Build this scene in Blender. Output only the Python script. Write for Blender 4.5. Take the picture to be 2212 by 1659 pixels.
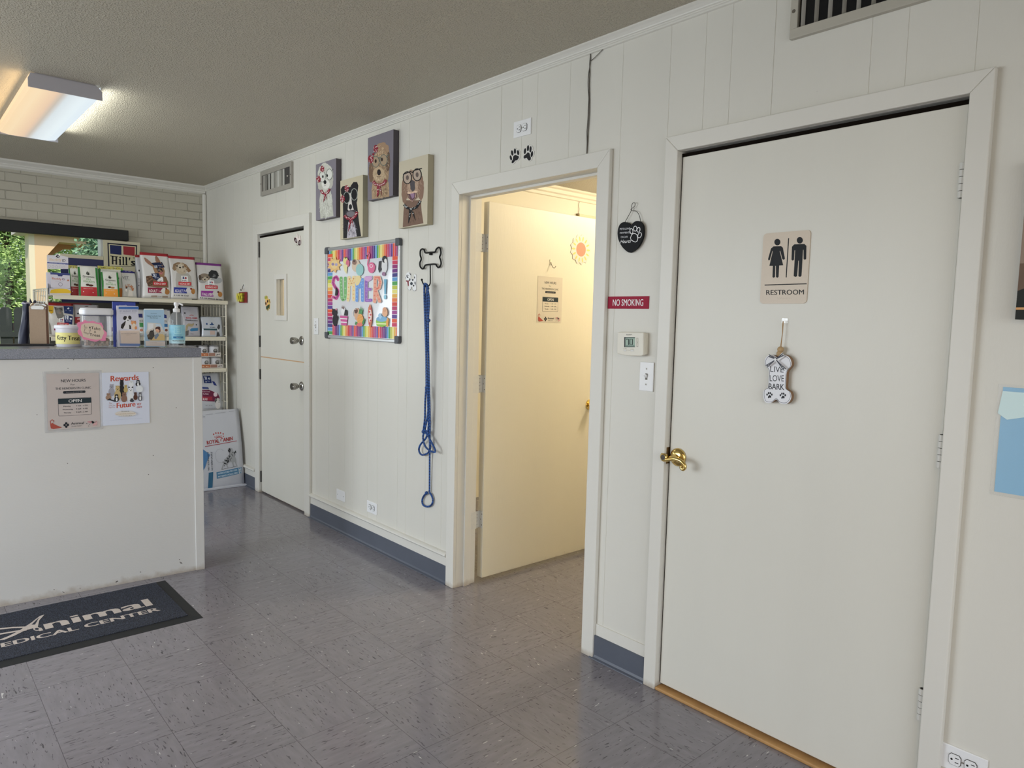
import bpy, math, random
import numpy as np
from mathutils import Vector, Matrix
from mathutils.geometry import tessellate_polygon

for o in list(bpy.data.objects): bpy.data.objects.remove(o)
SC = bpy.context.scene
COL = SC.collection
random.seed(7)
PI = math.pi

# ---------------------------------------------------------------- camera
CAM = np.array([-2.2199, -0.3169, 1.4224])
YAW, PITCH, ROLL, FPX = -0.724, -0.0887, 0.0238, 1531.3
FW = np.array([-math.sin(YAW)*math.cos(PITCH), math.cos(YAW)*math.cos(PITCH), math.sin(PITCH)])
RT = np.array([math.cos(YAW), math.sin(YAW), 0.0]); UP = np.cross(RT, FW)
RT, UP = RT*math.cos(ROLL)+UP*math.sin(ROLL), UP*math.cos(ROLL)-RT*math.sin(ROLL)
cd = bpy.data.cameras.new('camera'); cam = bpy.data.objects.new('camera', cd); COL.objects.link(cam)
cd.sensor_width = 36.0; cd.lens = 36.0*FPX/2212.0; cd.clip_start = 0.05; cd.clip_end = 200
cam.matrix_world = Matrix(((RT[0], UP[0], -FW[0], CAM[0]), (RT[1], UP[1], -FW[1], CAM[1]), (RT[2], UP[2], -FW[2], CAM[2]), (0, 0, 0, 1)))
SC.camera = cam

# ---------------------------------------------------------------- view, sky, sun, daylight
SC.view_settings.view_transform = 'Standard'; SC.view_settings.look = 'None'
SC.view_settings.exposure = 0.0; SC.view_settings.gamma = 1.0; SC.view_settings.use_curve_mapping = False
w = bpy.data.worlds.new('sky'); SC.world = w; w.use_nodes = True
wn = w.node_tree.nodes; wl = w.node_tree.links
sky = wn.new('ShaderNodeTexSky'); sky.sky_type = 'NISHITA'; sky.sun_disc = False
sky.sun_elevation = math.radians(50); sky.sun_rotation = math.radians(200); sky.air_density = 1.0; sky.dust_density = 1.5
wl.new(sky.outputs[0], wn['Background'].inputs[0]); wn['Background'].inputs[1].default_value = 0.16

def light(name, kind, loc, rot, energy, color, **kw):
    d = bpy.data.lights.new(name, kind); d.energy = energy; d.color = color
    for k, v in kw.items(): setattr(d, k, v)
    o = bpy.data.objects.new(name, d); COL.objects.link(o); o.location = loc; o.rotation_euler = rot
    return o
light('sun', 'SUN', (-4, 14, 12), (math.radians(42), 0, math.radians(-28)), 3.4, (1.0, 0.93, 0.80), angle=math.radians(1.5))
# daylight entering through the big front windows behind and left of the viewer
light('daylight_front_window', 'AREA', (-2.3, -2.42, 1.42), (math.radians(66), 0, 0), 35, (0.85, 0.925, 1.0), shape='RECTANGLE', size=3.6, size_y=1.9, spread=math.radians(140))
light('daylight_side_window', 'AREA', (-4.72, 3.5, 1.40), (math.radians(64), 0, math.radians(-90)), 94, (0.85, 0.925, 1.0), shape='RECTANGLE', size=3.2, size_y=1.7, spread=math.radians(140))
light('daylight_far_window', 'AREA', (-3.0, 6.36, 1.45), (math.radians(-60), 0, 0), 26, (0.91, 0.965, 1.0), shape='RECTANGLE', size=2.5, size_y=1.1, spread=math.radians(150))
light('rear_warm_fill', 'AREA', (-2.9, -1.3, 2.46), (0, 0, 0), 24, (1.0, .70, .42), shape='RECTANGLE', size=.25, size_y=1.2)  # added unseen fill that warms the upper walls
SC.cycles.transparent_max_bounces = 24

# ---------------------------------------------------------------- measuring: points of the photograph on planes of the room
CROPS = dict(c1=(0,450,4.022), c2=(0,760,4.022), c4=(500,260,3.191), c5=(640,500,2.675), c6=(960,220,2.44), c7=(1250,400,2.552),
    c8=(1560,460,3.77), d1=(60,520,8.508), d2=(280,520,10.055), d3=(60,640,10.055), d4=(230,640,8.193), d5=(400,720,4.606),
    e1=(0,1200,4.424), e4=(660,260,6.379), e5=(0,440,6.381), e6=(680,500,6.635), e7=(90,790,8.848), f1=(520,420,4.611),
    f2=(520,760,4.611), g3=(880,520,13.825), g4=(880,900,7.9), g5=(1140,540,9.214), g6=(2100,420,2.44), g7=(1080,240,12.76),
    g8=(0,640,13.825), h2=(500,600,23.7), h3=(1310,420,11.85), h4=(1300,700,10.37), h6=(600,480,20.74), h7=(560,620,23.7),
    h8=(860,570,23.7), im=(0,0,1.0), b2=(1900,1350,5.369), g1=(1400,900,10.37), vv=(1620,0,3.7365), lb=(545,340,16.59))
def hit(crop, px, py, ax, val):
    cx, cy, s = CROPS[crop]
    d = FW*FPX + RT*(cx+px/s-1106) - UP*(cy+py/s-829.5)
    i = 'xyz'.index(ax); return CAM + d*((val-CAM[i])/d[i])
def onwall(crop, X, c):            # face of the panelled wall; local x runs towards the viewer, z up
    def fn(px, py):
        p = hit(crop, px, py, 'x', X); return (-(p[1]-c[0]), p[2]-c[1])
    return fn
def onface(crop, Y, c):            # a face that looks towards -Y
    def fn(px, py):
        p = hit(crop, px, py, 'y', Y); return (p[0]-c[0], p[2]-c[1])
    return fn

# ---------------------------------------------------------------- materials
MATS = {}
def lin(h):
    h = h.lstrip('#'); r = []; h = ''.join(c*2 for c in h) if len(h) == 3 else h
    for i in (0, 2, 4):
        c = int(h[i:i+2], 16)/255.0
        r.append(c/12.92 if c <= 0.04045 else ((c+0.055)/1.055)**2.4)
    return r
def M(h, rough=0.55, metal=0.0, noise=0.0, nscale=40, bump=0.0, bscale=60, spec=0.5, coat=0.0, gain=1.0, trans=0.0, alpha=1.0, emit=0.0, sss=0.0):
    key = (h, rough, metal, noise, nscale, bump, bscale, spec, coat, gain, trans, alpha, emit)
    if key in MATS: return MATS[key]
    m = bpy.data.materials.new('paint_'+h.lstrip('#')); m.use_nodes = True
    nt = m.node_tree; b = nt.nodes['Principled BSDF']
    c = [min(0.86, x*gain) for x in lin(h)]
    b.inputs['Base Color'].default_value = (*c, 1); b.inputs['Roughness'].default_value = rough
    b.inputs['Metallic'].default_value = metal; b.inputs['Specular IOR Level'].default_value = spec
    b.inputs['Coat Weight'].default_value = coat; b.inputs['Transmission Weight'].default_value = trans
    b.inputs['Alpha'].default_value = alpha
    if emit:
        b.inputs['Emission Color'].default_value = (*c, 1); b.inputs['Emission Strength'].default_value = emit
    if noise or bump:
        tc = nt.nodes.new('ShaderNodeTexCoord')
    if noise:
        n = nt.nodes.new('ShaderNodeTexNoise'); n.inputs['Scale'].default_value = nscale; n.inputs['Detail'].default_value = 5
        nt.links.new(tc.outputs['Object'], n.inputs['Vector'])
        mx = nt.nodes.new('ShaderNodeMix'); mx.data_type = 'RGBA'
        mx.inputs[6].default_value = (*[x*(1-noise) for x in c], 1); mx.inputs[7].default_value = (*[min(0.9, x*(1+noise)) for x in c], 1)
        nt.links.new(n.outputs['Fac'], mx.inputs[0]); nt.links.new(mx.outputs[2], b.inputs['Base Color'])
    if bump:
        n = nt.nodes.new('ShaderNodeTexNoise'); n.inputs['Scale'].default_value = bscale; n.inputs['Detail'].default_value = 4
        nt.links.new(tc.outputs['Object'], n.inputs['Vector'])
        bp = nt.nodes.new('ShaderNodeBump'); bp.inputs['Strength'].default_value = bump; bp.inputs['Distance'].default_value = 0.003
        nt.links.new(n.outputs['Fac'], bp.inputs['Height']); nt.links.new(bp.outputs[0], b.inputs['Normal'])
    MATS[key] = m
    return m
def pc(h, g=1.55, rough=0.5):      # a printed colour: the photograph's colour freed of the room's dim light
    return M(h, rough=rough, gain=g, spec=.25)
def glass(tint='#ffffff', rough=0.02, a=0.18, k=1.0):
    key = ('glass', tint, a, rough, k)
    if key in MATS: return MATS[key]
    m = bpy.data.materials.new('clear_plastic'); m.use_nodes = True; nt = m.node_tree
    nt.nodes.remove(nt.nodes['Principled BSDF'])
    t = nt.nodes.new('ShaderNodeBsdfTransparent'); g = nt.nodes.new('ShaderNodeBsdfGlossy'); g.inputs['Roughness'].default_value = rough
    t.inputs[0].default_value = (*[0.9+0.1*x for x in lin(tint)], 1)
    lw = nt.nodes.new('ShaderNodeLayerWeight'); lw.inputs[0].default_value = 0.5
    fr = nt.nodes.new('ShaderNodeMath'); fr.operation = 'POWER'; fr.inputs[1].default_value = 4.0; nt.links.new(lw.outputs['Facing'], fr.inputs[0])
    ad = nt.nodes.new('ShaderNodeMath'); ad.operation = 'ADD'; ad.inputs[1].default_value = 0.03+a*0.08
    mx = nt.nodes.new('ShaderNodeMixShader')
    mu = nt.nodes.new('ShaderNodeMath'); mu.operation = 'MULTIPLY'; mu.inputs[1].default_value = k
    nt.links.new(fr.outputs[0], ad.inputs[0]); nt.links.new(ad.outputs[0], mu.inputs[0]); nt.links.new(mu.outputs[0], mx.inputs[0])
    nt.links.new(t.outputs[0], mx.inputs[1]); nt.links.new(g.outputs[0], mx.inputs[2])
    nt.links.new(mx.outputs[0], nt.nodes['Material Output'].inputs[0]); MATS[key] = m
    return m

# ---------------------------------------------------------------- mesh building
class MB:
    def __init__(s): s.v = []; s.f = []; s.m = []; s.mats = []
    def mi(s, mat):
        if mat not in s.mats: s.mats.append(mat)
        return s.mats.index(mat)
    def add(s, vs, fs, mat):
        b = len(s.v); s.v += [tuple(map(float, v)) for v in vs]; k = s.mi(mat)
        for f in fs: s.f.append([b+i for i in f]); s.m.append(k)
        return s
    def box(s, x0, x1, y0, y1, z0, z1, mat):
        v = [(x, y, z) for z in (z0, z1) for y in (y0, y1) for x in (x0, x1)]
        return s.add(v, [(0,2,3,1), (4,5,7,6), (0,1,5,4), (2,6,7,3), (0,4,6,2), (1,3,7,5)], mat)
    def prism(s, poly, y0, y1, mat, mat2=None):    # outline in x,z pushed from y0 (front) to y1
        n = len(poly); a = sum(poly[i][0]*poly[(i+1)%n][1]-poly[(i+1)%n][0]*poly[i][1] for i in range(n))
        if a < 0: poly = poly[::-1]
        v = [(x, y0, z) for x, z in poly]+[(x, y1, z) for x, z in poly]
        s.add(v, [list(range(n))], mat); b = len(s.v)-2*n; k = s.mi(mat2 or mat)
        for i in range(n):
            j = (i+1) % n; s.f.append([b+i, b+i+n, b+j+n, b+j]); s.m.append(k)
        s.f.append([b+n+i for i in range(n)][::-1]); s.m.append(k)
        return s
    def prismz(s, poly, z0, z1, mat):              # outline in x,y pushed from z0 up to z1
        n = len(poly); a = sum(poly[i][0]*poly[(i+1)%n][1]-poly[(i+1)%n][0]*poly[i][1] for i in range(n))
        if a < 0: poly = poly[::-1]
        v = [(x, y, z0) for x, y in poly]+[(x, y, z1) for x, y in poly]
        return s.add(v, [list(range(n))[::-1], list(range(n, 2*n))]+[[i, (i+1)%n, n+(i+1)%n, n+i] for i in range(n)], mat)
    def lathe(s, prof, c, mat, axis='z', n=24, sx=1.0):   # prof: (radius, height)
        v = []; f = []
        for r, h in prof:
            for i in range(n):
                a = 2*PI*i/n; x, y = r*math.cos(a)*sx, r*math.sin(a)
                p = {'z': (x, y, h), 'y': (x, h, y), 'x': (h, x, y)}[axis]
                v.append((c[0]+p[0], c[1]+p[1], c[2]+p[2]))
        for j in range(len(prof)-1):
            for i in range(n):
                k = (i+1) % n; q = [j*n+i, j*n+k, (j+1)*n+k, (j+1)*n+i]
                f.append(q if axis != 'y' else q[::-1])
        f.append(list(range(n))[::-1]); f.append([(len(prof)-1)*n+i for i in range(n)])
        return s.add(v, f, mat)
    def tube(s, pts, r, mat, n=8, closed=False, rs=None):
        pts = [Vector(p) for p in pts]; N = len(pts); v = []; f = []; prev = None
        for i, p in enumerate(pts):
            if closed: t = pts[(i+1)%N]-pts[i-1]
            else: t = pts[min(i+1, N-1)]-pts[max(i-1, 0)]
            t.normalize()
            if prev is None:
                u = t.orthogonal().normalized()
            else:
                u = prev-t*prev.dot(t)
                u = u.normalized() if u.length > 1e-6 else t.orthogonal().normalized()
            prev = u; w_ = t.cross(u); rr = rs[i] if rs else r
            for k in range(n):
                a = 2*PI*k/n; v.append(p+u*math.cos(a)*rr+w_*math.sin(a)*rr)
        for i in range(N if closed else N-1):
            j = (i+1) % N
            for k in range(n):
                l = (k+1) % n; f.append([i*n+k, i*n+l, j*n+l, j*n+k])
        if not closed: f.append(list(range(n))[::-1]); f.append([(N-1)*n+k for k in range(n)])
        return s.add(v, f, mat)
    def sphere(s, c, r, mat, sx=1, sy=1, sz=1, n=14, m=9):
        prof = [(r*math.sin(PI*i/m), -r*math.cos(PI*i/m)) for i in range(m+1)]
        v = []; f = []
        for a, h in prof:
            for i in range(n):
                t = 2*PI*i/n; v.append((c[0]+a*math.cos(t)*sx, c[1]+a*math.sin(t)*sy, c[2]+h*sz))
        for j in range(m):
            for i in range(n): k = (i+1)%n; f.append([j*n+i, j*n+k, (j+1)*n+k, (j+1)*n+i])
        return s.add(v, f, mat)
    def build(s, name, parent=None, loc=(0,0,0), rot=(0,0,0), bevel=0, smooth=False, seg=2):
        me = bpy.data.meshes.new(name); me.from_pydata(s.v, [], s.f)
        for m in s.mats: me.materials.append(m)
        me.polygons.foreach_set('material_index', s.m); me.update()
        o = bpy.data.objects.new(name, me); COL.objects.link(o); o.location = loc; o.rotation_euler = rot
        if parent: o.parent = parent
        if bevel:
            b = o.modifiers.new('bevel', 'BEVEL'); b.width = bevel; b.segments = seg; b.limit_method = 'ANGLE'; b.angle_limit = math.radians(40)
        if smooth:
            for p in me.polygons: p.use_smooth = True
            try: me.set_sharp_from_angle(angle=math.radians(38))
            except Exception: pass
        return o

TXT = {}
def textmesh(t, bold=0.0):
    k = (t, bold)
    if k in TXT: return TXT[k]
    cu = bpy.data.curves.new('t', 'FONT'); cu.body = t; cu.offset = bold; cu.resolution_u = 3
    ob = bpy.data.objects.new('t', cu); me = ob.to_mesh()
    vs = [(v.co.x, v.co.y) for v in me.vertices]; fs = [list(p.vertices) for p in me.polygons]
    ob.to_mesh_clear(); bpy.data.objects.remove(ob); bpy.data.curves.remove(cu)
    xs = [v[0] for v in vs] or [0, 1]; x0, x1 = min(xs), max(xs)
    TXT[k] = ([((x-x0)/max(1e-6, x1-x0), y/0.7) for x, y in vs], fs)      # capitals are about 0.7 high
    return TXT[k]

class Art:
    """flat print laid in thin layers on a face that looks towards local -y"""
    def __init__(s, mb, fn, y=0.0, surf=None, step=4e-5, g=1.55, rough=0.5, limit=None):
        s.mb = mb; s.fn = fn; s.y = y; s.k = 1; s.step = step; s.surf = surf; s.g = g; s.r = rough; s.limit = limit
    def mat(s, c): return c if not isinstance(c, str) else pc(c, s.g, s.r)
    def tris(s, P, F, col):
        y = s.y-s.k*s.step; s.k += 1; m = s.mat(col)
        if s.surf:
            V = []; T = []
            def rec(a, b, c, d):
                L = [math.dist(a, b), math.dist(b, c), math.dist(c, a)]; i = L.index(max(L))
                if L[i] < s.limit or d > 7:
                    n = len(V); V.extend([a, b, c]); T.append((n, n+1, n+2)); return
                if i == 1: a, b, c = b, c, a
                elif i == 2: a, b, c = c, a, b
                q = ((a[0]+b[0])/2, (a[1]+b[1])/2); rec(a, q, c, d+1); rec(q, b, c, d+1)
            for f in F:
                for j in range(1, len(f)-1): rec(P[f[0]], P[f[j]], P[f[j+1]], 0)
            s.mb.add([(x, y+s.surf(x, z), z) for x, z in V], T, m)
        else:
            s.mb.add([(x, y, z) for x, z in P], F, m)
    def poly(s, pts, col):
        P = [s.fn(*p) for p in pts]
        F = tessellate_polygon([[Vector((x, z, 0)) for x, z in P]]) if s.surf or len(P) > 4 else [list(range(len(P)))]
        s.tris(P, [list(f) for f in F], col); return s
    def rect(s, x0, y0, x1, y1, col): return s.poly([(x0, y0), (x1, y0), (x1, y1), (x0, y1)], col)
    def rrect(s, x0, y0, x1, y1, r, col):
        p = []
        for cx, cy, a0 in ((x1-r, y0+r, -90), (x1-r, y1-r, 0), (x0+r, y1-r, 90), (x0+r, y0+r, 180)):
            for i in range(5): a = math.radians(a0+i*22.5); p.append((cx+r*math.cos(a), cy+r*math.sin(a)))
        return s.poly(p, col)
    def ell(s, cx, cy, rx, ry, col, rot=0, jag=0.0, n=20, seed=1):
        rnd = random.Random(seed+int(cx*3+cy)); p = []; c_, s_ = math.cos(rot), math.sin(rot)
        if jag: n = 40
        for i in range(n):
            a = 2*PI*i/n; k = 1+(rnd.uniform(-jag, jag) if jag else 0)
            x, y = rx*k*math.cos(a), ry*k*math.sin(a); p.append((cx+x*c_-y*s_, cy+x*s_+y*c_))
        return s.poly(p, col)
    def line(s, pts, wd, col, closed=False):
        P = [Vector(p) for p in pts]; 
        if closed: P = P+[P[0]]
        L = []; R = []
        for i in range(len(P)):
            if closed: t = P[1]-P[-2] if i in (0, len(P)-1) else P[i+1]-P[i-1]
            else: t = P[min(i+1, len(P)-1)]-P[max(i-1, 0)]
            if t.length < 1e-9: t = Vector((1, 0))
            t.normalize(); nn = Vector((-t.y, t.x))*wd/2; L.append(P[i]+nn); R.append(P[i]-nn)
        V = [s.fn(*p) for p in L+R]; n = len(P)
        s.tris(V, [[i, i+1, n+i+1, n+i] for i in range(n-1)], col); return s
    def text(s, t, x0, y0, x1, y1, h, col, bold=0.0, slant=0.0):   # baseline from (x0,y0) to (x1,y1), capitals h high, y pointing down
        vs, fs = textmesh(t); dx, dy = x1-x0, y1-y0; k = abs(h)*bold*1.5
        for o2 in ((0,) if not bold else (-k, 0, k)):      # heavier letters: the strokes widened sideways
            s.tris([s.fn(x0+dx*u+slant*v*abs(h)+o2, y0+dy*u-h*v) for u, v in vs], fs, col)
        return s
    def fur(s, cx, cy, rx, ry, cols, n, ln, wd, seed=3, down=True):   # brush strokes
        rnd = random.Random(seed)
        for c in cols:
            V = []; F = []
            for _ in range(n):
                a = rnd.uniform(0, 2*PI); r = math.sqrt(rnd.random()); x, y = cx+rx*r*math.cos(a), cy+ry*r*math.sin(a)
                t = rnd.uniform(-0.5, 0.5)+math.atan2(x-cx, rx)*0.6; l = ln*rnd.uniform(.6, 1.3)
                ex, ey = x+math.sin(t)*l, y+math.cos(t)*l; q = wd/2; b = len(V)
                V += [s.fn(x-q, y), s.fn(x+q, y), s.fn(ex, ey)]; F.append([b, b+1, b+2])
            s.tris(V, F, c)
        return s

def tag(o, label=None, cat=None, group=None, kind=None):
    if label: o['label'] = label
    if cat: o['category'] = cat
    if group: o['group'] = group
    if kind: o['kind'] = kind
    return o
def empty(name, loc, rz=0.0, label=None, cat=None, group=None, kind=None, parent=None):
    o = bpy.data.objects.new(name, None); COL.objects.link(o); o.location = loc; o.rotation_euler = (0, 0, rz); o.empty_display_size = 0.05
    if parent: o.parent = parent
    return tag(o, label, cat, group, kind)
WALL = -PI/2
def wallthing(name, Y, Z, label, cat, group=None, X=0.0, kind=None):
    return empty(name, (X, Y, Z), WALL, label, cat, group, kind)
def copy_tree(o, parent=None):
    c = o.copy(); COL.objects.link(c)
    if parent: c.parent = parent; c.matrix_parent_inverse = o.matrix_parent_inverse.copy()
    for ch in [x for x in bpy.data.objects if x.parent == o]: copy_tree(ch, c)
    return c
def circ(cx, cz, r, n=24, rx=None):
    return [(cx+(rx or r)*math.cos(2*PI*i/n), cz+r*math.sin(2*PI*i/n)) for i in range(n)]
def smooth_path(pts, n=6, closed=False):
    P = [Vector(p) for p in pts]; N = len(P); out = []
    for i in range(N if closed else N-1):
        p0 = P[(i-1) % N] if closed or i > 0 else P[0]; p1 = P[i]; p2 = P[(i+1) % N]; p3 = P[(i+2) % N] if closed or i+2 < N else P[-1]
        for k in range(n):
            t = k/n; out.append(0.5*((2*p1)+(p2-p0)*t+(2*p0-5*p1+4*p2-p3)*t*t+(3*p1-p0-3*p2+p3)*t**3))
    if not closed: out.append(P[-1])
    return [tuple(q) for q in out]
# ================================================================ THE SETTING
H = 2.56; D = 6.44; LX = -4.8; BY = -2.6

def nodes(m): m.use_nodes = True; return m.node_tree, m.node_tree.nodes, m.node_tree.links
def mathn(nt, op, a, b=None, c=None):
    n = nt.nodes.new('ShaderNodeMath'); n.operation = op
    for i, x in enumerate((a, b, c)):
        if x is None: continue
        if isinstance(x, (int, float)): n.inputs[i].default_value = x
        else: nt.links.new(x, n.inputs[i])
    return n.outputs[0]
def mixc(nt, f, a, b):
    n = nt.nodes.new('ShaderNodeMix'); n.data_type = 'RGBA'
    for i, x in ((0, f), (6, a), (7, b)):
        if isinstance(x, (int, float)): n.inputs[i].default_value = x
        elif isinstance(x, (tuple, list)): n.inputs[i].default_value = (*x[:3], 1)
        else: nt.links.new(x, n.inputs[i])
    return n.outputs[2]

def floor_mat():
    m = bpy.data.materials.new('vinyl_tile_floor'); nt, N, L = nodes(m); b = N['Principled BSDF']
    geo = N.new('ShaderNodeNewGeometry'); sp = N.new('ShaderNodeSeparateXYZ'); L.new(geo.outputs['Position'], sp.inputs[0])
    T = 0.3048
    gx = mathn(nt, 'DIVIDE', mathn(nt, 'ADD', sp.outputs[0], 0.324+T*30), T); gy = mathn(nt, 'DIVIDE', mathn(nt, 'SUBTRACT', sp.outputs[1], 1.5346-T*30), T)
    fx = mathn(nt, 'FRACT', gx); fy = mathn(nt, 'FRACT', gy); ix = mathn(nt, 'FLOOR', gx); iy = mathn(nt, 'FLOOR', gy)
    ex = mathn(nt, 'MINIMUM', fx, mathn(nt, 'SUBTRACT', 1.0, fx)); ey = mathn(nt, 'MINIMUM', fy, mathn(nt, 'SUBTRACT', 1.0, fy))
    wn_ = N.new('ShaderNodeTexWhiteNoise'); cv = N.new('ShaderNodeCombineXYZ'); L.new(ix, cv.inputs[0]); L.new(iy, cv.inputs[1]); L.new(cv.outputs[0], wn_.inputs['Vector'])
    par = mathn(nt, 'GREATER_THAN', mathn(nt, 'MODULO', mathn(nt, 'ADD', ix, iy), 2.0), 0.5)
    # vectors stretched along x or along y, alternating from tile to tile
    def vec(sx, sy):
        c = N.new('ShaderNodeCombineXYZ'); L.new(mathn(nt, 'MULTIPLY', sp.outputs[0], sx), c.inputs[0]); L.new(mathn(nt, 'MULTIPLY', sp.outputs[1], sy), c.inputs[1])
        L.new(mathn(nt, 'MULTIPLY', wn_.outputs['Value'], 17.0), c.inputs[2]); return c.outputs[0]
    vm = N.new('ShaderNodeMix'); vm.data_type = 'VECTOR'; L.new(par, vm.inputs[0]); L.new(vec(1, .2), vm.inputs[4]); L.new(vec(.2, 1), vm.inputs[5])
    def flecks(scale, thr, soft):
        n = N.new('ShaderNodeTexNoise'); n.inputs['Scale'].default_value = scale; n.inputs['Detail'].default_value = 1.5; n.inputs['Roughness'].default_value = .4; L.new(vm.outputs[1], n.inputs['Vector'])
        r = N.new('ShaderNodeMapRange'); L.new(n.outputs['Fac'], r.inputs[0]); r.inputs[1].default_value = thr; r.inputs[2].default_value = thr+soft; return r.outputs[0]
    cl = N.new('ShaderNodeTexNoise'); cl.inputs['Scale'].default_value = 55; cl.inputs['Detail'].default_value = 6; L.new(vm.outputs[1], cl.inputs['Vector'])
    base = mixc(nt, cl.outputs['Fac'], lin('#716e74'), lin('#98939a'))
    base = mixc(nt, mathn(nt, 'MULTIPLY', wn_.outputs['Value'], .22), base, lin('#777377'))
    big = N.new('ShaderNodeTexNoise'); big.inputs['Scale'].default_value = 2.3; big.inputs['Detail'].default_value = 4; L.new(geo.outputs['Position'], big.inputs['Vector'])
    base = mixc(nt, mathn(nt, 'MULTIPLY', big.outputs['Fac'], .25), base, lin('#7e7874'))
    base = mixc(nt, mathn(nt, 'MULTIPLY', flecks(165, .66, .03), .6), base, lin('#3a393c'))
    base = mixc(nt, mathn(nt, 'MULTIPLY', flecks(105, .725, .02), .8), base, lin('#29282a'))
    fl2 = flecks(135, .75, .015); base = mixc(nt, mathn(nt, 'MULTIPLY', fl2, .8), base, lin('#d5d3cf'))
    seam = mathn(nt, 'LESS_THAN', mathn(nt, 'MINIMUM', ex, ey), 0.0034)
    base = mixc(nt, mathn(nt, 'MULTIPLY', seam, .6), base, lin('#2e2d2e'))
    L.new(base, b.inputs['Base Color'])
    rg = N.new('ShaderNodeTexNoise'); rg.inputs['Scale'].default_value = 6; rg.inputs['Detail'].default_value = 6; L.new(geo.outputs['Position'], rg.inputs['Vector'])
    mr = N.new('ShaderNodeMapRange'); L.new(rg.outputs['Fac'], mr.inputs[0]); mr.inputs[3].default_value = .10; mr.inputs[4].default_value = .22; L.new(mr.outputs[0], b.inputs['Roughness'])
    bn = N.new('ShaderNodeTexNoise'); bn.inputs['Scale'].default_value = 30; bn.inputs['Detail'].default_value = 3; L.new(geo.outputs['Position'], bn.inputs['Vector'])
    bp = N.new('ShaderNodeBump'); bp.inputs['Strength'].default_value = .10; bp.inputs['Distance'].default_value = .004; L.new(bn.outputs['Fac'], bp.inputs['Height']); L.new(bp.outputs[0], b.inputs['Normal'])
    b.inputs['Specular IOR Level'].default_value = .5
    return m
FLOOR = floor_mat()
def paint_mat(name, hexc, rough=.42, bump=.06, dirt=.0, scuff=True, stretch=(1, 1, 1), bs=260):
    m = bpy.data.materials.new(name); nt, N, L = nodes(m); b = N['Principled BSDF']
    geo = N.new('ShaderNodeNewGeometry'); mp = N.new('ShaderNodeMapping'); mp.inputs['Scale'].default_value = stretch; L.new(geo.outputs['Position'], mp.inputs[0])
    n = N.new('ShaderNodeTexNoise'); n.inputs['Scale'].default_value = 3; n.inputs['Detail'].default_value = 6; L.new(mp.outputs[0], n.inputs['Vector'])
    c = lin(hexc); col = mixc(nt, n.outputs['Fac'], [x*.94 for x in c], [min(.9, x*1.05) for x in c])
    if scuff:
        s1 = N.new('ShaderNodeTexNoise'); s1.inputs['Scale'].default_value = 34; s1.inputs['Detail'].default_value = 2; L.new(geo.outputs['Position'], s1.inputs['Vector'])
        r = N.new('ShaderNodeMapRange'); L.new(s1.outputs['Fac'], r.inputs[0]); r.inputs[1].default_value = .80; r.inputs[2].default_value = .83
        col = mixc(nt, mathn(nt, 'MULTIPLY', r.outputs[0], .6), col, lin('#4c463e'))
    if dirt:      # worn, yellowed paint along the bottom edge
        sp = N.new('ShaderNodeSeparateXYZ'); L.new(geo.outputs['Position'], sp.inputs[0])
        d = N.new('ShaderNodeTexNoise'); d.inputs['Scale'].default_value = 25; d.inputs['Detail'].default_value = 8; L.new(geo.outputs['Position'], d.inputs['Vector'])
        hgt = mathn(nt, 'MULTIPLY', d.outputs['Fac'], dirt*2)
        r2 = N.new('ShaderNodeMapRange'); L.new(mathn(nt, 'SUBTRACT', hgt, sp.outputs[2]), r2.inputs[0]); r2.inputs[1].default_value = 0; r2.inputs[2].default_value = dirt
        col = mixc(nt, mathn(nt, 'MULTIPLY', r2.outputs[0], .5), col, lin('#8d7350'))
    L.new(col, b.inputs['Base Color']); b.inputs['Roughness'].default_value = rough
    bn = N.new('ShaderNodeTexNoise'); bn.inputs['Scale'].default_value = bs; bn.inputs['Detail'].default_value = 3; L.new(mp.outputs[0], bn.inputs['Vector'])
    bp = N.new('ShaderNodeBump'); bp.inputs['Strength'].default_value = bump; bp.inputs['Distance'].default_value = .004; L.new(bn.outputs['Fac'], bp.inputs['Height']); L.new(bp.outputs[0], b.inputs['Normal'])
    return m
WALLP = paint_mat('painted_panelling', '#dcd9cf', .45, .10, stretch=(1, 1, .12), bs=300)
TRIM = paint_mat('painted_trim', '#dfdcd3', .38, .05, dirt=.03, stretch=(1, 1, .2), bs=150)
DOORP = paint_mat('painted_door', '#dcd9ce', .40, .08, dirt=.02, stretch=(1, 1, .15), bs=260)
COUNTERP = paint_mat('painted_counter', '#d8d6d2', .45, .10, dirt=.035, stretch=(.3, 1, 1), bs=200)
CREAM = paint_mat('painted_side_room', '#e8e1cc', .5, .08)
def ceil_mat():
    m = bpy.data.materials.new('textured_ceiling'); nt, N, L = nodes(m); b = N['Principled BSDF']
    geo = N.new('ShaderNodeNewGeometry'); b.inputs['Base Color'].default_value = (*lin('#beb6a4'), 1); b.inputs['Roughness'].default_value = .55
    a = N.new('ShaderNodeTexNoise'); a.inputs['Scale'].default_value = 130; a.inputs['Detail'].default_value = 3; L.new(geo.outputs['Position'], a.inputs['Vector'])
    r = N.new('ShaderNodeMapRange'); L.new(a.outputs['Fac'], r.inputs[0]); r.inputs[1].default_value = .45; r.inputs[2].default_value = .7
    bp = N.new('ShaderNodeBump'); bp.inputs['Strength'].default_value = .75; bp.inputs['Distance'].default_value = .006; L.new(r.outputs[0], bp.inputs['Height']); L.new(bp.outputs[0], b.inputs['Normal'])
    return m
CEIL = ceil_mat()
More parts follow.
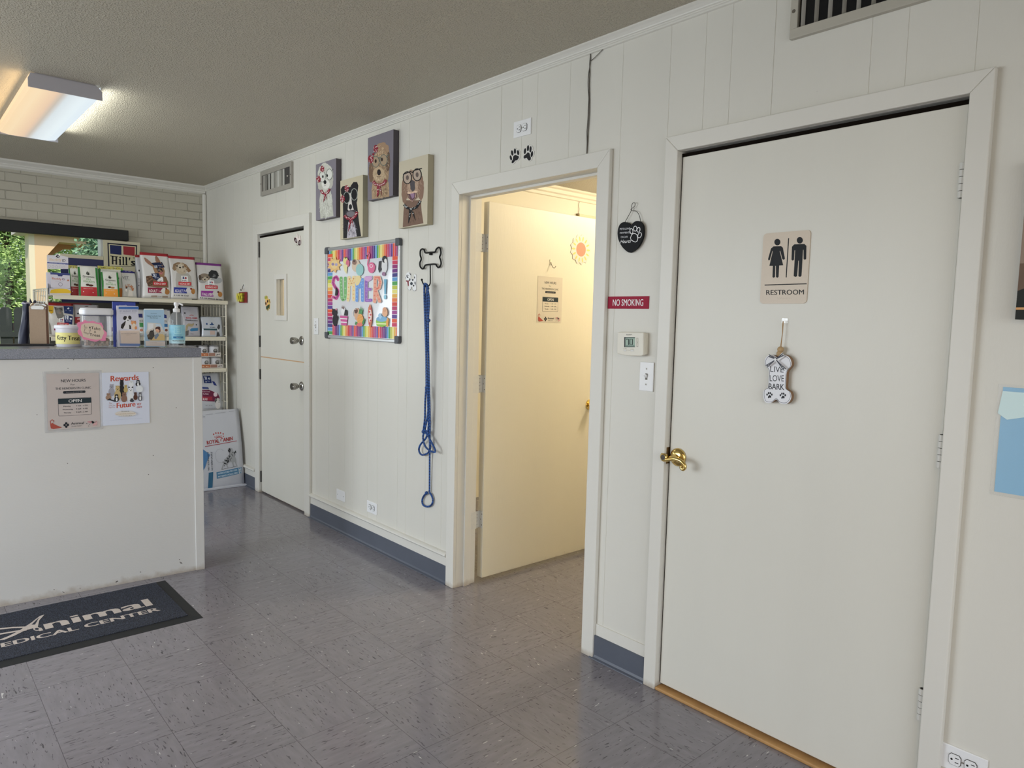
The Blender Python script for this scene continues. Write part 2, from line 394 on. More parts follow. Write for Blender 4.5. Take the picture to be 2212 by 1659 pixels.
def brick_mat():
    m = bpy.data.materials.new('painted_brick'); nt, N, L = nodes(m); b = N['Principled BSDF']
    geo = N.new('ShaderNodeNewGeometry'); sp = N.new('ShaderNodeSeparateXYZ'); L.new(geo.outputs['Position'], sp.inputs[0])
    wob = N.new('ShaderNodeTexNoise'); wob.inputs['Scale'].default_value = 7; L.new(geo.outputs['Position'], wob.inputs['Vector'])
    cv = N.new('ShaderNodeCombineXYZ'); L.new(mathn(nt, 'ADD', mathn(nt, 'ADD', sp.outputs[0], 10+.09), mathn(nt, 'MULTIPLY', wob.outputs['Fac'], .012)), cv.inputs[0]); L.new(mathn(nt, 'ADD', mathn(nt, 'SUBTRACT', sp.outputs[2], .0065), mathn(nt, 'MULTIPLY', wob.outputs['Fac'], .006)), cv.inputs[1])
    br = N.new('ShaderNodeTexBrick'); L.new(cv.outputs[0], br.inputs['Vector']); br.offset = .5; br.inputs['Scale'].default_value = 1
    br.inputs['Brick Width'].default_value = .205; br.inputs['Row Height'].default_value = .0685; br.inputs['Mortar Size'].default_value = .0045; br.inputs['Mortar Smooth'].default_value = .7
    br.inputs['Color1'].default_value = (1, 1, 1, 1); br.inputs['Color2'].default_value = (1, 1, 1, 1); br.inputs['Mortar'].default_value = (0, 0, 0, 1)
    fine = N.new('ShaderNodeTexNoise'); fine.inputs['Scale'].default_value = 45; fine.inputs['Detail'].default_value = 6; L.new(geo.outputs['Position'], fine.inputs['Vector'])
    bl = N.new('ShaderNodeTexNoise'); bl.inputs['Scale'].default_value = 3.5; bl.inputs['Detail'].default_value = 2; L.new(geo.outputs['Position'], bl.inputs['Vector'])
    keep = N.new('ShaderNodeMapRange'); L.new(bl.outputs['Fac'], keep.inputs[0]); keep.inputs[1].default_value = .35; keep.inputs[2].default_value = .6
    mort = mathn(nt, 'MULTIPLY', br.outputs['Fac'], mathn(nt, 'ADD', mathn(nt, 'MULTIPLY', keep.outputs[0], .7), .3))
    hh = mathn(nt, 'ADD', mathn(nt, 'SUBTRACT', 1.0, mort), mathn(nt, 'MULTIPLY', fine.outputs['Fac'], .25))
    bp = N.new('ShaderNodeBump'); bp.inputs['Strength'].default_value = .9; bp.inputs['Distance'].default_value = .005; L.new(hh, bp.inputs['Height']); L.new(bp.outputs[0], b.inputs['Normal'])
    L.new(mixc(nt, mathn(nt, 'MULTIPLY', mort, .25), lin('#bfbaaa'), lin('#7c776b')), b.inputs['Base Color']); b.inputs['Roughness'].default_value = .5
    return m
BRICK = brick_mat()

def structure(name, mb, **k): return tag(mb.build(name, **k), kind='structure')
structure('floor', MB().add([(LX, BY, 0), (3.6, BY, 0), (3.6, D, 0), (LX, D, 0), (LX, BY, -.1), (3.6, BY, -.1), (3.6, D, -.1), (LX, D, -.1)],
          [(0,1,2,3), (7,6,5,4), (0,4,5,1), (1,5,6,2), (2,6,7,3), (3,7,4,0)], FLOOR))
structure('ceiling', MB().box(LX, 3.6, BY, D, H, H+.1, CEIL))

# panelled wall: grooved skin over a solid core, with three door openings
OPEN = [(0.352, 1.285, 2.057), (1.680, 2.609, 2.052), (4.390, 5.215, 2.045)]
GROOVES = [(.351,1),(.526,1),(.627,1),(.937,2),(1.096,1),(1.200,1),(1.351,1),(1.579,1),(1.866,1),(2.068,1),(2.168,1),(2.315,3),(2.573,1),(2.75,1),(2.905,1),
           (3.10,1),(3.19,1),(3.42,1),(3.535,1),(3.72,1),(3.83,1),(4.05,1),(4.24,1),(4.33,1),(4.49,1),(4.72,1),(4.89,1),(5.05,1),(5.34,1),(5.42,1),(5.61,1),(5.73,1),(5.95,1),(6.16,1),(6.28,1),
           (1.754,4),(.10,1),(-.05,1),(-.22,2),(-.5,1),(-.62,1),(-.8,1),(-1.05,1),(-1.3,1),(-1.7,1)]
def skin(mb, y0, y1, z0, z1):
    pts = [(0, y0)]
    for g, k in sorted(GROOVES):
        hw = .0008*k**.8+.0003; dp = .0006+.0006*k
        if y0+.01 < g < y1-.01: pts += [(0, g-hw), (dp, g-hw*.4), (dp, g+hw*.4), (0, g+hw)]
    pts.append((0, y1)); n = len(pts)
    v = [(x, y, z0) for x, y in pts]+[(x, y, z1) for x, y in pts]
    mb.add(v, [(i, n+i, n+i+1, i+1) for i in range(n-1)], WALLP)
    mb.box(.006, .13, y0, y1, z0, z1, WALLP)
mb = MB(); ys = BY
for y0, y1, zt in OPEN:
    skin(mb, ys, y0-.014, 0, H); skin(mb, y0-.014, y1+.014, zt+.014, H); ys = y1+.014
skin(mb, ys, D, 0, H)
structure('wall_right', mb)
# brick wall with the window opening
WX0, WX1, WZ0, WZ1 = -4.3, -.83, .82, 2.09
mb = MB()
mb.box(LX, WX0, D, D+.14, 0, H, BRICK); mb.box(WX1, .13, D, D+.14, 0, H, BRICK); mb.box(WX0, WX1, D, D+.14, 0, WZ0, BRICK); mb.box(WX0, WX1, D, D+.14, WZ1, H, BRICK)
structure('wall_far', mb)
structure('wall_left', MB().box(LX-.1, LX, BY, D, 0, .45, WALLP).box(LX-.1, LX, BY, D, 2.3, H, WALLP).box(LX-.1, LX, BY, 1.7, .45, 2.3, WALLP).box(LX-.1, LX, 5.3, D, .45, 2.3, WALLP))
structure('wall_near', MB().box(LX, .13, BY-.1, BY, 0, .4, WALLP).box(LX, .13, BY-.1, BY, 2.42, H, WALLP).box(LX, -4.2, BY-.1, BY, .4, 2.42, WALLP).box(-.4, .13, BY-.1, BY, .4, 2.42, WALLP))
# side rooms behind the panelled wall
structure('wall_side_room', MB().box(.13, 3.5, 4.06, 4.16, 0, H, CREAM).box(3.5, 3.6, 1.45, D, 0, H, CREAM).box(.13, 3.5, 1.38, 1.46, 0, H, CREAM).box(.13, 3.5, D, D+.1, 0, H, CREAM))
WINF = M('#e8e8e4', .4, noise=.03)
win = empty('window_1', ((WX0+WX1)/2, D, WZ0), kind='structure'); hw = (WX1-WX0)/2; hh = WZ1-WZ0
MB().box(-hw, hw, .02, .10, 0, .035, WINF).box(-hw, hw, .02, .10, hh-.035, hh, WINF).box(-hw, -hw+.03, .02, .10, .035, hh-.035, WINF).box(hw-.022, hw, .0, .10, .035, hh-.035, WINF).box(-.62, -.60, .03, .08, .035, hh-.035, WINF).build('window_frame', win, bevel=.003)
MB().box(-hw+.03, hw-.022, .05, .056, .035, hh-.035, glass(a=.0, k=.25)).build('glass_pane', win)
MB().box(-hw, hw, -.03, .02, -.02, 0, WINF).build('window_sill', win, bevel=.004)
for nm, c, sx, sy, rz in (('window_2', (-2.3, BY-.05, .4), 3.8, 2.02, 0), ('window_3', (LX-.05, 3.5, .45), 3.6, 1.85, PI/2)):
    wv = empty(nm, c, rz, kind='structure'); f = MB(); a = sx/2
    f.box(-a, a, -.04, .04, 0, .05, WINF).box(-a, a, -.04, .04, sy-.05, sy, WINF)
    for x in (-a, -.03, a-.06): f.box(x, x+.06, -.04, .04, .05, sy-.05, WINF)
    f.build('window_frame', wv); MB().box(-a+.06, a-.06, -.003, .003, .05, sy-.05, glass(a=.08)).build('glass_pane', wv)

# crown mouldings
def extr_y(prof, y0, y1, mat, mb):      # profile (x,z) run along y
    n = len(prof); v = [(x, y0, z) for x, z in prof]+[(x, y1, z) for x, z in prof]
    return mb.add(v, [[i, (i+1)%n, n+(i+1)%n, n+i] for i in range(n)]+[list(range(n))[::-1], list(range(n, 2*n))], mat)
def extr_x(prof, x0, x1, mat, mb):
    n = len(prof); v = [(x0, y, z) for y, z in prof]+[(x1, y, z) for y, z in prof]
    return mb.add(v, [[i, (i+1)%n, n+(i+1)%n, n+i] for i in range(n)]+[list(range(n))[::-1], list(range(n, 2*n))], mat)
cr = [(0, H), (-.034, H), (-.034, H-.006), (-.026, H-.012), (-.018, H-.020), (-.017, H-.024), (-.012, H-.026), (-.012, H-.030), (-.008, H-.032), (-.008, H-.038), (0, H-.040)]
structure('trim_1', extr_y(cr, BY, D, TRIM, MB()))
cb = [(D, H), (D-.06, H), (D-.058, H-.012), (D-.04, H-.022), (D-.028, H-.030), (D-.026, H-.038), (D-.018, H-.042), (D-.016, H-.056), (D-.008, H-.060), (D, H-.066)]
structure('trim_2', extr_x(cb, LX, -.006, TRIM, MB()))
structure('trim_3', MB().box(-.034, -.001, D-.034, D-.001, 0, H-.066, TRIM), bevel=.012)
cs = [(4.06, H), (4.0, H), (4.0, H-.015), (4.02, H-.025), (4.025, H-.05), (4.04, H-.06), (4.045, H-.08), (4.06, H-.085)]
structure('trim_4', extr_x(cs, .131, 3.5, M('#e6ddc8', .45), MB()))
# baseboards: white board, half-round bead, grey vinyl cove
VINYL = M('#565b66', .42, noise=.12, nscale=8, bump=.05)
def base(y0, y1, bead):
    p = [(0, .10), (-.009, .10), (-.009, .147), (-.012, .149), (-.021, .152), (-.026, .159), (-.024, .167), (-.016, .172), (-.006, .174), (0, .174)] if bead else [(0, .10), (-.006, .10), (-.006, .149), (0, .149)]
    extr_y(p, y0, y1, TRIM, t := MB()); structure('baseboard_right', t)
    q = [(0, 0), (-.026, 0), (-.025, .003), (-.016, .007), (-.012, .016), (-.0115, .10), (0, .1015)]
    structure('baseboard_right', extr_y(q, y0, y1, VINYL, MB()))
base(2.677, 4.322, True); base(1.342, 1.631, False); base(5.305, 6.405, True); base(BY, .295, True)

# ---------------------------------------------------------------- doors
HINGEP = M('#d9d8d2', .35, noise=.08, nscale=60); DARKG = M('#15130f', .8)
def casing(parent, y0, y1, zt, wd, th=.020):       # mitred door casing, local x from viewer's left to right
    a, b = -(y1-y0)/2, (y1-y0)/2
    def prof(p4, name):
        m = MB(); n = len(p4)
        m.prism(p4, -th, 0, TRIM); m.build(name, parent, bevel=.003)
    prof([(a-wd, 0), (a, 0), (a, zt), (a-wd, zt+wd)], 'casing')
    prof([(b, 0), (b+wd, 0), (b+wd, zt+wd), (b, zt)], 'casing')
    prof([(a, zt), (b, zt), (b+wd, zt+wd), (a-wd, zt+wd)], 'casing')
def jamb(parent, y0, y1, zt, stop0, stop1):
    a, b = -(y1-y0)/2, (y1-y0)/2; m = MB()
    m.box(a-.012, a, .0, .128, 0, zt+.012, TRIM).box(b, b+.012, .0, .128, 0, zt+.012, TRIM).box(a, b, .0, .128, zt, zt+.012, TRIM)
    m.box(a, a+.012, stop0, stop1, 0, zt, TRIM).box(b-.012, b, stop0, stop1, 0, zt, TRIM).box(a+.012, b-.012, stop0, stop1, zt-.012, zt, TRIM)
    m.build('jamb', parent, bevel=.0015)
def hinge(parent, x, y, z, h=.092, r=.0065, mat=HINGEP, knuckles=5):
    hg = MB(); gap = M('#2a2520', .7)
    for k in range(knuckles):
        z0 = z-h/2+k*h/knuckles; hg.lathe([(r, z0+.0008), (r, z0+h/knuckles-.0008)], (x, y, 0), mat, n=12)
    hg.lathe([(r*.7, z-h/2), (r*.7, z+h/2)], (x, y, 0), gap, n=8)
    hg.box(x+r*.75, x+r*.75+.0028, y-.003, y+.006, z-h/2, z+h/2, gap)  # dark strip standing in for the shade in the hinge gap
    return hg.build('hinge', parent)

# restroom door
y0, y1, zt = OPEN[0]; d3 = empty('door_3', (0, (y0+y1)/2, 0), WALL, kind='structure'); a = (y1-y0)/2
casing(d3, y0, y1, zt, .056, .024); jamb(d3, y0, y1, zt, .045, .06)
MB().box(-a+.006, a-.006, .002, .042, .024, zt-.021, DOORP).build('door_leaf', d3, bevel=.0025)
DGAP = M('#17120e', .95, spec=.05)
MB().box(-a+.0005, a-.0005, .005, .044, zt-.0205, zt-.008, DGAP).box(-a+.0005, -a+.0055, .008, .044, .024, zt-.021, DGAP).box(a-.0055, a-.0005, .008, .044, .024, zt-.021, DGAP).build('gap_shade', d3)  # near-black strips paint the shade in the gaps round the leaf
MB().box(-a, a, -.022, .128, 0, .013, M('#b58a55', .6, noise=.25, nscale=30)).build('threshold', d3, bevel=.004)
for z in (1.832, 1.086, .342): hinge(d3, a-.006, -.006, z, .095, .0095)
BRASS = M('#e0c27a', .16, metal=1.0)
ac = onwall('g1', -.04, (0, 0))
# brass strike plate on the jamb
MB().box(-a-.002, -a+.001, -.012, .012, .895, .958, M('#8a6d45', .35, metal=.8)).build('strike_plate', d3)
hd = empty('door_handle', (-(1.2395-(y0+y1)/2), 0, .926), parent=d3)
MB().lathe([(.0345, 0), (.0345, -.003), (.031, -.008), (.022, -.012), (.013, -.014), (.012, -.040), (.010, -.044)], (0, 0, 0), BRASS, axis='y', n=32).build('rose', hd, smooth=True)
lv = smooth_path([(-.034, -.050, .012), (-.038, -.05, .002), (-.030, -.052, -.008), (-.014, -.052, -.006), (0, -.052, -.002), (.02, -.052, .003), (.045, -.052, .001), (.062, -.05, -.010), (.066, -.05, -.022), (.058, -.05, -.030), (.050, -.05, -.024), (.056, -.05, -.018)], 5)
m = MB().tube(lv, .006, BRASS, n=10, rs=[.0075-.002*abs(i/len(lv)-.45) for i in range(len(lv))])
m.lathe([(.013, -.044), (.0145, -.048), (.0145, -.056), (.011, -.060)], (-.026, 0, .002), BRASS, axis='y', n=20)
m.lathe([(.010, -.0602), (.003, -.0606)], (-.026, 0, .002), M('#3a3020', .4), axis='y', n=20)
m.build('lever', hd, smooth=True)

# open door to the exam room
y0, y1, zt = OPEN[1]; d2 = empty('door_2', (0, (y0+y1)/2, 0), WALL, kind='structure'); a = (y1-y0)/2
casing(d2, y0, y1, zt, .066, .020); jamb(d2, y0, y1, zt, .046, .086)
DL = paint_mat('open_door_leaf', '#e6dfcb', .42, .10, dirt=.03, stretch=(1, 1, .12), bs=220)
# leaf swung ninety degrees into the side room; local y is the depth behind the wall
lx = -(2.592-(y0+y1)/2)
m = MB().box(lx-.043, lx, .165, 1.062, .022, 2.040, DL); m.build('door_leaf', d2, bevel=.002)
for z in (1.826, 1.084, .346):
    h = MB(); 
    h.box(-a+.0, -a+.0015, .090, .132, z-.047, z+.047, HINGEP); h.box(lx-.041, lx-.004, .1635, .165, z-.047, z+.047, HINGEP)
    for k in range(5):
        z0 = z-.047+k*.0188; h.lathe([(.007, z0+.001), (.007, z0+.0178)], (lx-.030, .146, 0), HINGEP, n=12)
    h.lathe([(.005, z-.047), (.005, z+.047)], (lx-.030, .146, 0), M('#6b4a4a', .6), n=8)
    for sx in (-.03, 0, .03):
        h.lathe([(.003, .1632), (.002, .1628)], (lx-.014+(.006 if sx else -.004), 0, z+sx), M('#40352f', .6), axis='y', n=8)
    h.box(lx-.036, lx-.028, .140, .1655, z-.045, z+.045, HINGEP); h.box(-a, lx-.03, .128, .134, z-.045, z+.045, HINGEP)
    h.build('hinge', d2)
MB().lathe([(.032, 0), (.030, -.006), (.014, -.010), (.012, -.035), (.022, -.045), (.027, -.058), (.022, -.070), (.008, -.073)], (0, 0, 0), BRASS, axis='x', n=24).build('door_knob', d2, loc=(lx, .985, .925), rot=(0, 0, PI), smooth=True)

# dutch door
y0, y1, zt = OPEN[2]; d1 = empty('door_1', (0, (y0+y1)/2, 0), WALL, kind='structure'); a = (y1-y0)/2; yc = (y0+y1)/2
casing(d1, y0, y1, zt, .082, .020); jamb(d1, y0, y1, zt, .045, .06)
vx0, vx1, vz0, vz1 = -(4.875-yc), -(4.735-yc), 1.422, 1.69
m = MB(); X0, X1 = -a+.012, a-.006
m.box(X0, vx0, .0, .04, 1.098, zt-.026, DOORP).box(vx1, X1, .0, .04, 1.098, zt-.026, DOORP).box(vx0, vx1, .0, .04, 1.098, vz0, DOORP).box(vx0, vx1, .0, .04, vz1, zt-.026, DOORP)
up = m.build('upper_leaf', d1)
MB().box(-a+.0005, a-.0005, .004, .044, zt-.0255, zt-.010, DGAP).box(-a+.0005, -a+.010, .008, .044, .012, zt-.026, DGAP).build('gap_shade', d1)  # same painted gap shade, along the top and hinge side
m = MB(); e = .036
m.box(vx0-e, vx0, -.012, .0, vz0-e, vz1+e, TRIM).box(vx1, vx1+e, -.012, .0, vz0-e, vz1+e, TRIM).box(vx0, vx1, -.012, .0, vz0-e, vz0, TRIM).box(vx0, vx1, -.012, .0, vz1, vz1+e, TRIM)
m.build('vision_panel_frame', up, bevel=.002)
MB().box(vx0, vx1, .018, .022, vz0, vz1, glass(a=.05)).build('vision_panel_glass', up)
lo = MB().box(X0, X1, .0, .04, .012, 1.090, DOORP).build('lower_leaf', d1, bevel=.002)
MB().box(X0, X1, .002, .04, 1.0895, 1.0985, M('#c9a37a', .6)).build('leaf_gap_edge', d1)
NICK = M('#a9a6a0', .22, metal=1.0)
for z, par in ((1.247, up), (.922, lo)):
    MB().lathe([(.033, 0), (.032, -.005), (.026, -.010), (.012, -.014), (.012, -.030), (.020, -.036), (.024, -.048), (.026, -.070), (.023, -.078), (.004, -.079)], (-(4.466-yc), 0, z), NICK, axis='y', n=28).build('door_knob', par, smooth=True)
BH = M('#1a1917', .5)
for z, h in ((1.93, .12), (1.215, .09), (.955, .08), (.13, .09)):
    hinge(d1, X0-.006, -.004, z, h, .0055, BH, 3)
# ================================================================ THINGS ON THE PANELLED WALL
GREYP = M('#a5a096', .4, noise=.05)
BLK = M('#0b0b0b', .5, spec=.3); SHADOWY = M('#0c0b0a', .9)
PLATE = M('#f2f1f3', .3)

# --- supply vents
def vent(name, Y0, Y1, Z0, Z1, fr, label, slats, mat, depth=.018, lever=True):
    t = wallthing(name, (Y0+Y1)/2, (Z0+Z1)/2, label, 'vent'); a, b = (Y0-Y1)/2, (Z1-Z0)/2
    m = MB(); m.box(-a, a, -depth, 0, -b, -b+fr, mat).box(-a, a, -depth, 0, b-fr, b, mat).box(-a, -a+fr*.8, -depth, 0, -b+fr, b-fr, mat).box(a-fr*.8, a, -depth, 0, -b+fr, b-fr, mat)
    for sx, sz in ((-a+fr*.35, 0), (a-fr*.35, 0)): m.lathe([(.005, -depth), (.004, -depth-.002)], (sx, 0, sz), M('#6e675c', .4, metal=.5), axis='y', n=10)
    m.build('frame', t, bevel=.002)
    MB().box(-a+fr*.8, a-fr*.8, -.0008, -.0002, -b+fr, b-fr, SHADOWY).build('duct_shade', t)  # near-black sheet painted as the shade behind the slats
    s = MB(); w_ = 2*(a-fr*.8)
    for (u, wd, ang, c) in slats:
        x = -a+fr*.8+u*w_; dx = wd*math.cos(ang)/2; dy = wd*math.sin(ang)/2
        s.add([(x-dx, -.009-dy, -b+fr), (x+dx, -.009+dy, -b+fr), (x+dx, -.009+dy, b-fr), (x-dx, -.009-dy, b-fr)], [(0, 1, 2, 3)], c)
    s.build('slats', t)
    if lever:
        MB().lathe([(.002, -.03), (.002, -depth)], (a-fr*1.0, 0, -.01), BLK, axis='y', n=8).sphere((a-fr*1.0, -.031, -.01), .006, M('#c9c4ba', .3)).build('lever', t)
    return t
G1 = M('#a9a69c', .5, noise=.15); G2 = M('#8a877f', .5, noise=.15); G3 = M('#4b4743', .6); G4 = M('#c4c2ba', .45)
sl = [(.05,.018,.2,G1),(.12,.03,.1,G2),(.19,.02,-.2,G1),(.24,.02,.1,G4),(.33,.02,.2,G1),(.38,.03,0,G4),(.44,.03,.1,G2),(.50,.03,0,G1),(.57,.025,.2,G4),(.63,.035,0,G1),(.70,.035,0,G2),(.76,.02,.1,G4),(.84,.02,.9,G3),(.89,.02,.9,G3),(.94,.02,.9,G3),(.99,.016,.9,G3)]
vent('ceiling_vent', 5.143, 4.590, 2.330, 2.512, .032, 'small grey supply vent with crooked slats, high on the wall above the split door', sl, GREYP)
sl2 = [(u/17+.02, .016, 1.15, (G4, G1)[u % 2]) for u in range(17)]
vent('ceiling_vent', .878, .10, 2.338, 2.505, .030, 'large grey supply vent with thin upright slats, high above the restroom door', sl2, M('#b7b2a5', .4, noise=.05), lever=False)

# --- outlets, switches, blank plate
def outlet(Y, Z, label, group='electrical wall plates', w_=.117, h_=.072, spin=0, name='wall_outlet'):
    t = wallthing(name, Y, Z, label, 'outlet', group)
    MB().prism([(-w_/2, -h_/2), (w_/2, -h_/2), (w_/2, h_/2), (-w_/2, h_/2)], -.006, 0, PLATE).build('cover_plate', t, bevel=.002)
    for sx in (-1, 1):
        m = MB(); cx = sx*.0195
        m.prism([(cx-.0155, -.010), (cx-.010, -.0165), (cx+.010, -.0165), (cx+.0155, -.010), (cx+.0155, .010), (cx+.010, .0165), (cx-.010, .0165), (cx-.0155, .010)], -.0085, -.006, M('#4a4744', .6), M('#4a4744', .6))
        m.prism([(cx-.0145, -.009), (cx-.0095, -.0155), (cx+.0095, -.0155), (cx+.0145, -.009), (cx+.0145, .009), (cx+.0095, .0155), (cx-.0095, .0155), (cx-.0145, .009)], -.0092, -.0085, PLATE)
        A = Art(m, lambda x, z: (x, z), -.0092, step=1e-4)
        A.rect(cx+.001, .0052, cx+.010, .0076, SHADOWY).rect(cx+.001, -.0076, cx+.010, -.0052, SHADOWY).ell(cx-.0075, 0, .003, .003, SHADOWY)
        m.build('receptacle', t)
    MB().lathe([(.003, -.0075), (.002, -.006)], (0, 0, 0), M('#a8a49c', .3, metal=.6), axis='y', n=10).build('screw', t)
    return t
outlet(3.4725, .2495, 'white duplex outlet turned sideways, low on the wall under the colourful whiteboard')
outlet(2.1605, 2.2995, 'white duplex outlet turned sideways, high above the open door over two black paw prints')
outlet(.2435, .2195, 'white duplex outlet turned sideways beside the restroom door frame near the floor')
def switch(Y, Z, w_, h_, label, kind='switch'):
    t = wallthing('light_switch' if kind == 'switch' else 'blank_wall_plate', Y, Z, label, 'light switch' if kind == 'switch' else 'wall plate', 'electrical wall plates')
    MB().prism([(-w_/2, -h_/2), (w_/2, -h_/2), (w_/2, h_/2), (-w_/2, h_/2)], -.006, 0, PLATE).build('cover_plate', t, bevel=.002)
    sc = M('#8e8a82', .3, metal=.5)
    if kind == 'switch':
        m = MB().box(-.0055, .0055, -.0064, -.006, -.0125, .0125, M('#77736c', .6))
        m.add([(-.004, -.006, -.005), (.004, -.006, -.005), (.004, -.006, .007), (-.004, -.006, .007), (-.0035, -.020, .006), (.0035, -.020, .006), (.0035, -.020, .011), (-.0035, -.020, .011)], [(0,1,5,4), (1,2,6,5), (2,3,7,6), (3,0,4,7), (4,5,6,7)], PLATE)
        m.build('toggle', t)
        for z in (-h_*.27, h_*.27): MB().lathe([(.0035, -.0072), (.0025, -.006)], (0, 0, z), sc, axis='y', n=10).build('screw', t)
    else:
        for x in (-w_*.36, w_*.36): MB().lathe([(.003, -.0072), (.002, -.006)], (x, 0, 0), sc, axis='y', n=10).build('screw', t)
switch(1.399, 1.219, .067, .113, 'white toggle light switch between the thermostat and the restroom door frame')
switch(4.232, 1.354, .066, .112, 'white toggle light switch between the split door and the colourful whiteboard')
switch(3.8745, .2455, .114, .070, 'white blank cover plate low on the wall, left of the sideways outlet', 'blank')

# --- paintings of dogs with glasses
def canvas(Y, Z, side, front, label, X=-.038, w_=.281, h_=.364):
    t = wallthing('dog_painting', Y, Z, label, 'painting', 'dog paintings above the whiteboard')
    m = MB(); m.box(-w_/2, w_/2, X, -.002, -h_/2, h_/2, M(side, .6, noise=.06, gain=1.35))
    A = Art(m, onwall('e4', X, (Y, Z)), X, g=1.35, rough=.7, step=5e-5)
    A.fn0 = A.fn; A.fn = lambda x, z: (x, z); A.rect(-w_/2, -h_/2, w_/2, h_/2, front); A.fn = A.fn0
    return t, m, A
def finish(t, m): m.build('canvas', t)
def bandana(A, pts, tails, c1, c2, wd=30, seed=1):
    A.line(pts, wd, c1)
    for tl in tails: A.poly(tl, c1)
    rnd = random.Random(seed)
    for i in range(22):
        a = rnd.random(); k = min(int(a*(len(pts)-1)), len(pts)-2); f = a*(len(pts)-1)-k
        x = pts[k][0]*(1-f)+pts[k+1][0]*f+rnd.uniform(-8, 8); y = pts[k][1]*(1-f)+pts[k+1][1]*f+rnd.uniform(-10, 10)
        A.poly([(x-5, y-3), (x+5, y-6), (x+6, y), (x-4, y+4)], c2)
    for tl in tails:
        cx = sum(p[0] for p in tl)/len(tl); cy = sum(p[1] for p in tl)/len(tl)
        for i in range(6): x, y = cx+rnd.uniform(-10, 10), cy+rnd.uniform(-30, 30); A.poly([(x-4, y-4), (x+5, y-5), (x+3, y+5)], c2)
def bow(A, cx, cy, r, c1, c2, seed=5):
    rnd = random.Random(seed)
    A.ell(cx, cy, r*.8, r*1.2, c1, jag=.12, seed=seed)
    for i in range(14): x, y = cx+rnd.uniform(-r*.6, r*.6), cy+rnd.uniform(-r, r); A.poly([(x-4, y-3), (x+6, y-5), (x+5, y+3), (x-3, y+5)], c2)
RED, WHT = '#7d2230', '#cfc4c0'
# white dog
t, m, A = canvas(4.0225, 2.2395, '#4a4448', '#77727a', 'painting of a white fluffy dog in glasses on grey, leftmost of the four canvases')
A.poly([(205, 1355), (190, 1100), (215, 930), (330, 930), (365, 1080), (385, 1320)], '#aaaa9f'); A.ell(285, 1120, 85, 200, '#b4b4aa', jag=.05)
A.ell(275, 770, 105, 180, '#b9b8ae', jag=.06); A.ell(205, 850, 40, 110, '#a9a79d', jag=.1); A.ell(345, 830, 36, 110, '#a9a79d', jag=.1)
A.fur(280, 1150, 80, 190, ['#cfd0c8', '#8f8d84', '#c2c2b8'], 70, 40, 5, 4); A.fur(275, 740, 95, 150, ['#cfd0c8', '#a09d93'], 60, 30, 4, 5)
A.ell(280, 880, 55, 60, '#c9c8c0', jag=.05)
for cx in (232, 330): A.ell(cx, 775 if cx < 300 else 745, 42, 74, '#c6c6be'); A.line([(cx+42*math.cos(q*PI/8), (775 if cx < 300 else 745)+76*math.sin(q*PI/8)) for q in range(16)], 6, '#3b4440', closed=True)
A.ell(240, 775, 11, 20, '#1b1a1a'); A.ell(300, 762, 11, 20, '#1b1a1a'); A.line([(270, 745), (292, 738)], 7, '#3b4440'); A.line([(362, 690), (385, 672)], 6, '#3b4440')
A.ell(270, 852, 20, 28, '#1c1c1e'); A.line([(268, 880), (268, 900), (255, 908)], 4, '#5a5350'); A.line([(268, 900), (284, 905)], 4, '#5a5350')
bow(A, 232, 672, 38, RED, WHT); bow(A, 182, 810, 38, RED, WHT, 8)
bandana(A, [(215, 960), (240, 1000), (275, 1015), (310, 995), (335, 945)], [[(262, 1010), (250, 1130), (275, 1080), (285, 1020)], [(275, 1015), (300, 1110), (296, 1040)]], RED, WHT, 34)
finish(t, m)
# black and white dog
t, m, A = canvas(3.6835, 2.091, '#8f8a76', '#b3aa92', 'painting of a black and white dog in sunglasses on cream, lowest of the four canvases')
A.poly([(520, 1630), (520, 1400), (515, 1150), (560, 1050), (690, 1050), (715, 1200), (735, 1380), (765, 1590), (765, 1598)], '#1f1d20')
A.poly([(490, 1010), (485, 950), (510, 910), (560, 900), (575, 1000), (540, 1080)], '#1b191c'); A.poly([(620, 1000), (625, 900), (660, 850), (710, 850), (728, 900), (715, 1010), (700, 1080), (640, 1080)], '#1b191c')
A.ell(615, 1060, 100, 150, '#201e21', jag=.05); A.poly([(600, 1000), (625, 1000), (640, 1150), (665, 1230), (620, 1275), (580, 1230), (590, 1130)], '#c0bab4')
A.poly([(540, 1300), (560, 1250), (690, 1230), (715, 1300), (640, 1350)], '#3b373b'); A.ell(625, 1290, 60, 40, '#6b666a'); A.poly([(570, 1625), (590, 1400), (660, 1390), (710, 1600)], '#a59fa6')
A.fur(640, 1480, 50, 120, ['#c3bfc6', '#6b6570'], 50, 45, 6, 6); A.fur(545, 1400, 20, 180, ['#37343a'], 40, 40, 5, 7)
for cx, cy in ((568, 1065), (672, 1020)): A.ell(cx, cy, 44, 78, '#141417'); A.line([(cx+44*math.cos(q*PI/8), cy+80*math.sin(q*PI/8)) for q in range(16)], 9, '#8b8f88', closed=True)
A.line([(600, 1010), (640, 995)], 9, '#8b8f88'); A.ell(620, 1192, 23, 36, '#161618'); A.line([(620, 1225), (620, 1245)], 4, '#35302f')
bow(A, 570, 940, 38, RED, WHT); bow(A, 512, 1085, 40, RED, WHT, 9)
bandana(A, [(540, 1310), (580, 1350), (640, 1360), (690, 1320), (715, 1260)], [[(610, 1360), (590, 1540), (625, 1450), (640, 1370)], [(625, 1360), (670, 1480), (650, 1380)]], RED, WHT, 38, 4)
finish(t, m)
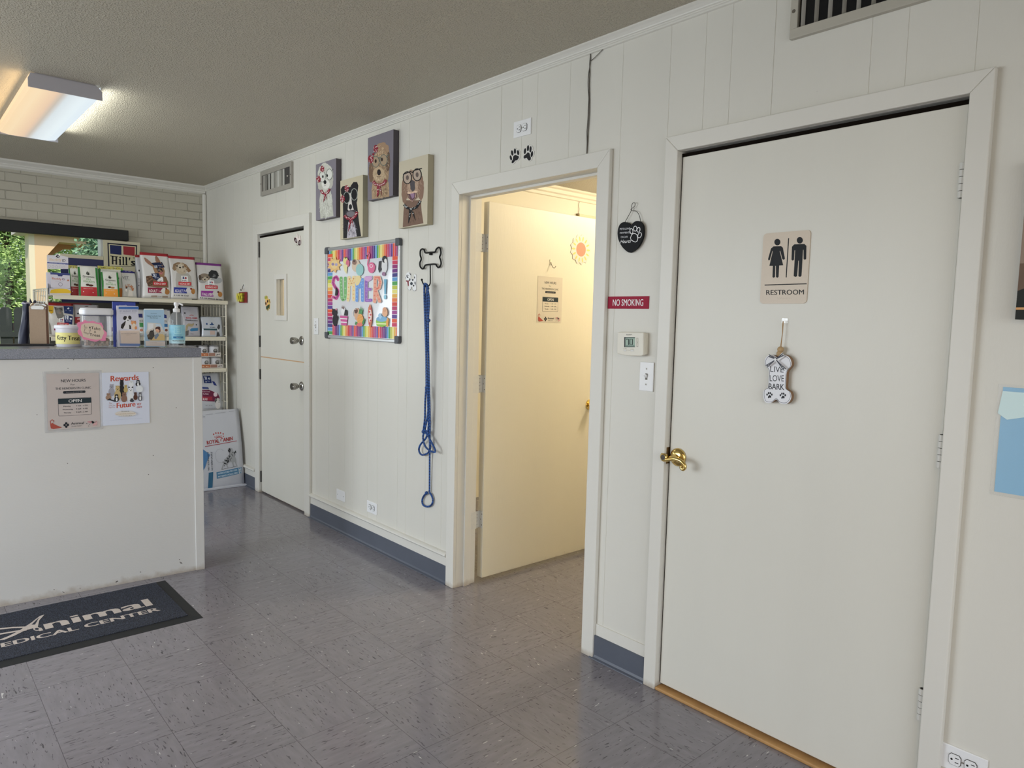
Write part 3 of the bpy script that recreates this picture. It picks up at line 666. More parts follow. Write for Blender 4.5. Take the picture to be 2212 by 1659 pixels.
# curly tan dog
t, m, A = canvas(3.3455, 2.2945, '#423d42', '#6f6a72', 'painting of a curly tan dog in glasses on grey, highest of the four canvases')
A.poly([(915, 1085), (910, 950), (930, 830), (1100, 770), (1145, 860), (1155, 1040), (1150, 1052)], '#9c8368'); A.ell(1025, 700, 125, 260, '#8f775d', jag=.06)
A.ell(905, 720, 35, 140, '#6b5442', jag=.12); A.ell(1130, 560, 38, 150, '#5f4c3e', jag=.12); A.ell(1055, 400, 95, 95, '#94796070'[:7], jag=.1)
A.fur(1030, 600, 115, 260, ['#b39a7c', '#7b6550', '#c3ad8e'], 120, 40, 6, 8); A.fur(1040, 960, 105, 100, ['#c0a686', '#7d6650'], 80, 40, 6, 9)
A.ell(1010, 740, 82, 95, '#ab9578', jag=.05); A.fur(1010, 760, 70, 70, ['#c8b597', '#8c765e'], 50, 26, 4, 10)
for cx, cy in ((968, 570), (1078, 548)): A.ell(cx, cy, 50, 74, '#97836b'); A.ell(cx-(0 if cx < 1000 else 24), cy-8, 14, 26, '#2c211d'); A.line([(cx+50*math.cos(q*PI/8), cy+76*math.sin(q*PI/8)) for q in range(16)], 8, '#53605a', closed=True)
A.line([(1000, 520), (1045, 505)], 9, '#53605a'); A.line([(1120, 500), (1155, 470)], 8, '#53605a')
A.ell(1014, 716, 26, 42, '#221c1d'); A.line([(985, 770), (1015, 782), (1042, 768)], 6, '#4e3b30')
bow(A, 968, 395, 42, RED, WHT); bow(A, 902, 535, 46, RED, WHT, 10); A.ell(938, 468, 14, 16, RED)
bandana(A, [(935, 840), (965, 880), (1020, 895), (1080, 875), (1115, 820)], [[(990, 890), (985, 1065), (1015, 1020), (1020, 890)], [(1010, 890), (1060, 1050), (1035, 900)]], '#81303a', WHT, 40, 6)
finish(t, m)
# brown laughing dog
t, m, A = canvas(3.0018, 2.106, '#9b937c', '#b5ac97', 'painting of a brown laughing dog in black glasses on cream, rightmost of the four canvases')
A.poly([(1340, 1475), (1350, 1250), (1370, 1100), (1590, 1100), (1600, 1250), (1625, 1418)], '#6f584b'); A.ell(1475, 890, 135, 210, '#927a68', jag=.04)
A.ell(1475, 900, 90, 170, '#a58c78', jag=.04); A.fur(1480, 1290, 110, 110, ['#7f6757', '#5d483c'], 70, 40, 5, 12); A.ell(1365, 960, 42, 180, '#7e6454', jag=.08); A.ell(1590, 930, 40, 180, '#7e6454', jag=.08); A.fur(1475, 880, 120, 200, ['#a88f7b', '#7b6353'], 90, 40, 5, 11)
A.poly([(1395, 960), (1440, 1000), (1500, 980), (1535, 960), (1530, 1050), (1475, 1130), (1420, 1080)], '#caa994'); A.poly([(1410, 1000), (1470, 1010), (1525, 985), (1510, 1070), (1475, 1112), (1432, 1070)], '#5a4148')
A.poly([(1440, 1010), (1500, 1005), (1500, 1060), (1470, 1080)], '#8a6f85'); A.line([(1400, 970), (1420, 1060), (1475, 1125), (1525, 1060), (1535, 965)], 8, '#2c2020')
A.poly([(1440, 860), (1470, 820), (1505, 840), (1510, 950), (1480, 985), (1450, 950)], '#4a4548'); A.ell(1430, 1000, 30, 14, '#c6ab93'); A.ell(1515, 985, 30, 14, '#c6ab93')
for cx, cy in ((1405, 790), (1540, 750)): A.ell(cx, cy, 56, 80, '#a39283'); A.ell(cx, cy, 20, 34, '#5b4f4a'); A.line([(cx+58*math.cos(q*PI/8), cy+84*math.sin(q*PI/8)) for q in range(16)], 12, '#161517', closed=True)
A.line([(1345, 745), (1450, 705), (1475, 720), (1500, 690), (1605, 662)], 14, '#161517')
bandana(A, [(1358, 1160), (1400, 1205), (1460, 1225), (1530, 1200), (1588, 1110)], [[(1430, 1220), (1415, 1430), (1450, 1340), (1460, 1230)], [(1450, 1225), (1520, 1390), (1490, 1260)]], '#1a1b1d', '#c3c5c2', 34, 8)
finish(t, m)

# --- whiteboard with the summer display
WY, WZ = 3.6145, 1.5765
t = wallthing('whiteboard', WY, WZ, 'framed magnetic whiteboard with rainbow stripe border and SUMMER lettering', 'whiteboard'); w_, h_ = .905, .592
ALU = M('#b9bbbd', .3, metal=.6)
m = MB()
for (x0, x1, z0, z1) in ((-w_/2, w_/2, h_/2-.020, h_/2), (-w_/2, w_/2, -h_/2, -h_/2+.020), (-w_/2, -w_/2+.020, -h_/2+.02, h_/2-.02), (w_/2-.020, w_/2, -h_/2+.02, h_/2-.02)):
    m.box(x0, x1, -.020, 0, z0, z1, ALU)
m.build('frame', t, bevel=.004)
for sx in (-1, 1):
    for sz in (-1, 1):
        m = MB(); cx, cz = sx*(w_/2-.018), sz*(h_/2-.018)
        m.prism([(cx-.022*sx, cz-.022*sz), (cx+.022*sx, cz-.022*sz), (cx+.022*sx, cz+.012*sz), (cx+.012*sx, cz+.022*sz), (cx-.022*sx, cz+.022*sz)], -.024, .0, M('#4c4f55', .5))
        m.build('corner_cap', t, bevel=.004)
m = MB(); m.box(-w_/2+.018, w_/2-.018, -.012, -.002, -h_/2+.018, h_/2-.018, M('#e4e6ea', .12, coat=.6))
A = Art(m, lambda x, z: (x, z), -.012, g=1.2, rough=.4, step=3e-5)
STR = ['#d8553a', '#c23b5a', '#8c2f6e', '#6a2f78', '#403a7a', '#5f93c4', '#4f9a52', '#b7bb4a', '#ecd27a', '#e6a94c', '#df7440', '#c8403a', '#b13a62', '#9a3f86', '#5b3f88']
bx, bz = w_/2-.022, h_/2-.022; rnd = random.Random(3)
def stripes(x0, x1, z0, z1, horiz, n, off):
    A.rect(x0, z0, x1, z1, '#e3e0dd'); A.k -= 0
    for i in range(n):
        c = STR[(i+off) % len(STR)]; j = rnd.uniform(-.0008, .0008)
        if horiz: a = z1-(z1-z0)*i/n; b = z1-(z1-z0)*(i+.90)/n; A.poly([(x0, a+j), (x1, a-j), (x1, b), (x0, b)], c)
        else: a = x0+(x1-x0)*i/n; b = x0+(x1-x0)*(i+.90)/n; A.poly([(a, z0), (b+j, z0), (b, z1), (a+j, z1)], c)
        A.k -= 1
    A.k += 2
stripes(-bx, bx, bz-.075, bz, False, 44, 4); stripes(-bx, bx, -bz, -bz+.068, False, 44, 12)
stripes(-bx, -bx+.068, -bz, bz-.02, True, 22, 0); stripes(bx-.062, bx, -bz+.068, bz-.075, True, 17, 0)
A.fn = onwall('e6', -.0125, (WY, WZ)); A.step = 3e-5
def blob(letter_strokes, wd, c, hl):     # fat rounded letters with a pale edge
    for w2, col in ((wd+8, '#d9d6d4'), (wd, c)):
        for st in letter_strokes:
            for a, b in zip(st, st[1:]):
                A.line([a, b], w2, col); A.ell(b[0], b[1], w2/2, w2/2, col, n=14)
            A.ell(st[0][0], st[0][1], w2/2, w2/2, col, n=14)
    r = random.Random(len(letter_strokes))
    for st in letter_strokes:
        for i in range(len(st)-1):
            for k in range(3):
                f = (k+.5)/3; x = st[i][0]*(1-f)+st[i+1][0]*f+r.uniform(-6, 6); y = st[i][1]*(1-f)+st[i+1][1]*f
                A.ell(x, y, wd*.26, wd*.2, hl, rot=r.uniform(-1, 1), jag=.15); A.k -= 1
    A.k += 1
blob([[(335, 690), (310, 650), (275, 670), (262, 740), (290, 795), (330, 840), (338, 910), (310, 960), (265, 940)]], 44, '#c0568e', '#94407e')
blob([[(378, 668), (380, 800), (392, 960), (405, 980)], [(405, 980), (440, 960), (440, 668)]], 44, '#74aa6c', '#a3c79a')
blob([[(480, 985), (492, 830), (495, 660)], [(495, 660), (530, 760), (562, 655)], [(562, 655), (560, 820), (562, 980)]], 42, '#e8c898', '#dba870')
blob([[(610, 990), (612, 830), (608, 690)], [(608, 690), (650, 800), (690, 690)], [(690, 690), (688, 850), (690, 990)]], 42, '#6a93cf', '#94b6de')
A.poly([(590, 640), (660, 630), (672, 690), (640, 760), (600, 780), (585, 720)], '#e6c894')
blob([[(810, 660), (745, 665), (745, 830), (745, 990), (815, 985)], [(745, 825), (800, 830)]], 44, '#8f62ac', '#a77fc0'); A.poly([(720, 650), (825, 640), (828, 690), (780, 720), (725, 700)], '#c79cc6')
blob([[(868, 1005), (872, 830), (875, 660), (930, 660), (950, 730), (930, 810), (880, 830)], [(880, 830), (940, 1000)]], 46, '#e59c84', '#d4766a')
A.poly([(1002, 685), (1040, 685), (1030, 900), (1008, 900)], '#6ba7c2'); A.ell(1017, 940, 18, 34, '#8cc3d6')
# sticker pets and summer things
A.poly([(290+r*math.cos(i*PI/9), 480+r*1.15*math.sin(i*PI/9)) for i in range(18) for r in ([70 if i % 2 else 105][0],)], '#d9b377'); A.ell(290, 475, 48, 62, '#e2c189'); A.ell(270, 470, 20, 20, '#8d7fa0'); A.ell(318, 475, 20, 20, '#a59ab4')
A.ell(450, 420, 35, 50, '#d9cf8a'); A.ell(482, 455, 26, 52, '#c86a80'); A.poly([(415, 470), (480, 480), (465, 610), (430, 560)], '#e3d3a0'); A.ell(452, 378, 14, 12, '#5a6a3a')
A.ell(600, 490, 60, 90, '#c9b7a2', jag=.06); A.ell(655, 550, 55, 85, '#8fbcba'); A.ell(580, 440, 34, 40, '#8b6d60', jag=.08); A.ell(575, 425, 12, 14, '#3b2d2b')
A.line([(765, 340), (775, 300), (795, 330), (780, 400), (768, 470), (785, 540)], 17, '#d0688c'); A.ell(823, 520, 52, 78, '#d2688e'); A.ell(820, 495, 26, 28, '#e3b7c4'); A.ell(822, 495, 14, 15, '#d2688e'); A.poly([(868, 500), (882, 470), (868, 560)], '#c85a80'); A.poly([(752, 345), (768, 335), (765, 370)], '#3a2a22')
A.ell(1010, 480, 42, 120, '#cfcfcf', jag=.05); A.poly([(930, 430), (975, 420), (965, 540), (935, 600), (920, 540)], '#35353a'); A.ell(1010, 400, 34, 50, '#2c2c30', jag=.08); A.ell(1025, 420, 18, 30, '#d9d6d2'); A.ell(1000, 610, 26, 30, '#94718c')
A.poly([(300, 920), (312, 790), (330, 830), (345, 860), (325, 920)], '#221f24')
A.ell(293, 1160, 36, 48, '#1f1c22'); A.ell(300, 1270, 34, 85, '#1f1c22'); A.ell(318, 1118, 10, 16, '#c97f90'); A.poly([(262, 1130), (258, 1100), (285, 1115)], '#1f1c22'); A.line([(330, 1280), (345, 1230), (325, 1200)], 12, '#1f1c22')
A.poly([(372, 1205), (485, 1215), (468, 1350), (392, 1345)], '#c25a90'); A.poly([(376, 1240), (482, 1248), (480, 1262), (378, 1256)], '#e8d9e0'); A.poly([(384, 1290), (475, 1298), (473, 1314), (386, 1306)], '#e8d9e0'); A.ell(425, 1150, 35, 55, '#d9d8d8', jag=.06); A.poly([(430, 1200), (445, 1120), (478, 1130), (475, 1210)], '#26242a'); A.poly([(395, 1100), (405, 1055), (415, 1110), (432, 1060), (435, 1120)], '#6b4a48')
A.ell(620, 1190, 42, 90, '#c9a184', jag=.06); A.ell(605, 1140, 26, 36, '#5b3b32', jag=.1); A.line([(590, 1230), (560, 1210), (550, 1160), (575, 1115), (610, 1115)], 9, '#d9cbc0')
A.ell(665, 1270, 45, 88, '#e0a05a'); [A.line([(628, 1200+i*22), (705, 1225+i*22)], 3, '#b8702c') for i in range(6)]; A.poly([(640, 1180), (652, 1110), (662, 1140), (672, 1060), (684, 1130), (704, 1090), (694, 1185)], '#4d8a58')
A.poly([(600, 1290), (585, 1330), (620, 1350), (690, 1360), (720, 1320), (735, 1240), (705, 1270), (680, 1340)], '#3f7f4a'); A.ell(655, 1335, 45, 26, '#d87068', jag=.15)
A.poly([(805, 1035), (825, 1090), (838, 1200), (832, 1310), (815, 1370), (800, 1375), (785, 1330), (772, 1200), (782, 1090)], '#c7795a'); A.ell(806, 1210, 22, 90, '#e6cfc6'); [A.ell(806+(-1)**i*8, 1110+i*42, 13, 13, '#c24a5c') for i in range(6)]
A.poly([(890, 1290), (900, 1240), (1060, 1250), (1060, 1340), (980, 1372), (900, 1350)], '#8cba4e'); A.poly([(895, 1310), (1060, 1318), (1055, 1336), (900, 1330)], '#d5e0a0'); A.ell(975, 1255, 80, 40, '#7aa8c8'); A.ell(1020, 1160, 38, 62, '#dba985', jag=.06); A.ell(1015, 1120, 28, 34, '#d19a78', jag=.08); A.poly([(920, 1200), (950, 1165), (980, 1220), (950, 1260)], '#9fc3dc'); A.poly([(1035, 1290), (1060, 1230), (1075, 1260), (1065, 1370), (1040, 1360)], '#dc9a4e')
m.build('writing_surface', t)

# --- dalmatian magnet
def flatfig(name, Y, Z, crop, label, cat, outline, oc, X=-.0005, th=.003, g=1.55, parts='figure', group=None):
    fn = onwall(crop, -th, (Y, Z)); t_ = wallthing(name, Y, Z, label, cat, group, X=X)
    m_ = MB(); m_.prism([fn(*p) for p in outline], -th, 0, pc(oc, g)); return t_, m_, Art(m_, fn, -th, g=g)
t, m, A = flatfig('dog_magnet', 3.066, 1.63, 'h8', 'white spotted puppy magnet with red scarf between the whiteboard and the hanging leash', 'magnet',
  [(360,600),(385,640),(400,560),(450,450),(560,430),(640,480),(665,560),(640,640),(640,740),(720,780),(820,770),(825,560),(870,510),(925,580),(930,760),(925,1000),(930,1330),(850,1395),(730,1310),(770,1240),(740,1160),(680,1170),(690,1260),(600,1360),(520,1330),(470,1240),(560,1180),(540,1140),(470,1110),(410,920),(400,760),(370,720)], '#d6d6da')
A.ell(462, 625, 30, 78, '#1b1c20').ell(462, 612, 10, 16, '#b9b9bd').ell(540, 590, 11, 22, '#2a2b2f').poly([(455, 690), (540, 660), (520, 720), (490, 730)], '#1b1c20').poly([(585, 450), (660, 520), (650, 600), (600, 520)], '#26272b').poly([(365, 620), (385, 700), (410, 750), (375, 745)], '#26272b')
A.poly([(410, 800), (430, 850), (560, 850), (600, 770), (640, 820), (600, 870), (550, 885), (555, 1130), (500, 1130), (470, 920), (410, 910)], '#6e2a2e').poly([(700, 785), (800, 785), (790, 850), (750, 875), (715, 850)], '#1d2226').ell(690, 1008, 68, 78, '#2b333b').ell(800, 1115, 36, 46, '#16181b').poly([(870, 880), (900, 950), (900, 1110), (840, 980)], '#16181b').ell(850, 700, 20, 60, '#1b1c20').ell(610, 800, 30, 60, '#16181b')
A.line([(600, 1350), (670, 1270), (680, 1170)], 14, '#5b5b60').line([(740, 1300), (800, 1370), (870, 1385), (920, 1330)], 14, '#5b5b60').line([(480, 1240), (540, 1330)], 12, '#5b5b60')
m.build('figure', t)

# --- bone hook and leash
HY, HZ = 2.868, 1.70
t = wallthing('bone_hook', HY, HZ, 'black wire wall hook bent into a dog bone outline', 'wall hook')
fn = onwall('g3', -.012, (HY, HZ))
pp = [(540,360),(680,350),(825,335),(860,260),(930,200),(985,240),(1000,380),(965,490),(1000,600),(1000,720),(930,800),(880,760),(840,705),(690,705),(540,730),(490,820),(440,835),(385,770),(375,660),(415,545),(385,430),(390,300),(440,250),(500,270)]
path = smooth_path([(fn(*p)[0], -.012, fn(*p)[1]) for p in pp], 4, True)
MB().tube(path, .0046, BLK, closed=True).build('bone_outline', t, smooth=True)
a0, a1, a2, a3 = fn(682, 715), fn(685, 1200), fn(490, 1200), fn(682, 395)
st = smooth_path([(a0[0], -.012, a0[1]), (a1[0], -.012, a1[1]), (a1[0], -.016, a1[1]-.02), (a1[0]-.002, -.026, a1[1]-.030), (a1[0]-.006, -.042, a1[1]-.030), (a1[0]-.011, -.054, a1[1]-.010), (a1[0]-.013, -.058, a1[1]+.004)], 5)
MB().tube(st, .0034, BLK).sphere(st[-1], .006, BLK).build('hook', t, smooth=True)
MB().lathe([(.0065, -.016), (.0065, 0)], (a3[0], 0, a3[1]), BLK, axis='y', n=12).build('screw', t)
ROPE = bpy.data.materials.new('blue_rope'); nt, N, L = nodes(ROPE); b = N['Principled BSDF']; b.inputs['Roughness'].default_value = .5
geo = N.new('ShaderNodeNewGeometry'); wv = N.new('ShaderNodeTexWave'); wv.bands_direction = 'DIAGONAL'; wv.inputs['Scale'].default_value = 42; L.new(geo.outputs['Position'], wv.inputs['Vector'])
L.new(mixc(nt, wv.outputs['Fac'], lin('#0b2c5e'), lin('#265aa3')), b.inputs['Base Color']); bpn = N.new('ShaderNodeBump'); bpn.inputs['Strength'].default_value = .5; bpn.inputs['Distance'].default_value = .002; L.new(wv.outputs['Fac'], bpn.inputs['Height']); L.new(bpn.outputs[0], b.inputs['Normal'])
t = wallthing('dog_leash', HY, HZ, 'long blue rope slip leash hanging in strands from the black bone hook', 'leash')
r0 = onwall('im', -.05, (HY, HZ))
def ip(*pts, y=-.05): return smooth_path([(r0(*p[:2])[0], p[2] if len(p) > 2 else y, r0(*p[:2])[1]) for p in pts], 5)
m = MB(); R = .0052
m.tube(ip((918, 700, -.045), (917, 640), (917, 622), (920, 614), (923, 622), (923, 660), (921, 760, -.04)), R, ROPE)
m.tube(ip((916, 835, -.035), (917, 760, -.04), (918, 690), (919, 622, -.058), (922, 613, -.058), (926, 622, -.058), (927, 650), (925, 700), (923, 800, -.04), (922, 900, -.03), (919, 960, -.022), (917, 1000, -.016), (915.5, 1065, -.012)), R, ROPE)
m.tube(ip((924, 625, -.045), (922, 615, -.048), (920, 625, -.045), (919, 680), (921, 740), (922, 800), (920, 880, -.036), (919, 920, -.03), (914, 945, -.028), (900, 962, -.026), (896, 975, -.022), (902, 984, -.02), (915, 979, -.02), (921, 965, -.024), (919, 940, -.028), (912, 930, -.03)), R, ROPE)
m.tube(ip((917, 838, -.035), (920, 870, -.034), (918, 900, -.034), (912, 930, -.034), (909, 945, -.036), (914, 962, -.04), (924, 972, -.044), (936, 977, -.044), (937, 971, -.042), (927, 955, -.036), (918, 940, -.034), (910, 932, -.034)), R, ROPE)
m.tube(ip((917, 838, -.04), (915, 870, -.04), (913, 905, -.036), (909, 932, -.034)), R, ROPE)
for p in ((917, 838), (910, 933), (921, 692)): q = r0(*p); m.sphere((q[0], -.036, q[1]), .0105, ROPE)
m.build('rope', t, smooth=True)
m = MB(); ring = ip((915.5, 1066, -.012), (920, 1073, -.012), (922, 1083, -.010), (919, 1093, -.010), (910, 1097, -.010), (901, 1093, -.010), (899, 1083, -.010), (903, 1074, -.012), (909, 1067, -.012)); m.tube(ring, R, ROPE)
q = r0(909, 1067); m.sphere((q[0], -.012, q[1]), .010, ROPE); q = r0(914, 1065); m.build('end_loop', t, smooth=True)
MB().tube([(q[0]+.007*math.cos(i*PI/6), -.012, q[1]+.007*math.sin(i*PI/6)) for i in range(12)], .0012, M('#c8c8c8', .25, metal=1), n=6, closed=True).build('metal_ring', t)

# --- small woof plaque on hook
t = wallthing('woof_plaque', 5.538, 1.563, 'tiny red plaque with raised yellow letters hanging left of the split door', 'plaque')
m = MB(); m.prism([(-.075, -.045), (.078, -.045), (.078, .043), (-.075, .043)], -.016, -.004, M('#7c1f22', .45, gain=1.2)); m.build('board', t, bevel=.002)
vs, fs = textmesh('WOOF', .035); m = MB()
m.add([(-.095+x*.140, -.034, -.034+z*.066) for x, z in vs], fs, M('#d9cf3a', .45, gain=1.2))
m.add([(-.092+x*.140, -.025, -.034+z*.066) for x, z in vs], fs, M('#b0a52c', .45)); m.add([(-.089+x*.140, -.017, -.034+z*.066) for x, z in vs], fs, M('#8a8120', .45)); m.build('lettering', t)
MB().tube(smooth_path([(.0, -.004, .105), (.006, -.012, .09), (.006, -.02, .065), (-.004, -.026, .055), (-.016, -.024, .066)], 4), .0022, M('#3b3833', .3, metal=.8)).box(-.006, .006, -.004, 0, .075, .11, M('#e9e9e9', .3)).build('hook', t)

# --- stickers on the split door
t, m, A = flatfig('bunny_glasses_sticker', 4.53, 1.955, 'h6', 'small magnet of striped sunglasses with bunny ears, top corner of the split door', 'magnet',
  [(760,660),(820,690),(830,560),(865,510),(905,560),(910,720),(935,730),(955,620),(990,590),(1015,640),(1020,790),(1060,870),(1040,960),(970,1050),(930,1000),(880,900),(860,930),(815,945),(765,900),(745,760)], '#c9b9b4', X=-.001)
A.ell(810, 810, 62, 130, '#2c0b10', rot=-.35).ell(975, 920, 62, 125, '#2c0b10', rot=.15)
for i in range(3): A.line([(790+i*30, 870), (815+i*28, 760)], 9, '#c9c1c4'); A.line([(945+i*30, 980), (965+i*28, 860)], 9, '#c9c1c4')
A.ell(862, 600, 22, 60, '#b9b5ab').ell(985, 670, 20, 60, '#b9b5ab'); A.poly([(840, 990), (905, 1040), (890, 1050), (850, 1015)], '#34402a'); m.build('figure', t)
t, m, A = flatfig('pineapple_magnet', 5.055, 1.515, 'h7', 'pineapple magnet wearing round sunglasses left of the split door vision panel', 'magnet',
  [(280,470),(320,500),(340,420),(370,480),(410,460),(420,560),(450,620),(520,620),(560,800),(530,850),(540,930),(520,1130),(480,1100),(440,1220),(400,1150),(360,1170),(350,1010),(310,900),(300,780),(330,660),(280,600)], '#c9a55a', X=-.001)
A.poly([(280, 470), (320, 500), (340, 420), (370, 480), (410, 460), (420, 570), (350, 620), (280, 600)], '#8b8a3a').ell(385, 850, 62, 190, '#cf9a6c').ell(345, 840, 34, 82, '#2b0d12').ell(440, 730, 34, 78, '#2b0d12')
A.poly([(350, 1010), (440, 930), (520, 880), (540, 930), (520, 1130), (480, 1060), (440, 1220), (410, 1120), (365, 1170)], '#2f3d28').line([(515, 630), (520, 720), (555, 810)], 24, '#2a2622'); m.build('figure', t)

# --- paw prints
def paw(Y, Z, pads, label, outl):
    t_ = wallthing('paw_print', Y, Z, label, 'paw print magnet', 'paw prints above the open door'); fn = onwall('g7', -.003, (Y, Z)); m_ = MB()
    m_.prism([fn(*p) for p in outl], -.003, 0, pc('#b9b7b2')); A_ = Art(m_, fn, -.003)
    for p in pads[0]: A_.ell(*p[:4], '#111014', rot=p[4])
    A_.poly(pads[1], '#111014'); m_.build('figure', t_)
paw(2.213, 2.185, ([(300, 1290, 30, 72, -.2), (338, 1155, 34, 76, -.15), (413, 1105, 32, 76, 0), (500, 1145, 32, 70, -.1)], [(420,1200),(480,1230),(520,1245),(520,1290),(480,1350),(420,1365),(390,1410),(350,1440),(320,1430),(325,1380),(355,1330),(365,1250)]),
    'black paw print magnet below the high outlet, left of the pair', [(265,1240),(285,1205),(285,1110),(320,1060),(370,1070),(385,1010),(425,1005),(460,1060),(500,1045),(545,1110),(545,1290),(500,1370),(430,1390),(390,1450),(345,1465),(310,1440),(320,1380),(275,1350)])
paw(2.118, 2.185, ([(690, 1105, 32, 82, .12), (773, 1022, 32, 84, .08), (842, 1055, 30, 88, .1), (880, 1185, 32, 84, .15)], [(770,1130),(815,1160),(835,1240),(855,1290),(845,1345),(800,1365),(760,1330),(740,1290),(710,1300),(665,1310),(648,1270),(665,1225),(720,1190)]),
    'black paw print magnet below the high outlet, right of the pair', [(650,1200),(655,1060),(690,1005),(735,1010),(745,940),(790,915),(830,945),(885,950),(905,1010),(900,1080),(940,1100),(935,1200),(880,1290),(865,1360),(810,1385),(750,1350),(720,1325),(670,1335),(640,1290)])

# --- wires over the open door
t = wallthing('loose_wires', 1.7545, 2.322, 'thin grey wires running down the wall seam above the open door frame', 'wire')
m = MB(); rnd = random.Random(2)
for k in range(2):
    m.tube(smooth_path([((-.0015+.004*k)+rnd.uniform(-.004, .004), -.004, .205-.405*i/9) for i in range(10)], 3), .0017, M('#4d473f', .5), n=6)
m.build('cable', t)
MB().tube(smooth_path([(.0, -.004, .17), (.03, -.006, .178), (.075, -.004, .202)], 4), .0014, M('#4d473f', .5), n=6).build('cable', t)

# --- heart plaque
t = wallthing('heart_plaque', 1.502, 1.76, 'black heart plaque with white paw and lettering hanging on wire right of the open door', 'plaque'); fn = onwall('h3', -.016, (1.502, 1.76))
hp = smooth_path([(615,800,0),(580,745,0),(500,708,0),(410,715,0),(335,780,0),(292,900,0),(285,1040,0),(315,1180,0),(400,1340,0),(510,1450,0),(590,1487,0),(680,1450,0),(800,1350,0),(890,1200,0),(935,1060,0),(945,900,0),(925,780,0),(860,695,0),(770,680,0),(690,720,0)], 3, True)
m = MB(); m.prism([fn(p[0], p[1]) for p in hp], -.016, -.006, M('#0e0f12', .6, spec=.2))
A = Art(m, fn, -.016, g=1.6)
A.text('PETS LEAVE', 345, 910, 605, 895, 48, '#b9babd').text('PAWPRINTS', 345, 1008, 600, 995, 46, '#b9babd').text('ON OUR', 368, 1115, 545, 1105, 46, '#b9babd').text('Hearts', 350, 1250, 615, 1235, 90, '#c9cacd', slant=.35)
for cx, cy, rx, ry, ro in ((640, 940, 38, 70, -.1), (738, 875, 42, 66, 0), (822, 905, 38, 62, .2), (850, 1045, 44, 70, .4)): A.line([(cx+rx*math.cos(q*PI/8)*math.cos(ro)-ry*math.sin(q*PI/8)*math.sin(ro), cy+rx*math.cos(q*PI/8)*math.sin(ro)+ry*math.sin(q*PI/8)*math.cos(ro)) for q in range(16)], 16, '#dfe0e2', closed=True)
A.line([(740, 1000), (785, 1040), (805, 1120), (790, 1190), (740, 1220), (680, 1195), (630, 1160), (615, 1110), (650, 1030), (690, 1000)], 16, '#dfe0e2', closed=True)
m.build('heart', t)
def w3(pts, y): return smooth_path([(fn(*p)[0], y, fn(*p)[1]) for p in pts], 4)
MB().tube(w3([(445, 715), (520, 580), (600, 430), (625, 350), (620, 290), (650, 215), (710, 220), (700, 290), (640, 345), (600, 380), (630, 410), (740, 430), (810, 520), (855, 690)], -.010), .0011, M('#3b332b', .4, metal=.6), n=6).build('hanging_wire', t)
# --- no smoking sign
t = wallthing('no_smoking_sign', 1.508, 1.506, 'dark red NO SMOKING sign above the thermostat', 'sign')
m = MB(); m.prism([(-.1035, -.0245), (.1035, -.0245), (.1035, .0245), (-.1035, .0245)], -.003, 0, M('#8e2238', .6, gain=1.25, spec=.15)); A = Art(m, lambda x, z: (x, z), -.003, g=1.6); A.text('NO SMOKING', -.077, -.0125, .077, -.0125, -.026, '#dcd8d8', bold=.008); m.build('panel', t)
# --- thermostat
t = wallthing('thermostat', 1.470, 1.345, 'cream wall thermostat with grey display reading 70', 'thermostat'); CR = M('#e2ddcf', .4)
MB().prism([(-.068, -.040), (.070, -.040), (.070, .044), (-.068, .044)], -.014, 0, CR).build('back_plate', t, bevel=.003)
fn = onwall('h4', -.030, (1.470, 1.345)); m = MB(); o_ = [fn(*p) for p in ((350,180),(935,190),(930,690),(880,718),(600,712),(420,685),(335,660))]
m.prism(o_, -.030, -.014, CR); m.build('housing', t, bevel=.003)
m = MB(); A = Art(m, fn, -.0302, g=1.4, step=1e-4)
A.rect(503, 292, 745, 518, '#56635c').rect(530, 318, 745, 505, '#8ea093').rect(503, 292, 530, 518, '#2b2f2e')
A.line([(548, 338), (600, 338), (602, 465)], 20, '#26302b').line([(632, 340), (690, 340), (688, 460), (630, 455)], 20, '#26302b', closed=True).rect(540, 480, 735, 505, '#5f6f66')
m.build('display', t)
for r0_, r1_ in ((312, 405), (415, 508)): m = MB(); A = Art(m, fn, -.0302, g=1.4, step=1e-4); A.rect(778, r0_, 815, r1_, '#6f6c64').rect(784, r0_+7, 812, r1_-6, '#c0bbad'); m.build('button', t)
for r0_, r1_ in ((490, 550), (645, 722)): m = MB(); A = Art(m, fn, -.0302, g=1.4, step=1e-4); A.rect(r0_, 585, r1_, 610, '#8c877b').rect(r0_+3, 588, r1_-5, 605, '#e3dfd4'); m.build('slide_switch', t)
m = MB(); A = Art(m, fn, -.0303, g=1.4, step=1e-4); A.text('Braeburn', 553, 250, 675, 245, 22, '#3a3a3a', bold=.01).text('cool off heat', 480, 560, 565, 560, 16, '#4a463e').text('on auto', 645, 565, 720, 568, 16, '#4a463e').line([(552, 582), (643, 585)], 4, '#8c877b'); m.build('printed_lettering', t)

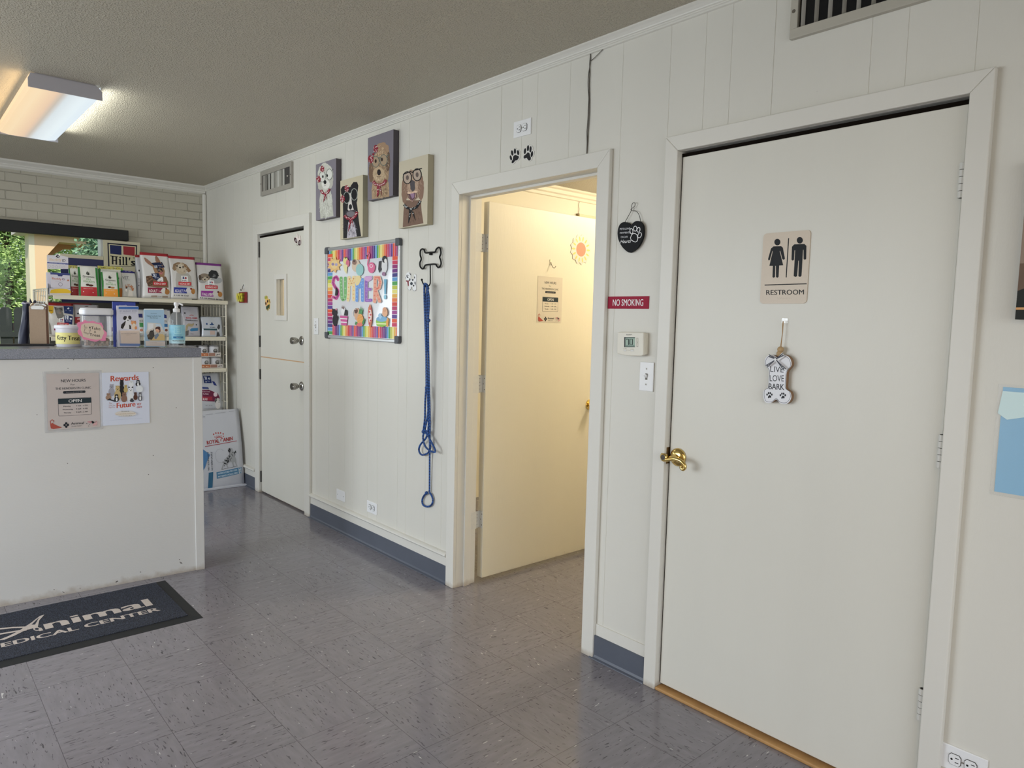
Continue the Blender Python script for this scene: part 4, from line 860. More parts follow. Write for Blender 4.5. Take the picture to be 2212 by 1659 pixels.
# --- restroom sign
SY, SZ = .858, 1.617
t = wallthing('restroom_sign', SY, SZ, 'tan RESTROOM sign with black woman and man figures on the closed door', 'sign', X=.002); fn = onwall('c8', -.0035, (SY, SZ))
m = MB(); o_ = []
for cx, cz, a0 in ((.069, .104, 0), (-.069, .104, 90), (-.069, -.104, 180), (.069, -.104, 270)):
    for i in range(6): q = math.radians(a0+i*18); o_.append((cx+.012*math.cos(q), cz+.0125*math.sin(q)))
m.prism(o_, -.0035, 0, M('#c4b5a2', .4, noise=.04, nscale=200, gain=1.15)); A = Art(m, fn, -.0035, g=1.0); K = '#0d0e11'
A.ell(447, 237, 25, 27, K).poly([(415, 272), (478, 270), (492, 282), (509, 372), (500, 382), (488, 376), (470, 308), (466, 310), (495, 426), (462, 428), (457, 520), (448, 528), (436, 522), (435, 430), (430, 430), (428, 520), (418, 528), (407, 522), (410, 430), (382, 430), (410, 310), (407, 308), (386, 382), (375, 386), (371, 376), (395, 290)], K)
A.ell(630, 222, 25, 27, K).poly([(585, 255), (668, 252), (684, 268), (682, 374), (672, 382), (661, 376), (660, 300), (656, 300), (644, 512), (632, 521), (618, 515), (622, 388), (618, 388), (608, 515), (594, 521), (580, 514), (592, 304), (587, 304), (583, 380), (572, 388), (562, 380), (566, 275)], K)
A.poly([(535, 205), (543, 205), (523, 525), (515, 525)], K).poly([(343, 583), (686, 573), (686, 580), (343, 591)], K).text('RESTROOM', 357, 667, 663, 663, 40, K, bold=.012)
for i in range(14): A.ell(448+i*8.6+(i % 3), 694+(i % 2)*6-3, 1.6, 1.8, '#a0927f'); A.k -= 1
m.build('panel', t)
# --- bone ornament
OY, OZ = .860, 1.225
t = wallthing('bone_ornament', OY, OZ, 'white bone shaped LIVE LOVE BARK plaque with checked bow hanging on restroom door', 'door ornament', X=0.0); fn = onwall('c8', -.020, (OY, OZ))
bo = smooth_path([(455,1180,0),(500,1155,0),(550,1180,0),(565,1235,0),(540,1275,0),(525,1300,0),(520,1370,0),(520,1430,0),(555,1460,0),(562,1510,0),(530,1552,0),(475,1550,0),(440,1518,0),(400,1545,0),(350,1540,0),(335,1490,0),(340,1445,0),(370,1425,0),(378,1350,0),(380,1275,0),(350,1240,0),(348,1195,0),(375,1160,0),(420,1160,0)], 4, True)
m = MB(); m.prism([fn(p[0], p[1]) for p in bo], -.020, -.003, M('#e6e6ea', .45), M('#8a6a4c', .6)); A = Art(m, fn, -.020, g=1.5)
c = (450, 1360); A.line([(c[0]+(p[0]-c[0])*.93, c[1]+(p[1]-c[1])*.955) for p in bo], 3, '#3c3d42', closed=True)
A.text('LIVE', 392, 1293, 500, 1300, 46, '#1c1c20').text('LOVE', 388, 1370, 503, 1372, 50, '#1c1c20').text('BARK', 380, 1435, 505, 1442, 48, '#1c1c20', bold=.01)
for cx, cy in ((386, 1485), (495, 1490)):
    for dx, dy in ((-20, -6), (-8, -18), (6, -18), (19, -6)): A.ell(cx+dx, cy+dy, 6, 9, '#1c1c20')
    A.poly([(cx-14, cy+14), (cx, cy-4), (cx+14, cy+6), (cx+12, cy+20), (cx, cy+18), (cx-10, cy+24)], '#1c1c20')
m.build('plaque', t)
m = MB(); A = Art(m, fn, -.026, g=1.5, step=2e-4)
for pl in ([(445, 1190), (395, 1148), (378, 1172), (430, 1200)], [(445, 1190), (500, 1136), (518, 1168), (460, 1205)], [(440, 1200), (365, 1238), (380, 1262), (448, 1205)], [(455, 1198), (540, 1270), (515, 1285), (450, 1210)]):
    A.poly(pl, '#d5d6da')
    (x0, y0_), (x1, y1_) = pl[0], ((pl[1][0]+pl[2][0])/2, (pl[1][1]+pl[2][1])/2); dx, dy = x1-x0, y1_-y0_; L_ = math.hypot(dx, dy); nx, ny = -dy/L_, dx/L_
    for i in range(1, 6): f = i/6; A.line([(x0+dx*f-nx*(3+8*f), y0_+dy*f-ny*(3+8*f)), (x0+dx*f+nx*(3+8*f), y0_+dy*f+ny*(3+8*f))], 7, '#33343c')
    for o2 in (-.4, .4): A.line([(x0, y0_), (x1+nx*22*o2, y1_+ny*22*o2)], 6, '#3c3d46')
A.ell(446, 1193, 10, 11, '#c9cacc'); m.build('bow', t)
TW = M('#a8865a', .8); m = MB(); q0, q1, q2 = fn(484, 878), fn(468, 1085), fn(490, 880)
m.tube([(q0[0], -.012, q0[1]), ((q0[0]+q1[0])/2+.003, -.014, (q0[1]+q1[1])/2), (q1[0], -.014, q1[1])], .0011, TW, n=6).tube([(q2[0], -.012, q2[1]), ((q2[0]+q1[0])/2+.001, -.012, (q2[1]+q1[1])/2), (q1[0]+.002, -.014, q1[1]), (q1[0], -.014, q1[1]-.012)], .0011, TW, n=6); m.build('twine', t)
m = MB(); WD = M('#b89a70', .6, noise=.1); 
for p, r in (((468, 1112), .0105), ((460, 1146), .010)): q = fn(*p); m.sphere((q[0], -.014, q[1]), r, WD)
m.build('wooden_beads', t)
q = fn(488, 877); MB().prism([(q[0]-.010, q[1]-.008), (q[0]+.010, q[1]-.008), (q[0]+.010, q[1]+.008), (q[0]-.010, q[1]+.008)], -.004, 0, glass(a=.3)).lathe([(.003, -.014), (.003, -.004)], (q[0], 0, q[1]), glass(a=.3), axis='y', n=10).build('clear_hook', t)

# --- things at the right edge
t = wallthing('canvas_print', .0, 1.70, 'edge of a dark bottomed canvas print on the wall right of the restroom door', 'painting')
m = MB(); m.box(-.205, .20, -.030, -.002, -.243, .16, M('#6b5442', .6, noise=.2, nscale=20)); A = Art(m, lambda x, z: (x, z), -.030, g=1.5)
A.rect(-.205, -.10, .2, .16, '#7b6b5e').poly([(-.205, -.243), (.2, -.243), (.2, -.04), (.02, -.06), (-.08, -.10), (-.16, -.15), (-.205, -.17)], '#1c1d1a').poly([(-.205, -.218), (.2, -.214), (.2, -.208), (-.205, -.212)], '#b98a5c'); m.build('canvas', t)
t = wallthing('blue_poster', .02, 1.138, 'laminated light blue notice with dark print, taped right of the restroom door', 'poster')
m = MB(); m.box(-.215, .215, -.0025, -.0008, -.150, .148, glass(a=.2, rough=.3)); m.box(-.205, .205, -.0016, -.0012, -.141, .141, M('#93c2e0', .5)); A = Art(m, lambda x, z: (x, z), -.0026, g=1.5)
A.poly([(-.205, .13), (-.15, .13), (-.12, .11), (-.15, .10), (-.12, .075), (-.19, .055), (-.212, .07)], '#b4cede').text('FREQUENTLY ASKED', -.145, .112, .16, .112, -.014, '#1c2a38', bold=.01); m.build('sheet', t)

# --- things on the open door, which faces the viewer's side of the room
def doorthing(name, X, Z, label, cat, group=None): return empty(name, (X, 2.592, Z), 0, label, cat, group)
t = doorthing('sun_magnet', .866, 1.850, 'wavy white sun magnet with coral centre high on the open door', 'magnet')
m = MB(); o_ = [((.083+.006*math.cos(13*q*2*PI/78))*math.cos(q*2*PI/78), (.083+.006*math.cos(13*q*2*PI/78))*math.sin(q*2*PI/78)) for q in range(78)]
m.prism(o_, -.003, -.0002, M('#d8cfc4', .5)); A = Art(m, lambda x, z: (x, z), -.003, g=1.3)
for i in range(14): q = i*2*PI/14; A.ell(.062*math.cos(q), .062*math.sin(q), .014, .0055, '#d2b468', rot=q); A.k -= 1
A.k += 1; A.ell(0, 0, .041, .041, '#d98068'); m.build('figure', t)
t = doorthing('adhesive_hook', .621, 1.744, 'small clear adhesive hook above the notice on the open door', 'wall hook')
MB().box(-.006, .006, -.003, -.0002, .0, .03, M('#efe6cc', .3)).build('pad', t); MB().tube(smooth_path([(0, -.003, .015), (.0, -.010, .0), (.002, -.018, -.014), (.010, -.024, -.018), (.018, -.026, -.006)], 4), .0016, M('#5d5140', .3, metal=.7)).build('hook', t)

# --- opening-hours notices
def hours(parent, w_, h_, y, paper, g):
    m = MB(); m.box(-w_/2, w_/2, y, y+.0006, -h_/2, h_/2, pc(paper, g))
    A = Art(m, lambda u, v: ((u-.5)*w_, (.5-v)*h_), y, g=g, step=2.5e-5); K = '#1a2028'
    A.text('NEW HOURS', .27, .155, .74, .155, .052, K, bold=.018).text('For', .45, .215, .53, .215, .03, K, bold=.01).text('THE HENDERSON CLINIC', .16, .285, .84, .285, .038, K, bold=.016)
    A.rrect(.30, .315, .73, .36, .02, '#20242b').text('Starting January 6th', .36, .346, .67, .346, .018, '#8d8a88')
    A.rrect(.20, .44, .84, .76, .02, K).rrect(.207, .444, .833, .755, .018, paper).poly([(.207, .448), (.833, .448), (.833, .545), (.207, .545)], '#1f2d33').text('OPEN', .40, .523, .65, .523, .055, '#d5d3d1', bold=.02)
    for i, (d_, h2) in enumerate((('Monday', '9 AM - 4 PM'), ('Wednesday', '9 AM - 4 PM'), ('Thursday', '9 AM - 2 PM'))):
        v = .60+i*.058; A.text(d_, .30 if i != 1 else .28, v, .44 if i != 1 else .48, v, .024, K, bold=.01).text(h2, .54, v, .76, v, .024, K, bold=.01)
    A.poly([(.05, .97), (.04, .90), (.08, .87), (.12, .90), (.20, .94), (.26, .965), (.20, .975), (.10, .985)], '#a54c3e').line([(.05, .90), (.045, .84), (.08, .815), (.115, .84), (.10, .86)], .014, '#a54c3e')
    for dx, dy in ((0, -.03), (-.032, 0), (.032, 0), (0, .03)): A.ell(.34+dx, .925+dy, .022, .022, K)
    A.text('Animal', .43, .925, .68, .925, .042, K, bold=.012).text('OF RUSK COUNTY', .44, .965, .64, .965, .016, K, bold=.01)
    A.ell(.85, .905, .035, .022, '#1c1c22', rot=.5); rnd = random.Random(4)
    for i in range(16): A.ell(.72+rnd.random()*.23, .885+rnd.random()*.09, .008, .006, '#1c1c22' if i % 3 else '#b86a70'); A.k -= 1
    A.k += 1; A.poly([(.74, .885), (.80, .88), (.84, .91), (.80, .925)], '#b98a8c'); A.poly([(.86, .93), (.95, .90), (.93, .96), (.85, .975)], '#c9a0a0')
    m.build('sheet', parent)
t = doorthing('hours_notice', .6235, 1.5475, 'tan opening hours notice taped to the open door below the small hook', 'notice', 'opening hours notices')
hours(t, .195, .258, -.0014, '#cdc4b4', 1.12)
# --- conduit strip on the far wall of the exam room
t = empty('cable_raceway', (2.36, 4.059, 2.345), 0, 'cream cable raceway with a thin wire on the lit wall seen over the open door', 'cable raceway')
MB().box(0, .9, -.03, 0, -.022, .022, M('#ded2b0', .5)).build('channel', t, bevel=.003); MB().box(-.012, .0, -.032, 0, -.024, .024, M('#8a7a55', .6)).build('end_cap', t)
MB().tube(smooth_path([(.01, -.006, .02), (.02, -.006, .06), (.012, -.006, .10), (.02, -.006, .13)], 4), .002, M('#6b5c40', .6), n=6).build('wire', t)
# warm side room ceiling lamps; the far exam room one is added fill
for nm, x, y, e in (('near end of the exam room', 1.6, 1.85, 52), ('far end of the exam room, added to brighten its wall', 2.6, 3.2, 20), ('back room', 1.2, 5.0, 38)):
    t = empty('ceiling_lamp', (x, y, H), 0, 'warm ceiling lamp at the %s, behind the panelled wall' % nm, 'ceiling lamp')
    MB().lathe([(.17, -.01), (.17, -.035), (.12, -.075), (.0, -.085)], (0, 0, 0), M('#ffe2ac', .5, emit=1.2), n=28).build('shade', t, smooth=True)
    MB().lathe([(.18, 0), (.18, -.012)], (0, 0, 0), M('#d8d3c8', .4), n=28).build('base_ring', t)
    light('side_room_lamp', 'POINT', (x, y, H-.22), (0, 0, 0), e, (1.0, .89, .71), shadow_soft_size=.14)
# ================================================================ SHELF UNIT, COUNTER AND WHAT STANDS ON THEM
# --- ceiling light
t = empty('ceiling_light', (-1.502, 4.485, H), 0, 'long wraparound ceiling light with one warm and one cool tube', 'ceiling light')
LM = bpy.data.materials.new('lit_lens'); nt, N, L = nodes(LM); b = N['Principled BSDF']; tc = N.new('ShaderNodeTexCoord'); sp = N.new('ShaderNodeSeparateXYZ'); L.new(tc.outputs['Object'], sp.inputs[0])
rp = N.new('ShaderNodeValToRGB'); L.new(mathn(nt, 'ADD', mathn(nt, 'MULTIPLY', sp.outputs[0], 3.2), .5), rp.inputs[0]); e = rp.color_ramp.elements
e[0].position = 0; e[0].color = (1.0, .72, .40, 1); e[1].position = 1; e[1].color = (.78, .90, 1.0, 1)
for p, c in ((.16, (1.0, .76, .47, 1)), (.38, (.88, .62, .42, 1)), (.47, (.60, .52, .44, 1)), (.56, (.74, .82, .86, 1)), (.75, (.86, .96, 1.0, 1))): q = e.new(p); q.color = c
L.new(rp.outputs[0], b.inputs['Emission Color']); b.inputs['Emission Strength'].default_value = .86; b.inputs['Base Color'].default_value = (.12, .12, .12, 1); b.inputs['Roughness'].default_value = .3
pr_ = [(-.150, -.006), (-.154, -.040), (-.142, -.062), (-.10, -.070), (.10, -.070), (.142, -.062), (.154, -.040), (.150, -.006)]
y0, y1 = -.610, .620; m = MB(); n = len(pr_); m.add([(x, y0, z) for x, z in pr_]+[(x, y1, z) for x, z in pr_], [[i, i+1, n+i+1, n+i] for i in range(n-1)], LM); m.build('lens', t)
ENDP = M('#b4b1b6', .45)
ep = [(-.146, -.004), (-.158, -.030), (-.158, -.072), (.158, -.072), (.158, -.030), (.150, -.020), (.138, -.008), (.130, -.004)]
for ya, yb in ((y0-.004, y0), (y1, y1+.004)): MB().prism(ep, ya, yb, ENDP).build('end_plate', t, bevel=.001)
MB().box(-.13, .13, y0, y1, -.012, 0, ENDP).build('base_tray', t)
light('ceiling_light_warm', 'AREA', (-1.58, 4.485, H-.085), (0, 0, 0), 2.0, (1.0, .78, .5), shape='RECTANGLE', size=.12, size_y=1.15)
light('ceiling_light_cool', 'AREA', (-1.43, 4.485, H-.085), (0, 0, 0), 3.0, (.88, .96, 1.0), shape='RECTANGLE', size=.12, size_y=1.15)

light('ceiling_light_warm_side', 'AREA', (-1.675, 4.485, H-.055), (0, math.radians(90+8), 0), 1.1, (1.0, .68, .34), shape='RECTANGLE', size=.05, size_y=1.15)
light('ceiling_light_cool_side', 'AREA', (-1.329, 4.485, H-.055), (0, math.radians(-90-8), 0), 2.4, (.95, .98, .92), shape='RECTANGLE', size=.05, size_y=1.15)

# --- reception counter
CA = -.052; t = empty('reception_counter', (-.934, 3.699, 0), CA, 'long white painted reception counter with speckled grey laminate top', 'counter')
m = MB().box(-2.7, -.045, .002, .055, 0, 1.185, COUNTERP); PANEL = m
MB().box(-.045, 0, -.006, .075, 0, 1.186, COUNTERP).build('end_trim', t, bevel=.002)
MB().box(-2.7, -.05, .055, .40, 1.10, 1.186, COUNTERP).box(-.08, -.02, .08, .40, .0, 1.186, COUNTERP).build('support_frame', t)
LAM = bpy.data.materials.new('speckled_laminate'); nt, N, L = nodes(LAM); b = N['Principled BSDF']; geo = N.new('ShaderNodeNewGeometry'); n1 = N.new('ShaderNodeTexNoise'); n1.inputs['Scale'].default_value = 420; n1.inputs['Detail'].default_value = 3; L.new(geo.outputs['Position'], n1.inputs['Vector'])
n2 = N.new('ShaderNodeMapRange'); L.new(n1.outputs['Fac'], n2.inputs[0]); n2.inputs[1].default_value = .35; n2.inputs[2].default_value = .65; L.new(mixc(nt, n2.outputs[0], lin('#585b66'), lin('#8f919c')), b.inputs['Base Color']); b.inputs['Roughness'].default_value = .28
MB().box(-2.7, -.004, -.014, .43, 1.187, 1.236, LAM).build('countertop', t, bevel=.002)
CTZ = 1.2362
def cfront(crop, px, py):      # a point on the counter's front, in the counter's own x and z
    cx, cy, s = CROPS[crop]; d = FW*FPX+RT*(cx+px/s-1106)-UP*(cy+py/s-829.5)
    nrm = np.array([-math.sin(CA), math.cos(CA), 0]); p0 = np.array([-.934, 3.699, 0]); k = ((p0-CAM)@nrm)/(d@nrm); p = CAM+d*k-p0
    return p[0]*math.cos(CA)+p[1]*math.sin(CA), p[2]
A = Art(PANEL, lambda px, py: cfront('im', px, py), .002, g=1.0, step=1e-4)
for px, py in ((159, 777), (147, 796), (331, 794), (80, 896), (381, 881), (331, 984), (146, 1001), (426, 935), (321, 1025), (388, 1209), (391, 1217), (304, 1236), (252, 1257), (173, 1271), (117, 1274)): A.ell(px, py, 1.0, .9, '#2c2620', n=8); A.k -= 1
A.k += 1; A.line([(388, 1214), (394, 1217)], 1.2, '#3a322a').line([(250, 1258), (255, 1255)], 1.6, '#4a4036').line([(135, 1278), (139, 1281)], 1.2, '#4a4036'); PANEL.build('front_panel', t)
# notices on the counter front
def cthing(name, lx, z, label, cat, group=None, ly=0.0):
    return empty(name, (-.934+lx*math.cos(CA)-ly*math.sin(CA), 3.699+lx*math.sin(CA)+ly*math.cos(CA), z), CA, label, cat, group)
a_, b_ = cfront('e7', 150, 190), cfront('e7', 1060, 1140); cx, cz = (a_[0]+b_[0])/2, (a_[1]+b_[1])/2
t = cthing('hours_notice', cx, cz, 'laminated tan opening hours notice taped on the white counter front', 'notice', 'opening hours notices')
hours(t, .222, .275, -.0016, '#bdb2ad', 1.12)
LAMN = M('#dcdad8', .3, alpha=.35); MB().box(-.124, -.111, -.0014, -.0008, -.150, .150, LAMN).box(.111, .124, -.0014, -.0008, -.150, .150, LAMN).box(-.111, .111, -.0014, -.0008, .1375, .150, LAMN).box(-.111, .111, -.0014, -.0008, -.150, -.1375, LAMN).build('laminate_edge', t)
a_, b_ = cfront('e7', 1160, 150), cfront('e7', 2015, 1080); cx, cz = (a_[0]+b_[0])/2, (a_[1]+b_[1])/2
t = cthing('rewards_poster', cx, cz, 'white Rewards poster with a group of cartoon dogs, taped on the counter front', 'poster')
def rf(px, py): q = cfront('e7', px, py); return q[0]-cx, q[1]-cz
m = MB(); m.box(-.112, .112, -.0012, -.0006, -.135, .135, pc('#b6bac6', 1.5)); A = Art(m, rf, -.0012, g=1.5, step=3e-5)
R1 = '#a2402e'; A.text('Rewards', 1320, 300, 1850, 270, 105, R1, bold=.035).text('Future', 1435, 810, 1790, 775, 100, R1, bold=.03).text('VET', 1818, 758, 1905, 755, 44, R1, bold=.02).text('care', 1818, 810, 1915, 800, 44, R1, bold=.02)
for tx, x0, yy in (('That', 1285, 730), ('Help You', 1285, 770), ('Pay For', 1285, 808)): A.text(tx, x0, yy, x0+(60 if tx == 'That' else 120), yy-3, 26, '#9c6a64')
def dog(x, y0_, w__, h__, c, ear, face=None, seed=0):
    A.ell(x, y0_+h__*.68, w__*.5, h__*.36, c); A.ell(x, y0_+h__*.25, w__*.34, h__*.22, c)
    A.poly([(x-w__*.32, y0_+h__*.12), (x-w__*.26, y0_), (x-w__*.08, y0_+h__*.1)], ear); A.poly([(x+w__*.32, y0_+h__*.12), (x+w__*.26, y0_), (x+w__*.08, y0_+h__*.1)], ear)
    if face: A.ell(x, y0_+h__*.32, w__*.17, h__*.12, face); A.ell(x, y0_+h__*.72, w__*.2, h__*.24, face)
    A.ell(x, y0_+h__*.29, w__*.07, h__*.03, '#1c1c1f'); A.ell(x-w__*.13, y0_+h__*.22, 4, 5, '#1c1c1f'); A.ell(x+w__*.13, y0_+h__*.22, 4, 5, '#1c1c1f')
for a in ((1530, 260, 110, 320, '#1d1c1e', '#1d1c1e'), (1335, 345, 120, 230, '#8b8a94', '#7c7b86'), (1450, 370, 130, 290, '#a89368', '#947f56'), (1605, 360, 80, 150, '#a8945f', '#8d7a48'), (1710, 280, 100, 120, '#c4c6cf', '#a9abb3'), (1840, 270, 95, 120, '#1f1f22', '#1f1f22', '#c9cbd2'), (1700, 390, 150, 300, '#c2c3c9', '#1f1e20', '#d2d3d8'), (1575, 500, 120, 190, '#75584a', '#6a4e42'),
          (1275, 520, 110, 130, '#8b6f5c', '#7a5f4d'), (1430, 540, 90, 145, '#212024', '#212024', '#c9cbd2'), (1790, 500, 80, 150, '#4a2c22', '#3a2018'), (1880, 500, 80, 170, '#5a5960', '#2b2a2e', '#c9cbd2'), (1720, 620, 80, 70, '#37373b', '#8c8d92')): dog(*a)
A.poly([(1240, 660), (1300, 620), (1340, 650), (1420, 670), (1400, 690), (1300, 660)], '#1f1f22'); A.ell(1865, 440, 68, 66, '#c2c5cf')
A.ell(1600, 915, 205, 55, '#b9b3ab').text('Rewards', 1525, 885, 1672, 880, 26, '#3b4a5a').text('yourvetrewards.com/rewards', 1415, 935, 1785, 915, 22, '#9a7d55').text('or scan the code to sign up', 1470, 968, 1725, 952, 14, '#4b4f58')
A.line([(1290, 1042), (1920, 1000)], 3, '#9aa0b0'); m.build('sheet', t)

# --- acrylic brochure holders
AC = glass(a=.55)
def cbase(px, py=750.5):
    p = hit('im', px, py, 'z', CTZ); d = p[:2]-np.array([-.934, 3.699]); return d[0]*math.cos(CA)+d[1]*math.sin(CA), d[0]*-math.sin(CA)+d[1]*math.cos(CA)
def holder(x0px, x1px, ly, hb, label, paint, w_=None):
    y3 = 3.699+ly; l0 = hit('im', x0px, 740, 'y', y3)[0]+.934; l1 = hit('im', x1px, 740, 'y', y3)[0]+.934; w_ = l1-l0
    t = cthing('brochure_holder', (l0+l1)/2, CTZ, label, 'brochure holder', 'acrylic brochure holders on the counter', ly)
    m = MB(); a = w_/2
    m.box(-a, a, -.0, .10, 0, .003, AC).box(-a, -a+.003, 0, .10, .003, .075, AC).box(a-.003, a, 0, .10, .003, .075, AC)
    m.add([(-a, .006, .003), (a, .006, .003), (a, .0, .085), (-a, .0, .085), (-a, .009, .003), (a, .009, .003), (a, .003, .085), (-a, .003, .085)], [(0,1,2,3), (7,6,5,4), (3,2,6,7), (0,3,7,4), (1,5,6,2)], AC)
    m.build('acrylic_stand', t, bevel=.001)
    return t, a, ly
t, a, ly = holder(251.5, 304, .055, .2, 'clear holder with dog and kitten pet insurance leaflets, in front of the shelf', None)
def leaflet(tpar_loc, a, h_, z0, y, lab, crop, paint, paper, group='leaflets in the acrylic holders', thick=.012):
    lx, ly2 = tpar_loc; t2 = cthing('brochure', lx, CTZ+z0, lab, 'brochure', group, ly2)
    m2 = MB(); m2.box(-a, a, y, y+thick, 0, h_, pc(paper, 1.5))
    def fn2(px, py):
        c_ = CROPS[crop]; d = FW*FPX+RT*(c_[0]+px/c_[2]-1106)-UP*(c_[1]+py/c_[2]-829.5); nrm = np.array([-math.sin(CA), math.cos(CA), 0]); p0 = np.array(t2.location)+nrm*y
        k = ((p0-CAM)@nrm)/(d@nrm); p = CAM+d*k-np.array(t2.location); return p[0]*math.cos(CA)+p[1]*math.sin(CA), p[2]
    A2 = Art(m2, fn2, y, g=1.5, step=3e-5); paint(A2, m2, a, h_); m2.build('leaflet_stack', t2); return t2
def p1(A, m, a, h_):
    A.poly([(215, 185), (570, 185), (570, 232), (215, 228)], '#40639c').text('PET INSURANCE REVIEW', 235, 275, 550, 272, 24, '#6b6f86', bold=.01).text('By pet parents, for pet parents', 238, 302, 520, 298, 15, '#7a7c8c')
    A.poly([(210, 610), (585, 600), (590, 850), (235, 850)], '#c9b6aa').poly([(215, 600), (240, 600), (262, 830), (235, 850)], '#a6a2aa').poly([(236, 835), (592, 840), (592, 880), (238, 878)], '#5670a4')
    A.text('BECAUSE PETS ARE FAMILY', 262, 668, 540, 664, 14, '#7b6c74').text('See all plans', 355, 690, 430, 688, 11, '#8a7a72')
    A.poly([(250, 560), (268, 500), (300, 470), (330, 440), (420, 440), (440, 500), (436, 580), (395, 585), (300, 580)], '#c3c0c2').poly([(252, 560), (262, 500), (300, 465), (345, 430), (330, 500), (300, 560), (290, 580)], '#26211f').poly([(400, 500), (430, 520), (436, 580), (405, 582)], '#2a2422')
    A.ell(370, 400, 46, 48, '#cac6c6').ell(325, 385, 30, 38, '#231f20', rot=.3).ell(413, 378, 28, 36, '#231f20', rot=-.3).ell(345, 372, 16, 20, '#2a2422').ell(398, 370, 16, 20, '#2a2422').ell(380, 425, 11, 9, '#161415')
    A.ell(480, 470, 46, 38, '#c28a60').ell(485, 540, 42, 52, '#c9b5a2').poly([(435, 450), (440, 425), (470, 440)], '#a56f48').poly([(490, 445), (518, 430), (520, 470)], '#a56f48').ell(470, 475, 5, 5, '#221').ell(500, 475, 5, 5, '#221').ell(486, 490, 14, 11, '#dccabb').ell(520, 560, 22, 30, '#b97f55')
def p1b(A, m, a, h_):
    A.text('Nationwide', 222, 172, 358, 168, 20, '#aab0d0', bold=.01)
q = cbase(278)
lx = (hit('im', 255, 740, 'y', 3.757)[0]+hit('im', 301, 740, 'y', 3.757)[0])/2+.934
leaflet((lx, .055), .050, .213, .004, .012, 'stack of white pet leaflets with a dog and a kitten, in the left clear holder', 'd4', p1, '#b4b3be')
leaflet((lx-.012, .055), .053, .232, .004, .030, 'dark blue leaflets standing behind the dog and kitten leaflets', 'd4', p1b, '#333f86')
t, a, ly = holder(309.5, 361, .045, .2, 'clear holder with pale blue leaflets, beside the hand sanitizer', None)
def p2(A, m, a, h_):
    A.poly([(668, 220), (1008, 222), (1010, 242), (668, 240)], '#c3d5de').text('Preventive', 785, 315, 890, 312, 16, '#4e6374', bold=.01).text('Helping You Pay for Your', 712, 358, 965, 360, 20, '#3f5465', bold=.01).text("Pet's Vet Care", 770, 392, 910, 393, 20, '#3f5465', bold=.01)
    A.poly([(722, 462), (955, 485), (990, 560), (1030, 640), (1030, 780), (765, 785), (700, 640), (722, 560)], '#b9b4ac').poly([(735, 480), (830, 482), (830, 560), (740, 600)], '#c9cdcf').poly([(860, 490), (950, 495), (985, 600), (905, 560)], '#a7b9c6')
    A.ell(915, 590, 48, 56, '#c49a80').poly([(860, 590), (870, 550), (905, 538), (950, 555), (955, 620), (930, 660), (940, 600), (900, 575)], '#4a3029').ell(925, 556, 28, 20, '#4a3029').poly([(930, 670), (990, 665), (1030, 700), (1030, 785), (765, 785), (780, 750), (860, 700)], '#dcae78').poly([(850, 690), (910, 650), (930, 690), (880, 760), (850, 745)], '#6f7f95')
    A.ell(800, 650, 42, 46, '#26211f').poly([(760, 640), (745, 680), (718, 690), (735, 760), (800, 770), (850, 700), (840, 640)], '#2a2522').poly([(815, 610), (830, 572), (840, 620)], '#1d1917').ell(742, 700, 24, 26, '#5b4a38')
    A.poly([(690, 790), (1040, 795), (1040, 885), (695, 880)], '#c9bdb8').text('Rewards of care', 760, 825, 890, 822, 13, '#a89a94').text('care plans for every pet family', 760, 852, 990, 850, 13, '#a89a94')
lx = (hit('im', 313.5, 740, 'y', 3.747)[0]+hit('im', 357, 740, 'y', 3.747)[0])/2+.934
leaflet((lx, .045), .048, .198, .004, .012, 'stack of pale blue leaflets showing a woman and a dog, in the right clear holder', 'd4', p2, '#8fabc0')

# --- hand sanitizer
lx = (hit('im', 363, 740, 'y', 3.777)[0]+hit('im', 399.5, 740, 'y', 3.777)[0])/2+.934
t = cthing('hand_sanitizer', lx, CTZ, 'clear hand sanitizer pump bottle with pale blue label, at the counter row\'s right end', 'bottle', None, .08)
m = MB(); r = .0405; m.lathe([(r-.004, 0), (r, .004), (r, .148), (r-.004, .165), (r-.014, .180), (.017, .190), (.014, .194)], (0, 0, 0), M('#ccd0d2', .08, alpha=.28), n=32, sx=1.0); m.build('bottle', t, smooth=True)
m = MB(); LB = []
def cyl(u, z, rr=r+.0004): a_ = u/rr-PI/2; return (rr*math.cos(a_), rr*math.sin(a_), z)
class CArt(Art):
    def tris(s, P, F, col):
        rr = s.y+s.k*6e-5; s.k += 1; V = []; T = []
        def rec(a, b, c, d):
            L_ = [math.dist(a, b), math.dist(b, c), math.dist(c, a)]; i = L_.index(max(L_))
            if L_[i] < .006 or d > 8: n = len(V); V.extend([a, b, c]); T.append((n, n+1, n+2)); return
            if i == 1: a, b, c = b, c, a
            elif i == 2: a, b, c = c, a, b
            q = ((a[0]+b[0])/2, (a[1]+b[1])/2); rec(a, q, c, d+1); rec(q, b, c, d+1)
        for f in F:
            for j in range(1, len(f)-1): rec(P[f[0]], P[f[j]], P[f[j+1]], 0)
        s.mb.add([cyl(x, z, rr) for x, z in V], T, s.mat(col))
A = CArt(m, lambda x, z: (x, z), r+.0004, g=1.4)
A.rect(-.060, .022, .060, .122, '#a9c6ce').rect(-.060, .042, .060, .122, '#7fb3c4').rect(-.021, .075, .014, .116, '#a8cdd8').rect(-.0195, .0765, .0125, .1145, '#7fb3c4').text('OXY', -.015, .106, .008, .106, -.008, '#a8cdd8').text('GEL', -.015, .094, .008, .094, -.008, '#a8cdd8').text('20', -.012, .082, .005, .082, -.008, '#a8cdd8')
